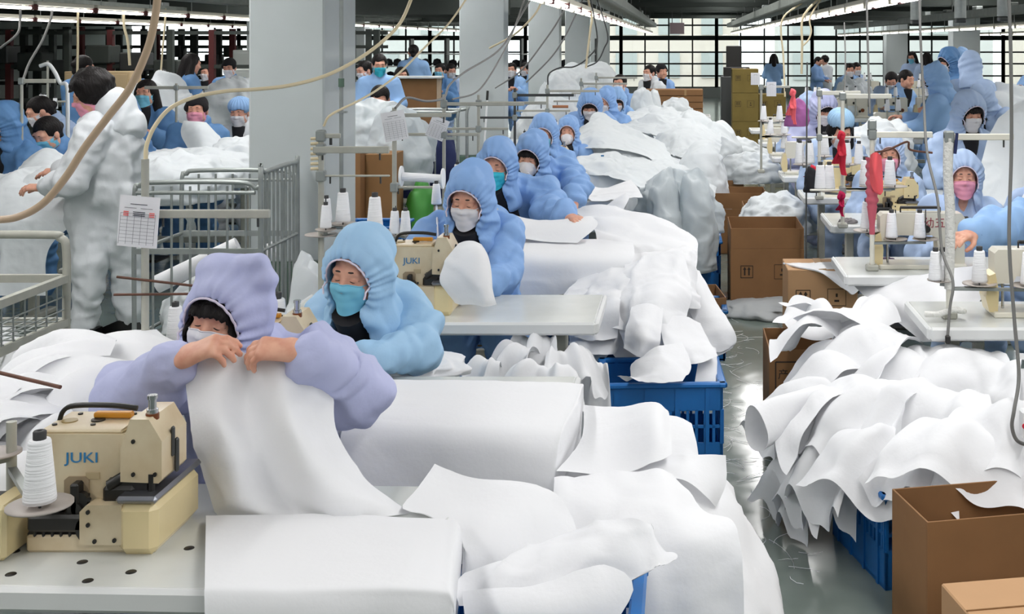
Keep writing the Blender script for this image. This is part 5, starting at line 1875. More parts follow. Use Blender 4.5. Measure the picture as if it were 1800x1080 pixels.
# ------------------------------------------------------------------ the other side of the aisle
# cartons and crates, back to front
carton('open brown box with double black arrows standing tall beside the aisle', (.60, 8.92, 0), (.52, .60, .42), 0.0, flap=.145)
carton('brown box half hidden behind the tall open one', (.52, 11.1, 0), (.46, .5, .40), 0.0, flap=.14, prints=False)
carton('small brown box leaning inside the stack behind the tall box', (.66, 10.35, .0), (.30, .30, .52), 0.0, prints=False)
carton('darker brown box further up the aisle under white bundles', (.45, 13.2, 0), (.4, .5, .42), .0, prints=False)
carton('tan box with dark label under the folded white sheet', (.88, 7.85, 0), (.44, .40, .455), .0, open_top=False, m=TANBOARD)
MB().box((.13, -.2012, .17), (.11, .002, .085)).build('dark_label', MBLACK, bpy.data.objects['cardboard_box.004'])
carton('open brown carton on the hooded side of the aisle', (.11, 7.55, 0), (.26, .42, .34), .12, prints=False)
c1 = carton('brown printed box wedged under the big white pile', (.60, 5.85, 0), (.40, .44, .46), .0, prints=False)
for i, z in enumerate((.345, .255)):
    o = link('lettering', text_mesh(('产品名称', '合格证')[i], .05), mat('box_print', S(52, 40, 30), .8), c1)
    o.location = (-.06, -.2215, z)
k = MB()
for a in (-1, 1):
    k.box((-.04, -.2212, .30 + a * .105), (.26, .001, .006))
    k.box((-.04 + a * .13, -.2212, .30), (.006, .001, .21))
k.build('print_frame', mat('box_print', S(52, 40, 30), .8), c1)
crate('deep blue crate at the front of the big white pile', (.80, 4.46, 0), (.34, .50, .335), math.radians(14), m=CRATE)
carton('big open brown box with grey tape at the bottom corner', (.994, 3.83, 0), (.60, .28, .45), math.radians(12), prints=False, tape=True)
carton('tan box lid at the very bottom corner in front', (1.02, 3.25, 0), (.56, .34, .385), math.radians(10), open_top=False, m=TANBOARD, prints=False)
MB().box((.1, .0, .3875), (.05, .2, .001)).build('lid_label', PAPER, bpy.data.objects['cardboard_box.008'])
for i, (x, y, z, w, d, h, lab) in enumerate([(1.10, 21.6, 0, .46, .5, .5, 'lowest olive box of the tall olive stack'), (1.10, 21.6, .504, .46, .5, .5, 'middle olive box of the tall olive stack'), (1.10, 21.6, 1.008, .46, .5, .42, 'topmost dark olive box of the tall olive stack'),
                                              (1.62, 22.3, 0, .5, .5, .5, 'lowest olive box of the shorter stack behind the paper slips'), (1.62, 22.3, .504, .5, .5, .45, 'upper olive box of the shorter stack behind the paper slips')]):
    carton(lab, (x, y, z), (w, d, h), 0, open_top=False, m=OLIVE, prints=True, group='olive boxes')
for i in range(4):
    t = thing('flat_carton', ('Lowest', 'Second lowest', 'Second highest', 'Topmost')[i] + ' flat brown carton stacked behind the great heap', 'box', (-.16, 18.2, .82 + i * .095 - .0), 0, 'flat cartons stacked behind the great heap')
    MB().box((0, 0, .044), (.92, .5, .088), .004).build('body', BOARD, t)
    MB().box((-.1 + i * .1, -.252, .044), (.03, .002, .086)).build('strap', mat('clear_tape', S(176, 142, 100), .2), t)
sewing_table('low table carrying the flat brown cartons', -.7, .4, 17.95, .6, z=.80)
fabric('fabric_sheet', 'thick folded white sheet lying on the tan box', [
    [(1376, 462, 7.9), (1420, 456, 8.1), (1470, 455, 8.2), (1508, 458, 8.2)], [(1400, 468, 7.7), (1440, 468, 7.75), (1480, 466, 7.8), (1512, 470, 7.85)],
    [(1440, 478, 7.62), (1465, 485, 7.61), (1490, 485, 7.62), (1514, 490, 7.65)], [(1478, 505, 7.58), (1490, 512, 7.57), (1500, 518, 7.57), (1515, 505, 7.6)]], wr=.003, seed=200, thick=.008)
for i, (px, py, Y, rx, rz, lab) in enumerate([(1368, 368, 9.9, .28, .22, 'white bundle resting in the boxes behind the tall brown one'), (1318, 290, 13.2, .34, .22, 'white bundle over the dark brown box up the aisle'), (1300, 265, 14.8, .36, .25, 'far white bundle spilling across the aisle')]):
    X_, Y_, Z_ = P(px, py, Y)
    crumple('fabric_bundle', lab, (X_, Y_, Z_ - rz * .8), (rx, .3, rz), m=CLOTH2, seed=205 + i, amp=.25, res=44)
crumple('grey_sheet', 'thin grey cloth lying crumpled on the aisle floor', PZ(1342, 548, .0), (.30, .28, .06), m=mat('grey_nonwoven', S(186, 190, 192), .8, translucent=.2, crease=.5, cscale=7), seed=210, amp=.3, res=40, freq=.7)

# sewing tables on this side
sewing_table('grey white sewing table with rope tied to its corner, nearest on this side', .985, 2.3, 4.83, .50, rz=.0)
sewing_table('sewing table carrying the machine with red characters', .80, 1.66, 5.92, .52)
sewing_table('sewing table with cloth scraps and the yellow machine', .93, 2.2, 7.55, .55)
sewing_table('narrow table end below the red ribbon', .90, 2.1, 8.9, .5)
sewing_table('table end behind the tall brown box', .86, 2.0, 10.3, .5)
for i, y in enumerate((12.0, 13.8, 15.8)):
    sewing_table('%s far table of the ribbon line' % ORD[i].capitalize(), .9, 2.1, y, .5)
lockstitch('ivory machine with brown dial at the right edge', (1.50, 5.08, .75))
lockstitch('ivory machine with red painted characters', (1.20, 6.15, .75), chars='幼五将')
overlock('yellow cream machine before the worker with blue lanyard', (1.36, 7.85, .75), body=CREAM2, logo=None, detail=True)
overlock('yellow cream machine before the black haired worker', (1.22, 9.25, .75), body=CREAM2, logo=None, detail=False)
lockstitch('pale machine behind the pink and purple cloth', (1.10, 10.55, .75))
lockstitch('pale machine far up the ribbon line', (1.1, 12.3, .75))
lockstitch('palest furthest machine up the ribbon line', (1.15, 14.1, .75))

ROPE = mat('white_wrap', S(226, 226, 222), .7, bump=.5, bscale=80)
IVP = mat('ivory_pole', S(222, 220, 208), .45)
s1 = thread_stand('thick white wrapped pole with long arm at the right', P(1668, 0, 5.0)[:2] + (.75,), 1.505, [(1.495, -.02, .265, .026, 0)], [(-.03, .02, .90, .055), (.13, .02, .885, .07), (.32, -.02, .885, .07)], r=.012, pole=IVP)
MB().tube([(0, 0, .12), (.006, 0, .4), (-.004, 0, .6), (.0, 0, .74)], [.019, .021, .02, .022], 10, 6).build('wrapping', ROPE, s1)
MB().tube([(-.11, -.06, .03), (-.06, -.08, .035), (0, -.07, .05), (.05, -.05, .04), (.02, .02, .03)], .012, 8, 5).build('rope', ROPE, s1)
for dx, dy, z, sc_, lab in ((-.055, .0, .905, .95, 'thin white thread cone behind the wrapped pole\'s cord'), (-.015, .05, .89, 1.0, 'white thread cone touching the wrapped pole'), (.13, .02, .892, 1.05, 'white thread cone between wrapped pole and ivory machine'), (.32, -.02, .892, 1.05, 'white thread cone in front of the ivory machine')):
    x, y, _ = P(1668, 0, 5.0)
    thread_cone(lab, (x + dx, y + dy, z), sc_)
t = thing('strap', 'dark navy strap hanging from the wrapped pole\'s arm', 'strap', P(1682, 234, 4.99))
MB().tube([(0, 0, 0), (-.004, 0, -.05), (-.008, 0, -.085)], .007, 6).build('band', NAVY, t)
s2 = thread_stand('ivory pole wound with coral cloth and a curved arm', P(1533, 0, 6.05)[:2] + (.75,), 1.50, [(1.425, .0, .30, .03, 0), (1.475, -.02, .02, .05, 0)], [(.12, .02, .90, .06), (-.01, .1, .93, .07), (.27, .02, .9, .065)], r=.0125, pole=IVP)
MB().tube([(0, 0, .585), (.08, 0, .60), (.175, 0, .64), (.19, 0, .60), (.3, 0, .585)], .006, 6, 5).build('bent_rod', RUST, s2)
x, y, _ = P(1533, 0, 6.05)
for dx, dy, z, sc_, lab in ((.10, .02, .908, 1.0, 'white thread cone on the dark disc before the red character machine'), (.24, .02, .908, 1.0, 'white thread cone covering part of the red characters'), (-.01, .1, .94, 1.1, 'white thread cone beside the coral wound pole')):
    thread_cone(lab, (x + dx, y + dy, z), sc_)
s3 = thread_stand('slim white pole with cross arm behind the red ribbon', P(1481, 0, 7.45)[:2] + (.75,), 1.56, [(1.555, -.02, .30, .03, 0), (.98, -.2, .3, .012, 0)], [(.17, .0, 1.0, .07), (.32, .0, 1.0, .075), (-.1, .05, .97, .07)], r=.0125, pole=IVP)
x, y, _ = P(1481, 0, 7.45)
for dx, dy, z, sc_, lab in ((.14, .0, 1.008, 1.25, 'white thread cone before the lanyard worker\'s sleeve'), (.29, .0, 1.008, 1.25, 'white thread cone half hidden by the coral cloth'), (-.13, .05, .978, 1.2, 'white thread cone left in the pair below the red ribbon'), (-.075, .05, .978, 1.2, 'white thread cone on the inner side of the pair below the red ribbon')):
    thread_cone(lab, (x + dx, y + dy, z), sc_)
s4 = thread_stand('white pole behind the pink and purple cloth', P(1440, 0, 8.8)[:2] + (.75,), 1.56, [(1.52, -.02, .30, .03, 0), (1.2, -.2, .3, .012, 0)], [(-.12, .0, 1.0, .07), (.05, .1, 1.05, .06), (.22, .0, 1.0, .06)], r=.012, pole=IVP)
x, y, _ = P(1440, 0, 8.8)
for dx, dy, z, sc_, lab in ((-.14, .0, 1.008, 1.2, 'white thread cone under the purple cloth, aisle side'), (-.07, .0, 1.008, 1.2, 'white thread cone under the purple cloth, inner side'), (.05, .1, 1.058, 1.2, 'white thread cone right before the black hair'), (.2, .0, 1.008, 1.2, 'white thread cone above the narrow table end'), (.29, .02, 1.0, 1.2, 'white thread cone next to the red ribbon\'s tail')):
    thread_cone(lab, (x + dx, y + dy, z), sc_)
s5 = thread_stand('rusty pole with two paper slips by the olive boxes', P(1338, 0, 10.6)[:2] + (.75,), 1.52, [(1.5, -.02, .25, .02, 0)], [(.08, 0, 1.08, .06), (.2, 0, 1.08, .06), (.02, 0, 1.2, .05), (.16, 0, 1.2, .05)], r=.011)
x, y, _ = P(1338, 0, 10.6)
for i, (dx, z, lab) in enumerate(((.08, 1.088, 'lower white thread cone by the olive boxes, aisle side'), (.2, 1.088, 'lower white thread cone by the olive boxes, inner side'), (.02, 1.208, 'upper white thread cone by the olive boxes, aisle side'), (.16, 1.208, 'upper white thread cone by the olive boxes, inner side'), (.2, .96, 'white thread cone standing lowest by the olive boxes'))):
    thread_cone(lab, (x + dx, y, z), 1.0)
sheet_paper('small white slip on the rusty pole, aisle side', P(1328, 128, 10.55), .08, .105, lines=0, red=False)
sheet_paper('larger white slip hanging from the rusty pole\'s arm', P(1356, 144, 10.55), .085, .125, lines=0, red=False)

# ribbons and hung cloths
fabric('coral_cloth', 'coral red cloth tied to the ivory pole, hanging to a point', [
    [(1531, 272, 6.02), (1540, 268, 5.98), (1549, 274, 6.02)], [(1528, 295, 6.03), (1538, 300, 5.96), (1551, 300, 6.02)], [(1530, 320, 6.02), (1541, 322, 5.97), (1552, 325, 6.0)], [(1536, 335, 6.0), (1544, 338, 5.98), (1552, 335, 6.0)], [(1545, 342, 6.0), (1548, 342, 5.99), (1551, 338, 6.0)]], m=PINKC, wr=.002, seed=220, cell=.008, cat='cloth')
w = MB()
zz = np.linspace(.93, 1.31, 40)
w.lathe([(.014 + .016 * min(1, max(0, (z - .98) / .12)) + .0045 * math.sin(z * 150) * (z > 1.06), z) for z in zz], 16)
o = w.build('dusty_pink_wrap', DUSTY)
o.location = P(1533, 0, 6.05)[:2] + (0,)
tag(o, 'dusty pink cloth wound round the ivory pole below the coral one', 'cloth')
for (px, y0, y1, Y, wd, m_, nm, lab) in ((1478, 232, 302, 7.4, 22, RED, 'red_ribbon', 'red ribbon knotted on the slim white pole'), (1478, 338, 374, 7.43, 12, mat('magenta_cloth', S(200, 20, 84), .7), 'magenta_ribbon', 'magenta ribbon hanging low by the table with scraps'),
                                        (1428, 292, 312, 8.3, 22, RED, 'red_bow', 'red bow above the black bundle'), (1393, 158, 214, 9.3, 16, mat('salmon_cloth', S(250, 112, 122), .7), 'salmon_ribbon', 'salmon pink ribbon tied over the purple cloth')):
    h_ = (y1 - y0) / F * Y
    w_ = wd / F * Y
    t = thing(nm, lab, 'ribbon', P(px, y0, Y))
    R = random.Random(px)
    MB().tube([(-.01, -.015, 0), (.012, -.03, -.012), (.006, -.02, -.035), (-.014, -.026, -.03), (-.006, -.03, -.005)], .013, 7, 4).build('knot', m_, t)
    for q, (a0, fr) in enumerate(((-.35, .72), (.25, 1.0), (.0, .5))):
        n_ = 12
        G = []
        for i in range(n_):
            f_ = i / (n_ - 1)
            c = np.array((a0 * w_ * f_ + .008 * math.sin(5 * f_ + q), -.022 - .01 * q + .012 * math.sin(7 * f_ + q * 2), -.02 - h_ * fr * f_))
            an = .9 * math.sin(3.2 * f_ + q * 1.7)
            hw = w_ * (.16 + .26 * f_ * (1.15 - .5 * f_))
            G.append([c + k_ * hw * np.array((math.cos(an), math.sin(an), .12 * k_)) for k_ in np.linspace(-1, 1, 7)])
        G = np.array(G)
        G[..., 1] += .006 * np.sin(np.arange(7) * 2.2)[None, :]
        MB().grid(G).build('tail', m_, t)
crumple('purple_cloth', 'purple and pink cloth bag hanging from the white pole', np.array(P(1400, 222, 9.35)), (.085, .05, .15), m=PURPLE, seed=240, amp=.25, res=30, cat='cloth')
crumple('black_bundle', 'small black cloth bundle hanging below the red bow', np.array(P(1425, 338, 8.25)), (.05, .04, .13), m=BLACK, seed=241, amp=.3, res=24, cat='cloth')
for i, (px, py, z, lab) in enumerate(((1555, 462, .752, 'dark purple cloth scrap on the red character table'), (1668, 452, .752, 'bright red and white scrap by the wrapped pole'), (1490, 392, .752, 'grey cloth scrap on the yellow machine\'s table'))):
    crumple('cloth_scrap', lab, PZ(px, py, z), (.05, .035, .02), m=(mat('dark_purple', S(74, 54, 84), .8), RED, mat('grey_scrap', S(120, 116, 118), .8))[i], seed=245 + i, amp=.4, res=18, cat='cloth scrap')

# ---------------- cloth of this side
fabric('fabric_sheet', 'long flat white sheet sloping from the tables to the big pile', [
    [(1502, 505, 6.1), (1560, 490, 6.0), (1640, 478, 5.8), (1735, 470, 5.6)], [(1530, 530, 5.85), (1590, 515, 5.7), (1660, 510, 5.55), (1735, 512, 5.45)],
    [(1570, 560, 5.6), (1610, 545, 5.45), (1660, 545, 5.4), (1720, 540, 5.36)], [(1620, 600, 5.25), (1650, 600, 5.15), (1690, 600, 5.1), (1730, 600, 5.1)]], wr=.006, seed=250, fold=.01, fscale=3)
fabric('fabric_sheet', 'huge pale sheet hanging beside the worker with white mask', [
    [(1792, 182, 8.6), (1840, 170, 8.6), (1890, 175, 8.6)], [(1745, 232, 8.4), (1800, 215, 8.35), (1880, 215, 8.4)], [(1722, 300, 8.2), (1790, 300, 8.1), (1870, 300, 8.2)], [(1735, 380, 8.0), (1800, 380, 7.9), (1870, 380, 8.0)], [(1742, 470, 7.8), (1800, 470, 7.7), (1870, 470, 7.8)]], m=CLOTH2, wr=.012, seed=251, fold=.04, fscale=2.5)
fabric('fabric_sheet', 'white sheet edge at the right side before the blue sleeve', [
    [(1800, 340, 6.3), (1830, 340, 6.3), (1880, 340, 6.3)], [(1775, 385, 6.2), (1810, 380, 6.2), (1880, 380, 6.2)], [(1760, 440, 6.0), (1800, 440, 6.0), (1880, 440, 6.0)], [(1762, 500, 5.8), (1800, 500, 5.8), (1870, 500, 5.8)]], wr=.008, seed=252)
# the big front pile
CX, CY = .98, 4.62
crumple('fabric_heap', 'core of the big white pile beside the brown box', (CX + .05, CY + .18, .0), (.36, .30, .42), seed=260, amp=.10, res=50)
pile = [  # root px, py, depth, azimuth, length, width, drop, rise, waves, amp
    (1480, 590, 5.25, 165, .27, .55, .06, .09, 1.1, .05, 'upright white piece at the top of the big pile'),
    (1560, 575, 5.20, 140, .34, .6, .02, .06, 1.0, .045, 'white piece arching over the top of the big pile'),
    (1600, 600, 5.10, 205, .42, .60, .10, .07, 1.5, .05, 'white piece lying across the pile just below its top'),
    (1640, 640, 4.95, 200, .45, .62, .16, .08, 1.5, .06, 'broad white piece across the big pile\'s shoulder'),
    (1700, 625, 5.0, 240, .40, .62, .12, .07, 1.4, .05, 'white piece tucked under the rope tied table corner'),
    (1750, 640, 4.80, 225, .42, .6, .14, .06, 1.3, .05, 'white piece below the grey white table edge'),
    (1520, 640, 4.98, 180, .38, .48, .20, .06, 1.5, .055, 'white piece with soft lobed edge towards the aisle'),
    (1500, 690, 4.78, 195, .42, .5, .18, .05, 1.8, .055, 'white ruffle under the soft lobed piece'),
    (1590, 690, 4.65, 215, .45, .6, .20, .07, 1.6, .06, 'white ruffle in the middle of the big pile'),
    (1680, 690, 4.55, 230, .42, .6, .20, .06, 1.6, .055, 'white ruffle spreading under the table corner'),
    (1530, 760, 4.58, 205, .36, .5, .22, .04, 2.0, .055, 'drooping white ruffle above the floor streak'),
    (1620, 770, 4.40, 230, .36, .62, .16, .05, 1.4, .055, 'wide white piece folding towards the blue crate'),
    (1480, 800, 4.62, 200, .26, .40, .20, .03, 2.0, .05, 'low white ruffle hanging beside the crate'),
    (1490, 840, 4.55, 215, .18, .34, .10, .03, 2.0, .045, 'lowest white ruffle drooping over the crate\'s end'),
    (1430, 820, 4.75, 205, .20, .36, .20, .03, 2.0, .05, 'small white ruffle over the bright floor streak'),
    (1710, 750, 4.25, 245, .34, .6, .12, .05, 1.2, .05, 'smooth white piece hanging towards the brown box'),
    (1790, 720, 4.30, 250, .36, .6, .16, .06, 1.3, .05, 'white piece at the right edge above the brown box'),
    (1640, 820, 4.25, 240, .22, .42, .06, .03, 1.8, .045, 'white piece drooping over the crate rim'),
    (1520, 585, 5.4, 110, .3, .5, -.05, .08, 1.0, .03, 'white piece standing up behind the big pile'),
    (1780, 655, 4.9, 262, .36, .6, .10, .07, 1.2, .05, 'white piece under the ivory machine\'s table'),
]
for i, (px, py, Y, az, ln, wd, dr, ri, wv, am, lab) in enumerate(pile):
    ruffle('garment_piece', lab, P(px, py, Y), math.radians(az), ln, wd, dr, ri, wv, am, 270 + i, cell=.014)
# the hollow white sleeve pointing at the aisle
a = np.array(P(1450, 700, 4.75))
b = np.array(P(1328, 742, 4.55))
d = nrm(b - a)
u_ = nrm(np.cross(d, (0, 0, 1)))
k_ = np.cross(u_, d)
G = []
for i, tt in enumerate(np.linspace(0, 1, 16)):
    c = a + (b - a) * tt + np.array((0, 0, -.03 * tt * tt))
    ph = np.linspace(0, 2 * PI, 31)
    rr = .055 + .030 * tt
    G.append(c + (np.cos(ph)[:, None] * u_ * .8 + np.sin(ph)[:, None] * k_ * 1.0) * rr * (1 + .07 * np.sin(3 * ph + 4 * tt))[:, None])
o = MB().grid(wrinkle(np.array(G), .003, 300)).build('garment_sleeve', CLOTH)
tag(o, 'hollow white sleeve end poking out of the big pile towards the aisle', 'garment piece')
fabric('garment_piece', 'flat white corner piece at the pile\'s back by the grey cloth', [
    [(1372, 575, 5.9), (1395, 520, 6.1), (1440, 530, 6.1)], [(1370, 560, 5.8), (1410, 560, 5.85), (1470, 555, 5.9)], [(1395, 590, 5.6), (1440, 600, 5.6), (1500, 590, 5.6)]], wr=.006, seed=301, cat='garment piece')
# ---------------- cords hanging on this side
cable('grey cord hanging past the ivory machine to the bottom box', [P(1773, -20, 4.2), P(1777, 100, 4.2), P(1778, 260, 4.2), P(1774, 420, 4.15), P(1783, 560, 4.1), P(1791, 660, 4.05), P(1783, 720, 4.0), P(1779, 750, 4.0), P(1788, 775, 4.0), P(1812, 785, 4.0)], .0065, GREYCORD)
cable('grey cord curving down the wrapped pole to the table edge', [P(1616, -20, 5.6), P(1618, 60, 5.5), P(1624, 180, 5.4), P(1630, 270, 5.2), P(1648, 350, 5.05), P(1656, 440, 4.95), P(1675, 495, 4.85), P(1670, 540, 4.82), P(1666, 590, 4.8)], .006, GREYCORD)
cable('pale cord dropping beside the coral wound pole', [P(1523, -20, 6.4), P(1526, 100, 6.3), P(1529, 200, 6.2)], .006, GREYCORD)
cable('pale cord dropping at the red ribbon', [P(1484, 40, 8.0), P(1486, 120, 7.8), P(1480, 240, 7.6), P(1484, 400, 7.5)], .005, GREYCORD)
cable('dark cord hanging in front of the narrow table', [P(1419, 110, 8.8), P(1418, 250, 8.6), P(1417, 420, 8.3), P(1418, 540, 8.2)], .006, DKSTEEL)
cable('white cord hanging by the far window, aisle side', [(1.6, 16, 2.43), P(1375, 35, 16), P(1377, 100, 16), P(1380, 170, 15.8)], .012, CORD)
cable('white doubled cord below the lamp row', [(1.6, 14, 2.43), P(1412, 30, 14), P(1410, 80, 14), P(1409, 130, 14)], .014, CORD)
cable('white looped cord below the lamp row', [(1.62, 14, 2.43), P(1424, 30, 14), P(1426, 55, 14), P(1421, 70, 14), P(1412, 80, 14)], .01, CORD)
t = thing('cord_plug', 'black plug at the end of the cord under the table corner', 'plug', P(1666, 592, 4.79))
MB().box((0, 0, -.012), (.02, .02, .034), .005).build('plug_body', MBLACK, t)
t = thing('switch_box', 'small white switch box with red button at the right edge', 'switch', P(1800, 745, 3.95))
MB().box((.02, 0, 0), (.06, .05, .09), .006).build('case', mat('white_plastic', S(236, 238, 240), .4), t)
MB().cyl((-.005, -.026, 0), (-.005, -.031, 0), .009, n=12).build('button', RED, t)
# ------------------------------------------------------------------ the other people
TPL = {}


def template(key, J, loose=1.15, h=.02, seed=0, vneck=True):
    TPL[key] = (J, body_mesh(J), coverall_mesh(J, h, loose, seed, vneck), shirt_mesh(J) if vneck else None)


template('seat', pose(pitch=12), seed=1, h=.014)
template('seat_up', pose(pitch=2, head=(0, -.14, 1.22), wra=(-.08, -.34, .86), wrb=(.12, -.34, .88)), seed=2, h=.014)
template('seat_low', pose(pitch=26, head=(0, -.22, 1.16)), seed=3, h=.014)
STAND = dict(pelvis=(0, 0, .92), chest=(0, -.01, 1.22), neck=(0, -.02, 1.43), head=(0, -.06, 1.585), pitch=14, sha=(-.165, 0, 1.36), shb=(.165, 0, 1.36), kna=(-.10, -.02, .5), knb=(.10, .0, .5), ana=(-.11, .02, .08), anb=(.11, .02, .08))
template('stand', pose(ela=(-.24, -.06, 1.12), elb=(.24, -.06, 1.12), wra=(-.14, -.28, 1.08), wrb=(.14, -.28, 1.08), **STAND), seed=4, h=.016, vneck=False)
template('stand_reach', pose(ela=(-.24, -.16, 1.16), elb=(.24, -.14, 1.14), wra=(-.16, -.40, 1.20), wrb=(.12, -.36, 1.10), **STAND), seed=5, h=.016, vneck=False)


def someone(label, px, py, Y, key='seat', rz=0, suitc='sky', mask='white', mkind='pleat', hood=0, hair=None, fringe=True, shirt=True):
    """A worker whose head the photograph shows at (px, py), at depth Y."""
    J, bm_, cm, sm = TPL[key]
    X_, Y_, Z_ = P(px, py, Y)
    s = float(np.clip(Z_ / J['head'][2], .86, 1.12))
    rz = math.radians(rz)
    hx, hy = J['head'][0] * s, J['head'][1] * s
    loc = (X_ - (hx * math.cos(rz) - hy * math.sin(rz)), Y_ - (hx * math.sin(rz) + hy * math.cos(rz)), 0)
    o = person(label, loc, J, suitc, mask, mkind, hood, hair, fringe, rz, scale=s, cover=cm, body=bm_, shirt=None)
    if sm is not None and shirt:
        link('undershirt', sm, BLACK, o)
    if key.startswith('stand'):
        for sx in (-1, 1):
            MB().box((sx * .11, -.04, .045), (.09, .25, .09), .03).build('shoe', SHOE, o)
    return o


# further up the hooded line
someone('blue hooded person with teal mask behind the black fringe', 955, 236, 9.5, 'seat', 0, 'blue', 'cyan', hood=0, fringe=False)
someone('blue hooded person wearing a white valve mask', 998, 233, 10.9, 'seat_up', 0, 'blue', 'white', 'cup', hood=2, fringe=False)
someone('blue hooded person bowed low behind the tent peak', 1037, 186, 12.6, 'seat_low', 0, 'blue', 'white', hood=0)
someone('blue hooded person turned aside with white mask near the heap', 1064, 180, 13.7, 'seat', -25, 'blue', 'white', hood=2, fringe=False)
someone('blue hooded person next to the pointed bundle', 1084, 178, 14.9, 'seat_low', 10, 'sky', 'white', hood=0)
someone('black haired person in blue by the pointed white bundle', 1089, 148, 16.8, 'seat_up', -15, 'blue', 'white', hood=None, hair='bun')
someone('dark haired person behind the flat carton stack', 1141, 120, 21.0, 'seat_up', -40, 'white', 'white', hood=None, hair='bun')
someone('person with dark red hair in blue behind the flat carton stack', 1163, 118, 22.0, 'seat_up', 30, 'blue', None, hood=None, hair='cap')
someone('masked person seated between the second and third columns', 899, 112, 23.5, 'seat_up', 0, 'sky', 'white', hood=None, hair='bun')
someone('dark haired person bent beside the third column', 923, 115, 25.3, 'seat', -30, 'sky', 'white', hood=None, hair='bun')

# across the aisle
someone('person in pale blue hood and pink mask sewing behind the wrapped pole', 1693, 312, 6.8, 'seat_up', -6, 'ice', 'pink', hood=0, fringe=False, shirt=False)
W = someone('person in lavender blue hood with pink mask and blue lanyard', 1563, 274, 8.3, 'seat_up', -8, 'ice', 'pink', hood=2, fringe=False, shirt=False)
for s in (-1, 1):
    link('lanyard', MB().tube([(s * .075, -.12, 1.09), (s * .07, -.185, 1.0), (s * .03, -.215, .85)], .007, 6, 4).mesh('lanyard'), mat('royal_blue', S(40, 70, 200), .6), W)
someone('person with long black hair and light blue cap bending over the yellow machine', 1478, 232, 9.7, 'seat_low', 12, 'ice', 'white', hood=None, hair='long')
o = link('cap', HAIRME['bouffant'], SUIT['pale'], bpy.data.objects['person.%03d' % 17])
xf(o, (0, -.215, 1.195), head_rot(TPL['seat_low'][0]))
someone('lavender hooded person bowed behind the purple cloth', 1447, 192, 11.4, 'seat_low', 15, 'lavender', 'white', hood=0)
someone('pale hooded person next to the pink ribbon', 1420, 192, 12.9, 'seat_low', -10, 'ice', 'white', hood=2)
someone('person in pale blue hood and white mask leaning by the huge sheet', 1704, 200, 9.5, 'seat', 14, 'ice', 'white', hood=0, fringe=True)
someone('standing person in blue hooded coverall seen from behind beside a table', 1642, 140, 11.5, 'stand_reach', -112, 'sky', 'white', hood=2)
someone('standing blue hooded person behind the one turned away', 1667, 109, 14.2, 'stand', -60, 'denim', 'white', hood=0)
someone('standing pale hooded person turned away before the dark shelf', 1706, 117, 13.1, 'stand', 170, 'ice', None, hood=0)
someone('standing hooded person with cyan mask behind the turned away ones', 1690, 108, 16.0, 'stand', 0, 'sky', 'cyan', hood=2, fringe=False)
someone('pale hooded person leaning between the standing ones and the huge sheet', 1725, 150, 12.4, 'seat_low', -50, 'ice', 'white', hood=2)
someone('blue hooded person at the right edge beyond the huge sheet', 1806, 162, 13.3, 'seat_up', -60, 'sky', 'white', hood=0)
someone('pale person cut by the right edge beside the white sheet', 1838, 300, 7.4, 'seat', -20, 'ice', 'white', hood=0)
L = (2.02, 6.25, 0)
JR = wp(L, pelvis=(2.02, 6.25, .54), chest=(1.98, 6.15, .85), neck=(1.96, 6.05, 1.04), head=(1.93, 5.95, 1.18), yaw=-40, pitch=25, sha=(1.80, 6.0, .99), shb=(2.10, 6.1, .99), ela=P(1765, 400, 5.7), elb=(2.25, 5.95, .75), wra=P(1708, 412, 5.5), wrb=(1.9, 5.6, .82))
person('person at the right edge of whom a baggy blue sleeve reaches in', L, JR, 'sky', 'white', hood=0, h=.012, loose=1.35, seed=31)
someone('far person in blue seen from behind at the windows', 1360, 103, 31.0, 'stand', 180, 'sky', None, hood=None, hair='long')
someone('far dark haired person in blue facing the other at the windows', 1439, 108, 30.0, 'stand', 60, 'blue', None, hood=None, hair='bun')
someone('far person in white overall beside the blue one at the windows', 1449, 107, 30.6, 'stand', -60, 'white', None, hood=None, hair='curly')
someone('far black haired person seated behind many thread cones', 1594, 134, 18.0, 'seat', 40, 'sky', None, hood=None, hair='bun')
someone('far person with brown hair seated beside the black haired one', 1567, 132, 18.5, 'seat_low', -10, 'ice', 'white', hood=None, hair='bun')
someone('far black haired person in grey blue by the column', 1603, 101, 26.0, 'stand', -30, 'ice', 'cyan', hood=None, hair='long')
someone('far person with black hair seen from behind by the column', 1629, 103, 25.0, 'stand', 180, 'ice', None, hood=None, hair='long')
someone('small far person seated under the lamps beside the window wall', 1494, 123, 25.0, 'seat', 0, 'sky', 'white', hood=None, hair='bun')
someone('small far person seated next to that one under the lamps', 1506, 121, 26.4, 'seat', 20, 'ice', 'white', hood=None, hair='bun')

# the far side behind the broad column, and the standing man
L = (-3.66, 7.75, 0)
JM = wp(L, pelvis=(-3.66, 7.75, .93), chest=(-3.63, 7.72, 1.20), neck=(-3.70, 7.70, 1.40), head=P(158, 168, 7.68), yaw=-62, pitch=22, roll=0,
        sha=(-3.70, 7.88, 1.33), shb=(-3.66, 7.55, 1.33), ela=(-3.80, 7.92, 1.08), elb=(-3.74, 7.46, 1.04), wra=(-3.98, 7.78, 1.06), wrb=(-3.95, 7.52, .99),
        kna=(-3.74, 7.66, .5), knb=(-3.58, 7.82, .5), ana=(-3.76, 7.66, .12), anb=(-3.55, 7.84, .14), da=(-1, -.2, 0), db=(-1, -.2, 0))
WM = person('standing person with bushy black hair in a loose white coverall, face turned away', L, JM, 'white', 'pink', hood=None, hair='curly', h=.012, loose=1.25, seed=40, shirt=None)
for c_ in WM.children:
    if c_.name.startswith('hair'):
        c_.scale = (1.12, 1.12, 1.12)
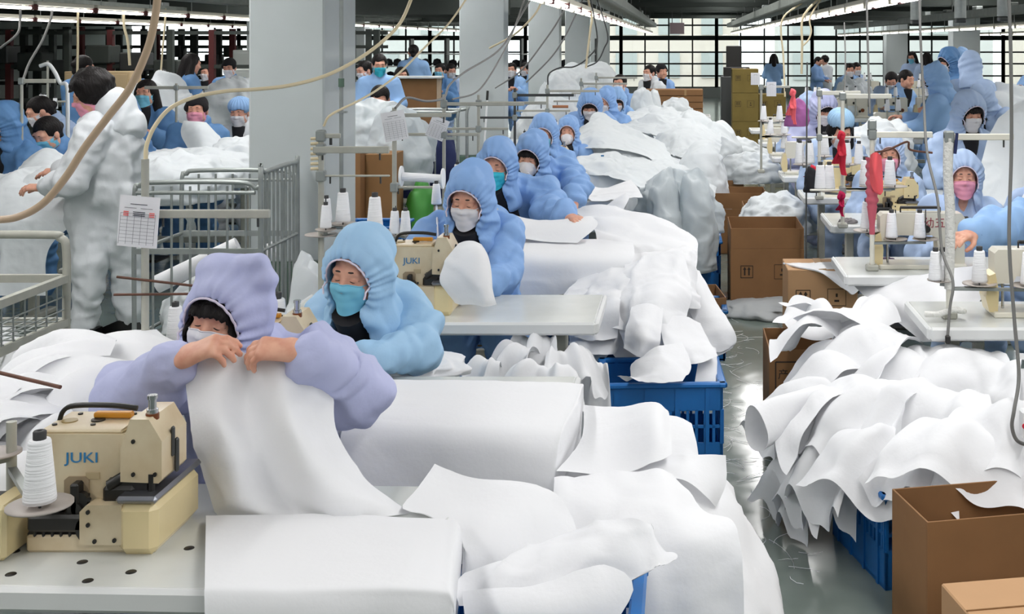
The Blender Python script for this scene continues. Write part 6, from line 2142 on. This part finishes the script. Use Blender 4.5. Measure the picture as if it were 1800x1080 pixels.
for dx, dy in ((-.13, -.10), (.06, .06)):
    MB().prism([(-.16, 0), (.12, 0), (.12, .09), (.0, .11), (-.14, .05)], -.05, .05, 'y', (dx, dy, .0)).build('shoe', SHOE, WM)
g = Field((-.2, -.2, -.2), (.2, .2, .2), .012)
g.ell((0, 0, 0), (.13, .11, .12), k=.03).cone((0, 0, 0), (.08, .0, -.1), .09, .12, k=.04)
v_, q_ = g.nets()
v_ = v_ + vert_normals(v_, q_) * (.015 * ridged(v_, 9, 4))[:, None]
o = link('lowered_hood', quads_mesh('lowered_hood', v_, q_), SUIT['white'], WM)
o.location = (.055, -.03, 1.47)
someone('denim blue hooded person cut by the left edge', 6, 220, 9.0, 'seat', -35, 'denim', None, hood=0)
someone('person with black hair and cyan mask seated before the standing white one', 82, 236, 9.2, 'seat_low', -18, 'denim', 'cyan', hood=None, hair='bun')
someone('brown haired person bent over behind the cyan masked one', 68, 196, 11.2, 'seat_low', -50, 'ice', 'white', hood=None, hair='bun')
someone('person with dark hair standing turned away behind the bushy hair', 148, 118, 13.5, 'stand', 150, 'denim', None, hood=None, hair='bun')
someone('denim blue hooded person bent sideways behind the standing white one', 222, 208, 10.8, 'seat_low', 50, 'denim', None, hood=2)
someone('person with reddish hair and cyan mask seated before the grey arm', 256, 164, 12.4, 'seat_up', 0, 'denim', 'cyan', hood=None, hair='long')
someone('person in black cap and pink mask holding up white cloth', 346, 194, 10.9, 'seat_up', 8, 'denim', 'pink', hood=None, hair='cap')
someone('person in blue bouffant cap beside the broad column', 421, 198, 11.6, 'seat', 0, 'white', 'white', hood=None, hair='bouffant')
someone('standing person in denim blue seen from behind with hood down', 338, 112, 15.5, 'stand', 130, 'denim', None, hood=None, hair='long')
someone('person in black cap and white mask working by the broad column', 403, 119, 16.2, 'stand', 0, 'denim', 'white', hood=None, hair='cap')
someone('dark haired person with white mask behind the grey sheet', 283, 116, 17.5, 'seat_up', 10, 'denim', 'white', hood=None, hair='bun')
someone('small masked person between the standing ones', 315, 120, 20.0, 'seat_up', 0, 'sky', 'white', hood=None, hair='bun')
someone('small far person at the dark posts', 232, 122, 22.3, 'seat_up', 20, 'sky', 'white', hood=None, hair='bun')
someone('small far person behind the standing denim one', 364, 116, 21.0, 'seat_up', -20, 'ice', 'white', hood=None, hair='bun')
someone('person in blue with bright cyan mask standing behind the cartons', 667, 114, 14.6, 'stand', 20, 'sky', 'teal', hood=None, hair='bun')
someone('person in pale pink coat bowed over the plastic heap', 668, 156, 12.6, 'seat_low', 10, 'white', 'pink', hood=None, hair='bun')
someone('dark haired person beside the broad column\'s lit side', 640, 124, 15.2, 'stand', -40, 'sky', 'white', hood=None, hair='bun')
someone('far standing person in blue turned to the dark shelves', 727, 92, 22.0, 'stand', 190, 'sky', None, hood=None, hair='bun')
someone('far seated person with long hair behind the brown board', 706, 122, 19.0, 'seat_up', 30, 'ice', 'white', hood=None, hair='long')
someone('far seated person with cyan mask beside the second column', 773, 116, 22.5, 'seat_up', -10, 'denim', 'cyan', hood=None, hair='bun')
someone('far seated person next to the cyan masked one by the second column', 793, 120, 23.5, 'seat', 30, 'ice', 'white', hood=None, hair='bun')
# ------------------------------------------------------------------ the far side behind the standing man
def bent(pts, r=.012, n=8, res=5):
    return MB().tube(pts, r, n, res)


# wire cart at the left edge
t = thing('wire_cart', 'grey steel cart with wire basket shelf at the left edge', 'cart', (-2.83, 4.74, 0), 0)
for y in (0, .85):
    MB().tube([(-.75, y, 1.0), (-.1, y, 1.0), (-.03, y, .985), (.0, y, .93), (0, y, .6), (0, y, .08)], .019, 8, 6).build('post_frame', STEEL, t)
for z in (.80, .60):
    for y in (0, .85):
        MB().bar((-.9, y, z), (0, y, z), .03, .035).build('shelf_rail', STEEL, t)
    MB().bar((0, 0, z), (0, .85, z), .03, .035).build('shelf_rail', STEEL, t)
for i in range(9):
    MB().cyl((-.9, .08 + i * .085, .62), (0, .08 + i * .085, .62), .004, n=5).build('wire', GALV, t)
for i in range(10):
    MB().cyl((-.05 - i * .085, 0, .62), (-.05 - i * .085, .85, .62), .004, n=5).build('wire', GALV, t)
for i in range(9):
    MB().cyl((-.002, .05 + i * .09, .61), (-.002, .05 + i * .09, .79), .004, n=5).build('wire', GALV, t)
for z in (.66, .72):
    MB().cyl((-.002, 0, z), (-.002, .85, z), .004, n=5).build('wire', GALV, t)
MB().bar((-.75, .4, .885), (-.12, .4, .885), .03, .04).build('wooden_bar', mat('pale_wood', S(186, 164, 140), .6), t)
# cage trolley
t = thing('cage_trolley', 'tall grey wire cage trolley before the broad column', 'trolley', (-2.95, 6.55, 0), math.radians(0))
W_, D_, H_ = .70, .62, 1.13
for y in (0, D_):
    MB().tube([(0, y, .2), (0, y, H_ - .1), (.03, y, H_ - .02), (.1, y, H_), (W_ - .14, y, H_), (W_ - .05, y, H_ - .03), (W_ - .02, y, H_ - .1), (W_ - .02, y, .2)], .013, 8, 5).build('end_frame', GALV, t)
    MB().cyl((0, y, H_ - .055), (W_ - .05, y, H_ - .055), .011, n=8).build('rail', GALV, t)
    MB().bar((-.0, y, .76), (W_ - .02, y, .76), .018, .03).build('rail', GALV, t)
    MB().bar((-.0, y, .30), (W_ - .02, y, .30), .02, .03).build('rail', GALV, t)
    for i in range(1, 7):
        MB().cyl((i * .1, y, .3), (i * .1, y, H_ - .02), .0065, n=6).build('bar', GALV, t)
for x in (W_ - .02, W_ + .0):
    pass
MB().tube([(W_ - .02, 0, .25), (W_ - .02, 0, H_ + .02), (W_ - .02, .06, H_ + .05), (W_ - .02, D_ - .05, H_ + .05), (W_ - .02, D_, H_ + .0), (W_ - .02, D_, .25)], .014, 8, 5).build('side_frame', GALV, t)
for i in range(1, 9):
    MB().cyl((W_ - .02, i * D_ / 9, .3), (W_ - .02, i * D_ / 9, H_ + .045), .0075, n=6).build('bar', GALV, t)
for z in (.30, .76):
    MB().cyl((W_ - .02, 0, z), (W_ - .02, D_, z), .01, n=6).build('rail', GALV, t)
    MB().cyl((0, 0, z), (0, D_, z), .01, n=6).build('rail', GALV, t)
MB().box((W_ / 2, D_ / 2, .26), (W_, D_, .02)).build('tray', GALV, t)
for x in (.05, W_ - .07):
    for y in (.05, D_ - .05):
        MB().cyl((x, y - .015, .07), (x, y + .015, .07), .07, n=14).build('wheel', MBLACK, t)
        MB().cyl((x, y, .07), (x, y, .25), .01, n=6).build('caster_fork', DKSTEEL, t)
for i, (x, z, ang, r) in enumerate(((-2.72, .62, .5, .05), (-2.55, .58, -.3, .05))):
    a = np.array((x - .2, 6.75 + .12 * i, z - .08))
    o = MB().cyl(a, a + np.array((.42, .1, .2)), r, n=16).build('fabric_roll', CLOTH)
    tag(o, ('thick', 'second') [i] + ' white fabric roll leaning inside the cage trolley', 'fabric roll')
crumple('fabric_bundle', 'white cloth lying in the bottom of the cage trolley', (-2.62, 6.86, .27), (.28, .24, .22), m=CLOTH2, seed=310, amp=.25)
for i, (px, py, Y, rx, rz, lab) in enumerate([(545, 560, 6.6, .14, .5, 'grey white cloth bundle standing beside the trolley and column'), (640, 225, 11.5, .55, .35, 'heap of clear plastic wrapped white pieces on the cartons'), (700, 255, 11.2, .28, .55, 'plastic bag of white pieces hanging over the green bag'),
                                      (340, 285, 10.0, .50, .17, 'white cloth heap spread before the black cap'), (300, 308, 9.2, .45, .26, 'white heap behind the cage trolley\'s top'), (420, 268, 10.4, .28, .18, 'white cloth heap touching the broad column'), (60, 330, 8.4, .50, .20, 'white heap on the table at the left'),
                                      (290, 135, 15.0, .5, .32, 'grey white sheet spread over a frame'), (420, 163, 14.85, .5, .25, 'white pile before the capped worker'), (985, 165, 15.5, .3, .35, 'white bundle behind the thread stands'), (970, 200, 13.5, .35, .28, 'white pieces piled between the columns'), (1030, 130, 20.0, .6, .3, 'far white pile at the third column'),
                                      (925, 290, 10.5, .35, .3, 'white pieces behind the hooded row'), (1770, 190, 13, .6, .3, 'far white pile beyond the huge sheet'), (1500, 150, 19, .3, .2, 'far white pieces on the middle table'), (1545, 240, 10.6, .3, .22, 'white cloth before the standing turned away person')]):
    X_, Y_, Z_ = P(px, py, Y)
    z_ = max(Z_ - rz * .7, .02)
    if 'frame' in lab:
        z_, rz = .02, 1.12
    elif z_ > .78:
        rz = (Z_ + rz * .55 - .76) / 1.25
        z_ = .76
    crumple('fabric_bundle', lab, (X_, Y_, z_), (rx, min(rx, .4), rz), m=PLASTIC if 'plastic' in lab else CLOTH2, seed=320 + i, amp=.22, res=44)
fabric('garment_piece', 'white cloth held up by the person in the black cap', [
    [(322, 212, 10.55), (345, 214, 10.5), (362, 216, 10.55)], [(318, 235, 10.5), (350, 232, 10.4), (392, 248, 10.45)], [(330, 262, 10.4), (360, 262, 10.3), (400, 260, 10.4)], [(340, 285, 10.3), (370, 288, 10.2), (410, 285, 10.3)]], m=CLOTH2, wr=.01, seed=340, cat='garment piece')
fabric('garment_piece', 'pale peaked cloth before the cyan masked left worker', [
    [(45, 285, 8.6), (75, 262, 8.7), (95, 265, 8.7), (125, 285, 8.6)], [(20, 315, 8.3), (70, 300, 8.3), (100, 305, 8.3), (140, 310, 8.4)], [(0, 345, 8.0), (60, 340, 8.0), (110, 345, 8.0), (140, 350, 8.2)], [(0, 390, 7.9), (60, 390, 7.9), (105, 390, 7.9), (130, 385, 8.0)]], m=CLOTH2, wr=.012, seed=341, cat='garment piece')
fabric('fabric_sheet', 'pale sheet hanging from the table behind the wire cart', [
    [(0, 330, 8.0), (70, 335, 8.0), (140, 350, 8.0)], [(0, 380, 7.85), (65, 385, 7.85), (135, 385, 7.85)], [(0, 440, 7.8), (50, 440, 7.8), (85, 440, 7.8)], [(0, 520, 7.75), (50, 520, 7.75), (84, 520, 7.75)]], m=CLOTH2, wr=.008, seed=342, fold=.02)
tag(MB().box((0, 0, 0), (.13, .2, .05), .006).build('wooden_block', WOOD), 'small brown wooden block on the table at the standing man\'s hand', 'block').location = P(127, 332, 7.9)
for i, (x, y, lab) in enumerate([(-5.6, 8.0, 'table end behind the wire cart'), (-5.2, 9.9, 'sewing table before the black capped worker'), (-5.3, 12.0, 'sewing table of the second left row'), (-6.4, 14.6, 'far left sewing table'), (-6.6, 17, 'furthest left sewing table')]):
    sewing_table(lab, x, x + (1.7 if i else 1.35), y, .55)
for i, (x, y, rz, lab) in enumerate([(-4.95, 10.1, .0, 'pale machine before the black capped worker'), (-5.1, 8.2, 0, 'ivory machine with dark screws at the left edge'), (-4.7, 12.2, 0, 'pale machine in the second left row'), (-5.6, 14.8, 0, 'far left pale machine')]):
    lockstitch(lab, (x, y, .75), rz)
for i, (px, py, Y, lab) in enumerate([(72, 178, 12.5, 'first far thread cone at the left of the bushy hair'), (80, 178, 12.5, 'second far thread cone at the left of the bushy hair'), (97, 184, 12.5, 'third far thread cone at the left of the bushy hair')]):
    thread_cone(lab, P(px, py + 8, Y), .9)
st = thread_stand('far grey stand holding three cones at the left', P(84, 0, 12.5)[:2] + (0,), 1.7, [(1.28, -.15, .2, .02, 0)], [(-.07, 0, 1.19, .04), (-.02, 0, 1.19, .04), (.08, 0, 1.16, .04)])
st = thread_stand('grey arm stand in front of the reddish haired worker', P(310, 0, 11.5)[:2] + (0,), 1.5, [(1.46, -.3, .3, .03, 0)], [])
st = thread_stand('tall grey frame post at the left beside the cyan mask', P(38, 0, 9.0)[:2] + (0,), 1.62, [(1.60, 0, .25, .03, 0)], [])
# curved silver lamp arm by the left worker
t = thing('equipment_rack', 'tall dark equipment rack with red posts at the far left', 'rack', (-11.5, 19.5, 0))
for i in range(13):
    MB().box((i * .55, .3 * (i % 3), 1.05), (.09, .09, 2.1)).build('post', REDPOST if i % 3 == 1 else BEAMM, t)
for z in (.5, .95, 1.5, 2.05):
    MB().box((3.3, .3, z), (6.8, .08, .06)).build('shelf_beam', BEAMM, t)
for i in range(6):
    MB().box((.4 + i * .55, .35, 1.7 - .12 * (i % 3)), (.4, .4, .3), .02).build('machine_head', BEAMM if i % 2 else DKSTEEL, t)
for j, (x, y, n, lab) in enumerate(((-17.5, 23.5, 16, 'second dark rack of posts further out at the far left'), (-12.5, 27.0, 14, 'third dark rack of posts before the left windows'))):
    t2 = thing('equipment_rack', lab, 'rack', (x, y, 0))
    for i in range(n):
        MB().box((i * .42, .3 * (i % 2), 1.1), (.12, .1, 2.2)).build('post', REDPOST if i % 4 == 2 else BEAMM, t2)
    for z in (.6, 1.1, 1.45, 1.8, 2.12):
        MB().box((n * .21, .3, z), (n * .42, .12, .07)).build('shelf_beam', BEAMM, t2)
    for i in range(n - 2):
        MB().box((.3 + i * .42, .35, 1.3 + .2 * (i % 3)), (.3, .4, .26), .02).build('machine_head', BEAMM if i % 2 else DKSTEEL, t2)
for i, (x, y, z, w, h, m_, lab) in enumerate([(-8.0, 23, 0, 1.0, 1.75, mat('grey_cabinet', S(168, 172, 168), .6), 'pale grey cabinet among the dark posts'), (-8.9, 18.5, 0, 1.0, 1.45, mat('pale_board', S(196, 172, 134), .8), 'pale wooden board cabinet behind the bushy hair'), (-6.2, 17.6, 0, .8, 1.5, mat('grey_cabinet', S(168, 172, 168), .6), 'grey machine housing behind the left workers')]):
    t = thing('cabinet', lab, 'cabinet', (x, y, z))
    MB().box((0, .2, h / 2), (w, .4, h), .01).build('body', m_, t)
    MB().box((-w * .24, -.005, h / 2), (w * .46, .012, h * .94), .004).build('door', m_, t)
    MB().box((w * .24, -.005, h / 2), (w * .46, .012, h * .94), .004).build('door', m_, t)
# cartons and board behind the broad column
carton('dark brown carton under the plastic wrapped heap', (-3.05, 10.6, 0), (.62, .5, .95), 0, open_top=False, prints=False)
carton('brown carton beside it under the plastic heap', (-2.62, 10.7, 0), (.24, .4, .92), 0, open_top=False, prints=False, m=BOARD2)
t = thing('display_board', 'large brown board standing before the far workers', 'board', P(728, 225, 16.5)[:2] + (0,))
MB().box((0, 0, .7), (.62, .04, 1.4), .005).build('panel', BOARD, t)
MB().box((.34, .0, .7), (.06, .05, 1.42), .005).build('edge_post', mat('pale_wood', S(186, 164, 140), .6), t)
MB().box((0, -.01, 1.42), (.78, .2, .03), .004).build('top_board', TABLE_EDGE, t)
crate('blue and white crate beside the brown cartons', (-2.15, 8.55, .0), (.40, .40, .62), 0)
MB().box((0, -.205, .5), (.39, .012, .2), .003).build('pale_lid', mat('pale_tub', S(186, 200, 212), .5), bpy.data.objects[[o.name for o in bpy.data.objects if o.get('label') == 'blue and white crate beside the brown cartons'][0]])
crumple('green_bag', 'bright green plastic bag on the floor behind the paper slips', (-2.35, 10.9, 0), (.14, .14, .5), m=GREENP, seed=350, amp=.2, res=24, cat='bag')
t = thing('tube_trolley', 'tube framed trolley with dark bags before the second column', 'trolley', (-3.1, 11.9, 0))
for y in (0, .5):
    MB().tube([(0, y, .1), (0, y, 1.15), (.06, y, 1.2), (.85, y, 1.2), (.9, y, 1.15), (.9, y, .1)], .016, 8, 4).build('frame', GALV, t)
for x in (.22, .45, .68):
    MB().cyl((x, 0, .3), (x, 0, 1.2), .01, n=6).build('bar', GALV, t)
for z in (.3, .95):
    MB().bar((0, 0, z), (.9, 0, z), .02, .03).build('rail', GALV, t)
for i, x in enumerate((-2.75, -2.4)):
    crumple('dark_bag', ('first', 'second')[i] + ' dark blue bag hanging in the tube framed trolley', (x, 12.15, .35), (.17, .15, .5), m=NAVY, seed=355 + i, amp=.2, res=24, cat='bag')
t = thing('squeegee', 'white handled squeegee leaning against the second column', 'squeegee', (-2.31, 13.95, 0))
MB().cyl((0, 0, .06), (.05, .12, 1.22), .012, n=8).build('handle', mat('white_plastic', S(236, 238, 240), .4), t)
MB().cyl((.05, .12, 1.22), (.055, .13, 1.33), .014, n=8).build('grip', MBLACK, t)
MB().box((0, -.0, .03), (.3, .04, .06), .008).build('blade', GREENP, t)
# slim conduit on the broad column
t = thing('conduit', 'thin grey conduit running down the broad column\'s lit side', 'conduit', P(600, 0, 7.25)[:2] + (0,))
MB().cyl((0, 0, .9), (0, 0, 3.4), .0125, n=8).build('pipe', GALV, t)
MB().cyl((0, 0, 1.62), (0, 0, 1.67), .018, n=8).build('coupling', DADO, t)
MB().box((0, 0, 1.47), (.07, .03, .012)).build('clip', GALV, t)
# racks of dark things along the far windows
for j, (x, y, lab) in enumerate(((-10.2, 33.0, 'long far rack holding dark bundles, behind the broad column side'), (-6.0, 31.0, 'far rack holding dark bundles, between the columns'))):
    t = thing('shoe_rack', lab, 'rack', (x, y, 0))
    for i in range(5):
        MB().box((i * .95, 0, 1.0), (.05, .4, 2.0)).build('post', DKSTEEL, t)
    for z in (.9, 1.25, 1.6):
        MB().box((1.9, 0, z), (3.8, .4, .03)).build('shelf', TABLE_EDGE, t)
    R = random.Random(j)
    for z in (.92, 1.27):
        for i in range(14):
            q = MB()
            q.lathe([(0, 0), (.1, 0), (.12, .08), (.09, .17), (0, .2)], 8, (.15 + i * .26 + R.uniform(-.04, .04), R.uniform(-.08, .08), z))
            tag(q.build('dark_bundle', BLACK), '%s dark bundle on the %s shelf of the %s' % (ORD[i].capitalize(), 'lower' if z < 1 else 'upper', ('long rack', 'shorter rack between columns')[j]), 'bundle', 'dark bundles on the far racks').location = (x, y, 0)
# dark screen on a stand by the olive boxes, lamps and fittings far away
t = thing('monitor', 'black monitor standing on a far table by the olive boxes', 'monitor', P(1290, 122, 23.5)[:2] + (0,))
MB().box((0, 0, 1.62), (.3, .06, .42), .01).build('screen', MBLACK, t)
MB().box((.05, .02, 1.32), (.5, .3, .2), .01).build('console', MBLACK, t)
MB().box((.05, .1, .62), (.6, .5, 1.24), .01).build('cabinet', DKSTEEL, t)
t = thing('hanging_sign', 'plain mauve board hanging high before the far windows', 'sign', P(1190, 50, 30.1))
MB().box((0, 0, 0), (.36, .04, .28), .005).build('board', mat('mauve_board', S(150, 132, 136), .8), t)
for sx in (-.12, .12):
    MB().cyl((sx, 0, .1), (sx, 0, .68), .01, n=5).build('hanger_rod', DKSTEEL, t)
for i, px in enumerate((1610, 1688, 1764)):
    t = thing('junction_lantern', 'grey metal fitting hanging under the dark beams, %s from the aisle' % ORD[i], 'fitting', P(px, 24 - i * 4, 15.5 - i))
    MB().cyl((0, 0, -.08), (0, 0, .25), .07, n=10).build('can', GALV, t)
    MB().box((0, 0, -.11), (.12, .12, .05), .01).build('cap', DKSTEEL, t)
for k, (x, y, w, lab) in enumerate([(2.0, 13.0, 1.6, 'table of white pieces behind the standing turned away person'), (1.5, 16.6, 2.2, 'far table with machines below the lamps'), (2.6, 20.0, 2.4, 'far table crowded with thread cones'), (3.4, 24.0, 3.0, 'far table before the columns'), (5.0, 15.5, 1.4, 'dark shelf table behind the hooded standing ones')]):
    sewing_table(lab, x, x + w, y, .6, z=.85)
    for q in range(int(w / .55)):
        lockstitch('%s small far machine on the %s' % (ORD[q], lab), (x + .3 + q * .55, y + .3, .85), 0)
        for j in range(2):
            thread_cone('%s far cone of machine %s on the %s' % (ORD[j], ORD[q], lab.split(' behind')[0].split(' below')[0]), (x + .2 + q * .55 + j * .12, y + .1, 1.15), 1.0)
            tag(MB().cyl((x + .2 + q * .55 + j * .12, y + .1, .85), (x + .2 + q * .55 + j * .12, y + .1, 1.16), .012, n=6).build('cone_post', STEEL), '%s post for cones at machine %s on the %s' % (ORD[j], ORD[q], lab.split(' behind')[0].split(' below')[0]), 'post')

# ---------------- hoses and cords
cable('thick beige hose sweeping across the upper left', [P(-20, 388, 3.0), P(30, 382, 3.0), P(75, 358, 3.0), P(115, 312, 3.0), P(150, 258, 3.0), P(190, 205, 3.0), P(228, 155, 3.0), P(256, 95, 3.0), P(270, 45, 3.0), P(279, -20, 3.0)], .0095, HOSE)
cable('cream cord rising from the slip pole and swinging over the column', [P(256, 282, 4.1), P(258, 255, 4.12), P(272, 222, 4.15), P(300, 190, 4.2), P(345, 170, 4.3), P(400, 160, 4.4), P(450, 157, 4.5), P(510, 150, 4.6), P(570, 134, 4.7), P(625, 107, 4.8), P(670, 75, 4.9), P(705, 38, 5.0), P(730, -20, 5.0)], .0072, CORD)
cable('grey cord leading from the beige stand up past the columns', [P(569, 222, 5.35), P(578, 205, 5.35), P(600, 192, 5.4), P(625, 180, 5.5), P(660, 160, 5.8), P(700, 130, 6.2), P(745, 85, 6.6), P(790, 40, 7.0), P(832, -20, 7.2)], .0055, CORD)
cable('thin grey cord drooping from the paper slips to the second column', [P(695, 190, 6.3), P(715, 172, 6.5), P(750, 178, 6.8), P(780, 172, 7.2), P(790, 150, 7.6), P(815, 128, 8.2), P(880, 85, 9), P(920, 20, 9.6), (-1.1, 9.8, 2.44)], .007, GREYCORD)
cable('dark cord in front of the second column', [P(795, 175, 8.0), P(840, 160, 8.4), P(875, 110, 8.8), P(900, 60, 9.2), P(925, -10, 9.6)], .006, GREYCORD)
cable('cream cord slanting between second and third columns', [P(860, 85, 11), P(905, 60, 11), P(940, 25, 11), P(960, -10, 11), (-1.06, 11, 2.44)], .009, CORD)
cable('dark cord looping behind the third column', [P(870, 155, 12), P(915, 125, 12), P(955, 75, 12), P(985, 30, 12), (-1.05, 12, 2.44)], .008, GREYCORD)
cable('dark cord crossing the fourth column', [P(925, 145, 13), P(965, 105, 13), P(990, 70, 13), P(1015, 20, 13), (-1.03, 13, 2.44)], .008, GREYCORD)
cable('dark looped cord above the hooded row', [P(963, 150, 13), P(965, 130, 13), P(985, 119, 13), P(1010, 117, 13), P(1035, 100, 13), P(1050, 70, 13), (-1.0, 13, 2.44)], .008, DKSTEEL)
cable('second dark looped cord above the hooded row', [P(1030, 118, 14), P(1050, 108, 14), P(1062, 85, 14), P(1068, 60, 14), (-1.0, 14, 2.44)], .008, DKSTEEL)
cable('pale drop cord beside the lamp row by the fourth column', [(-1.03, 13, 2.44), P(1040, 30, 13), P(1038, 50, 13), P(1033, 90, 13), P(1030, 120, 13)], .012, CORD)
cable('white drop cord at the left before the dark rack', [P(137, 8, 13.3), P(137, 40, 13.3), P(137, 80, 13.3), P(136, 130, 13.3)], .012, CORD)
cable('first grey slanting cord at the upper left', [P(36, 5, 12.1), P(35, 38, 12.1), P(30, 60, 12), P(0, 85, 12)], .012, GREYCORD)
cable('second grey slanting cord at the upper left', [P(91, 5, 12.7), P(90, 30, 12.7), P(75, 70, 12.5), P(52, 110, 12.2), P(40, 142, 12)], .013, GREYCORD)
cable('pale doubled cord at the dark red posts', [P(217, 12, 14.4), P(218, 45, 14.4), P(225, 75, 14.4), P(228, 115, 14.4)], .016, CORD)
cable('white cord at the far window beside the dark posts', [P(291, 15, 15.5), P(290, 40, 15.5), P(286, 85, 15.5), P(283, 125, 15.5)], .012, CORD)
cable('white bent lamp arm above the left thread cones', [P(70, 116, 10), P(85, 113, 10), P(97, 128, 10), P(106, 146, 10), P(117, 150, 10), P(119, 190, 10), P(119, 330, 10)], .016, mat('white_plastic', S(236, 238, 240), .4))

# ---------------- thread ends on the floor: nobody could count them
R = random.Random(9)
k = MB()
for i in range(170):
    y = R.uniform(4.2, 8.5)
    x = R.uniform(-.05, .42) if R.random() < .75 else R.uniform(.1, .9)
    a, L = R.uniform(0, 6.28), R.uniform(.05, .28)
    pts = []
    cv = R.uniform(-2.5, 2.5)
    for q in range(7):
        pts.append((x, y, .003 + .004 * R.random()))
        x += math.cos(a) * L / 6
        y += math.sin(a) * L / 6
        a += cv / 6
    k.tube(pts, .0011, 3, 0, False)
tag(k.build('thread_litter', THREAD), 'white thread ends scattered over the aisle floor', 'litter', kind='stuff')
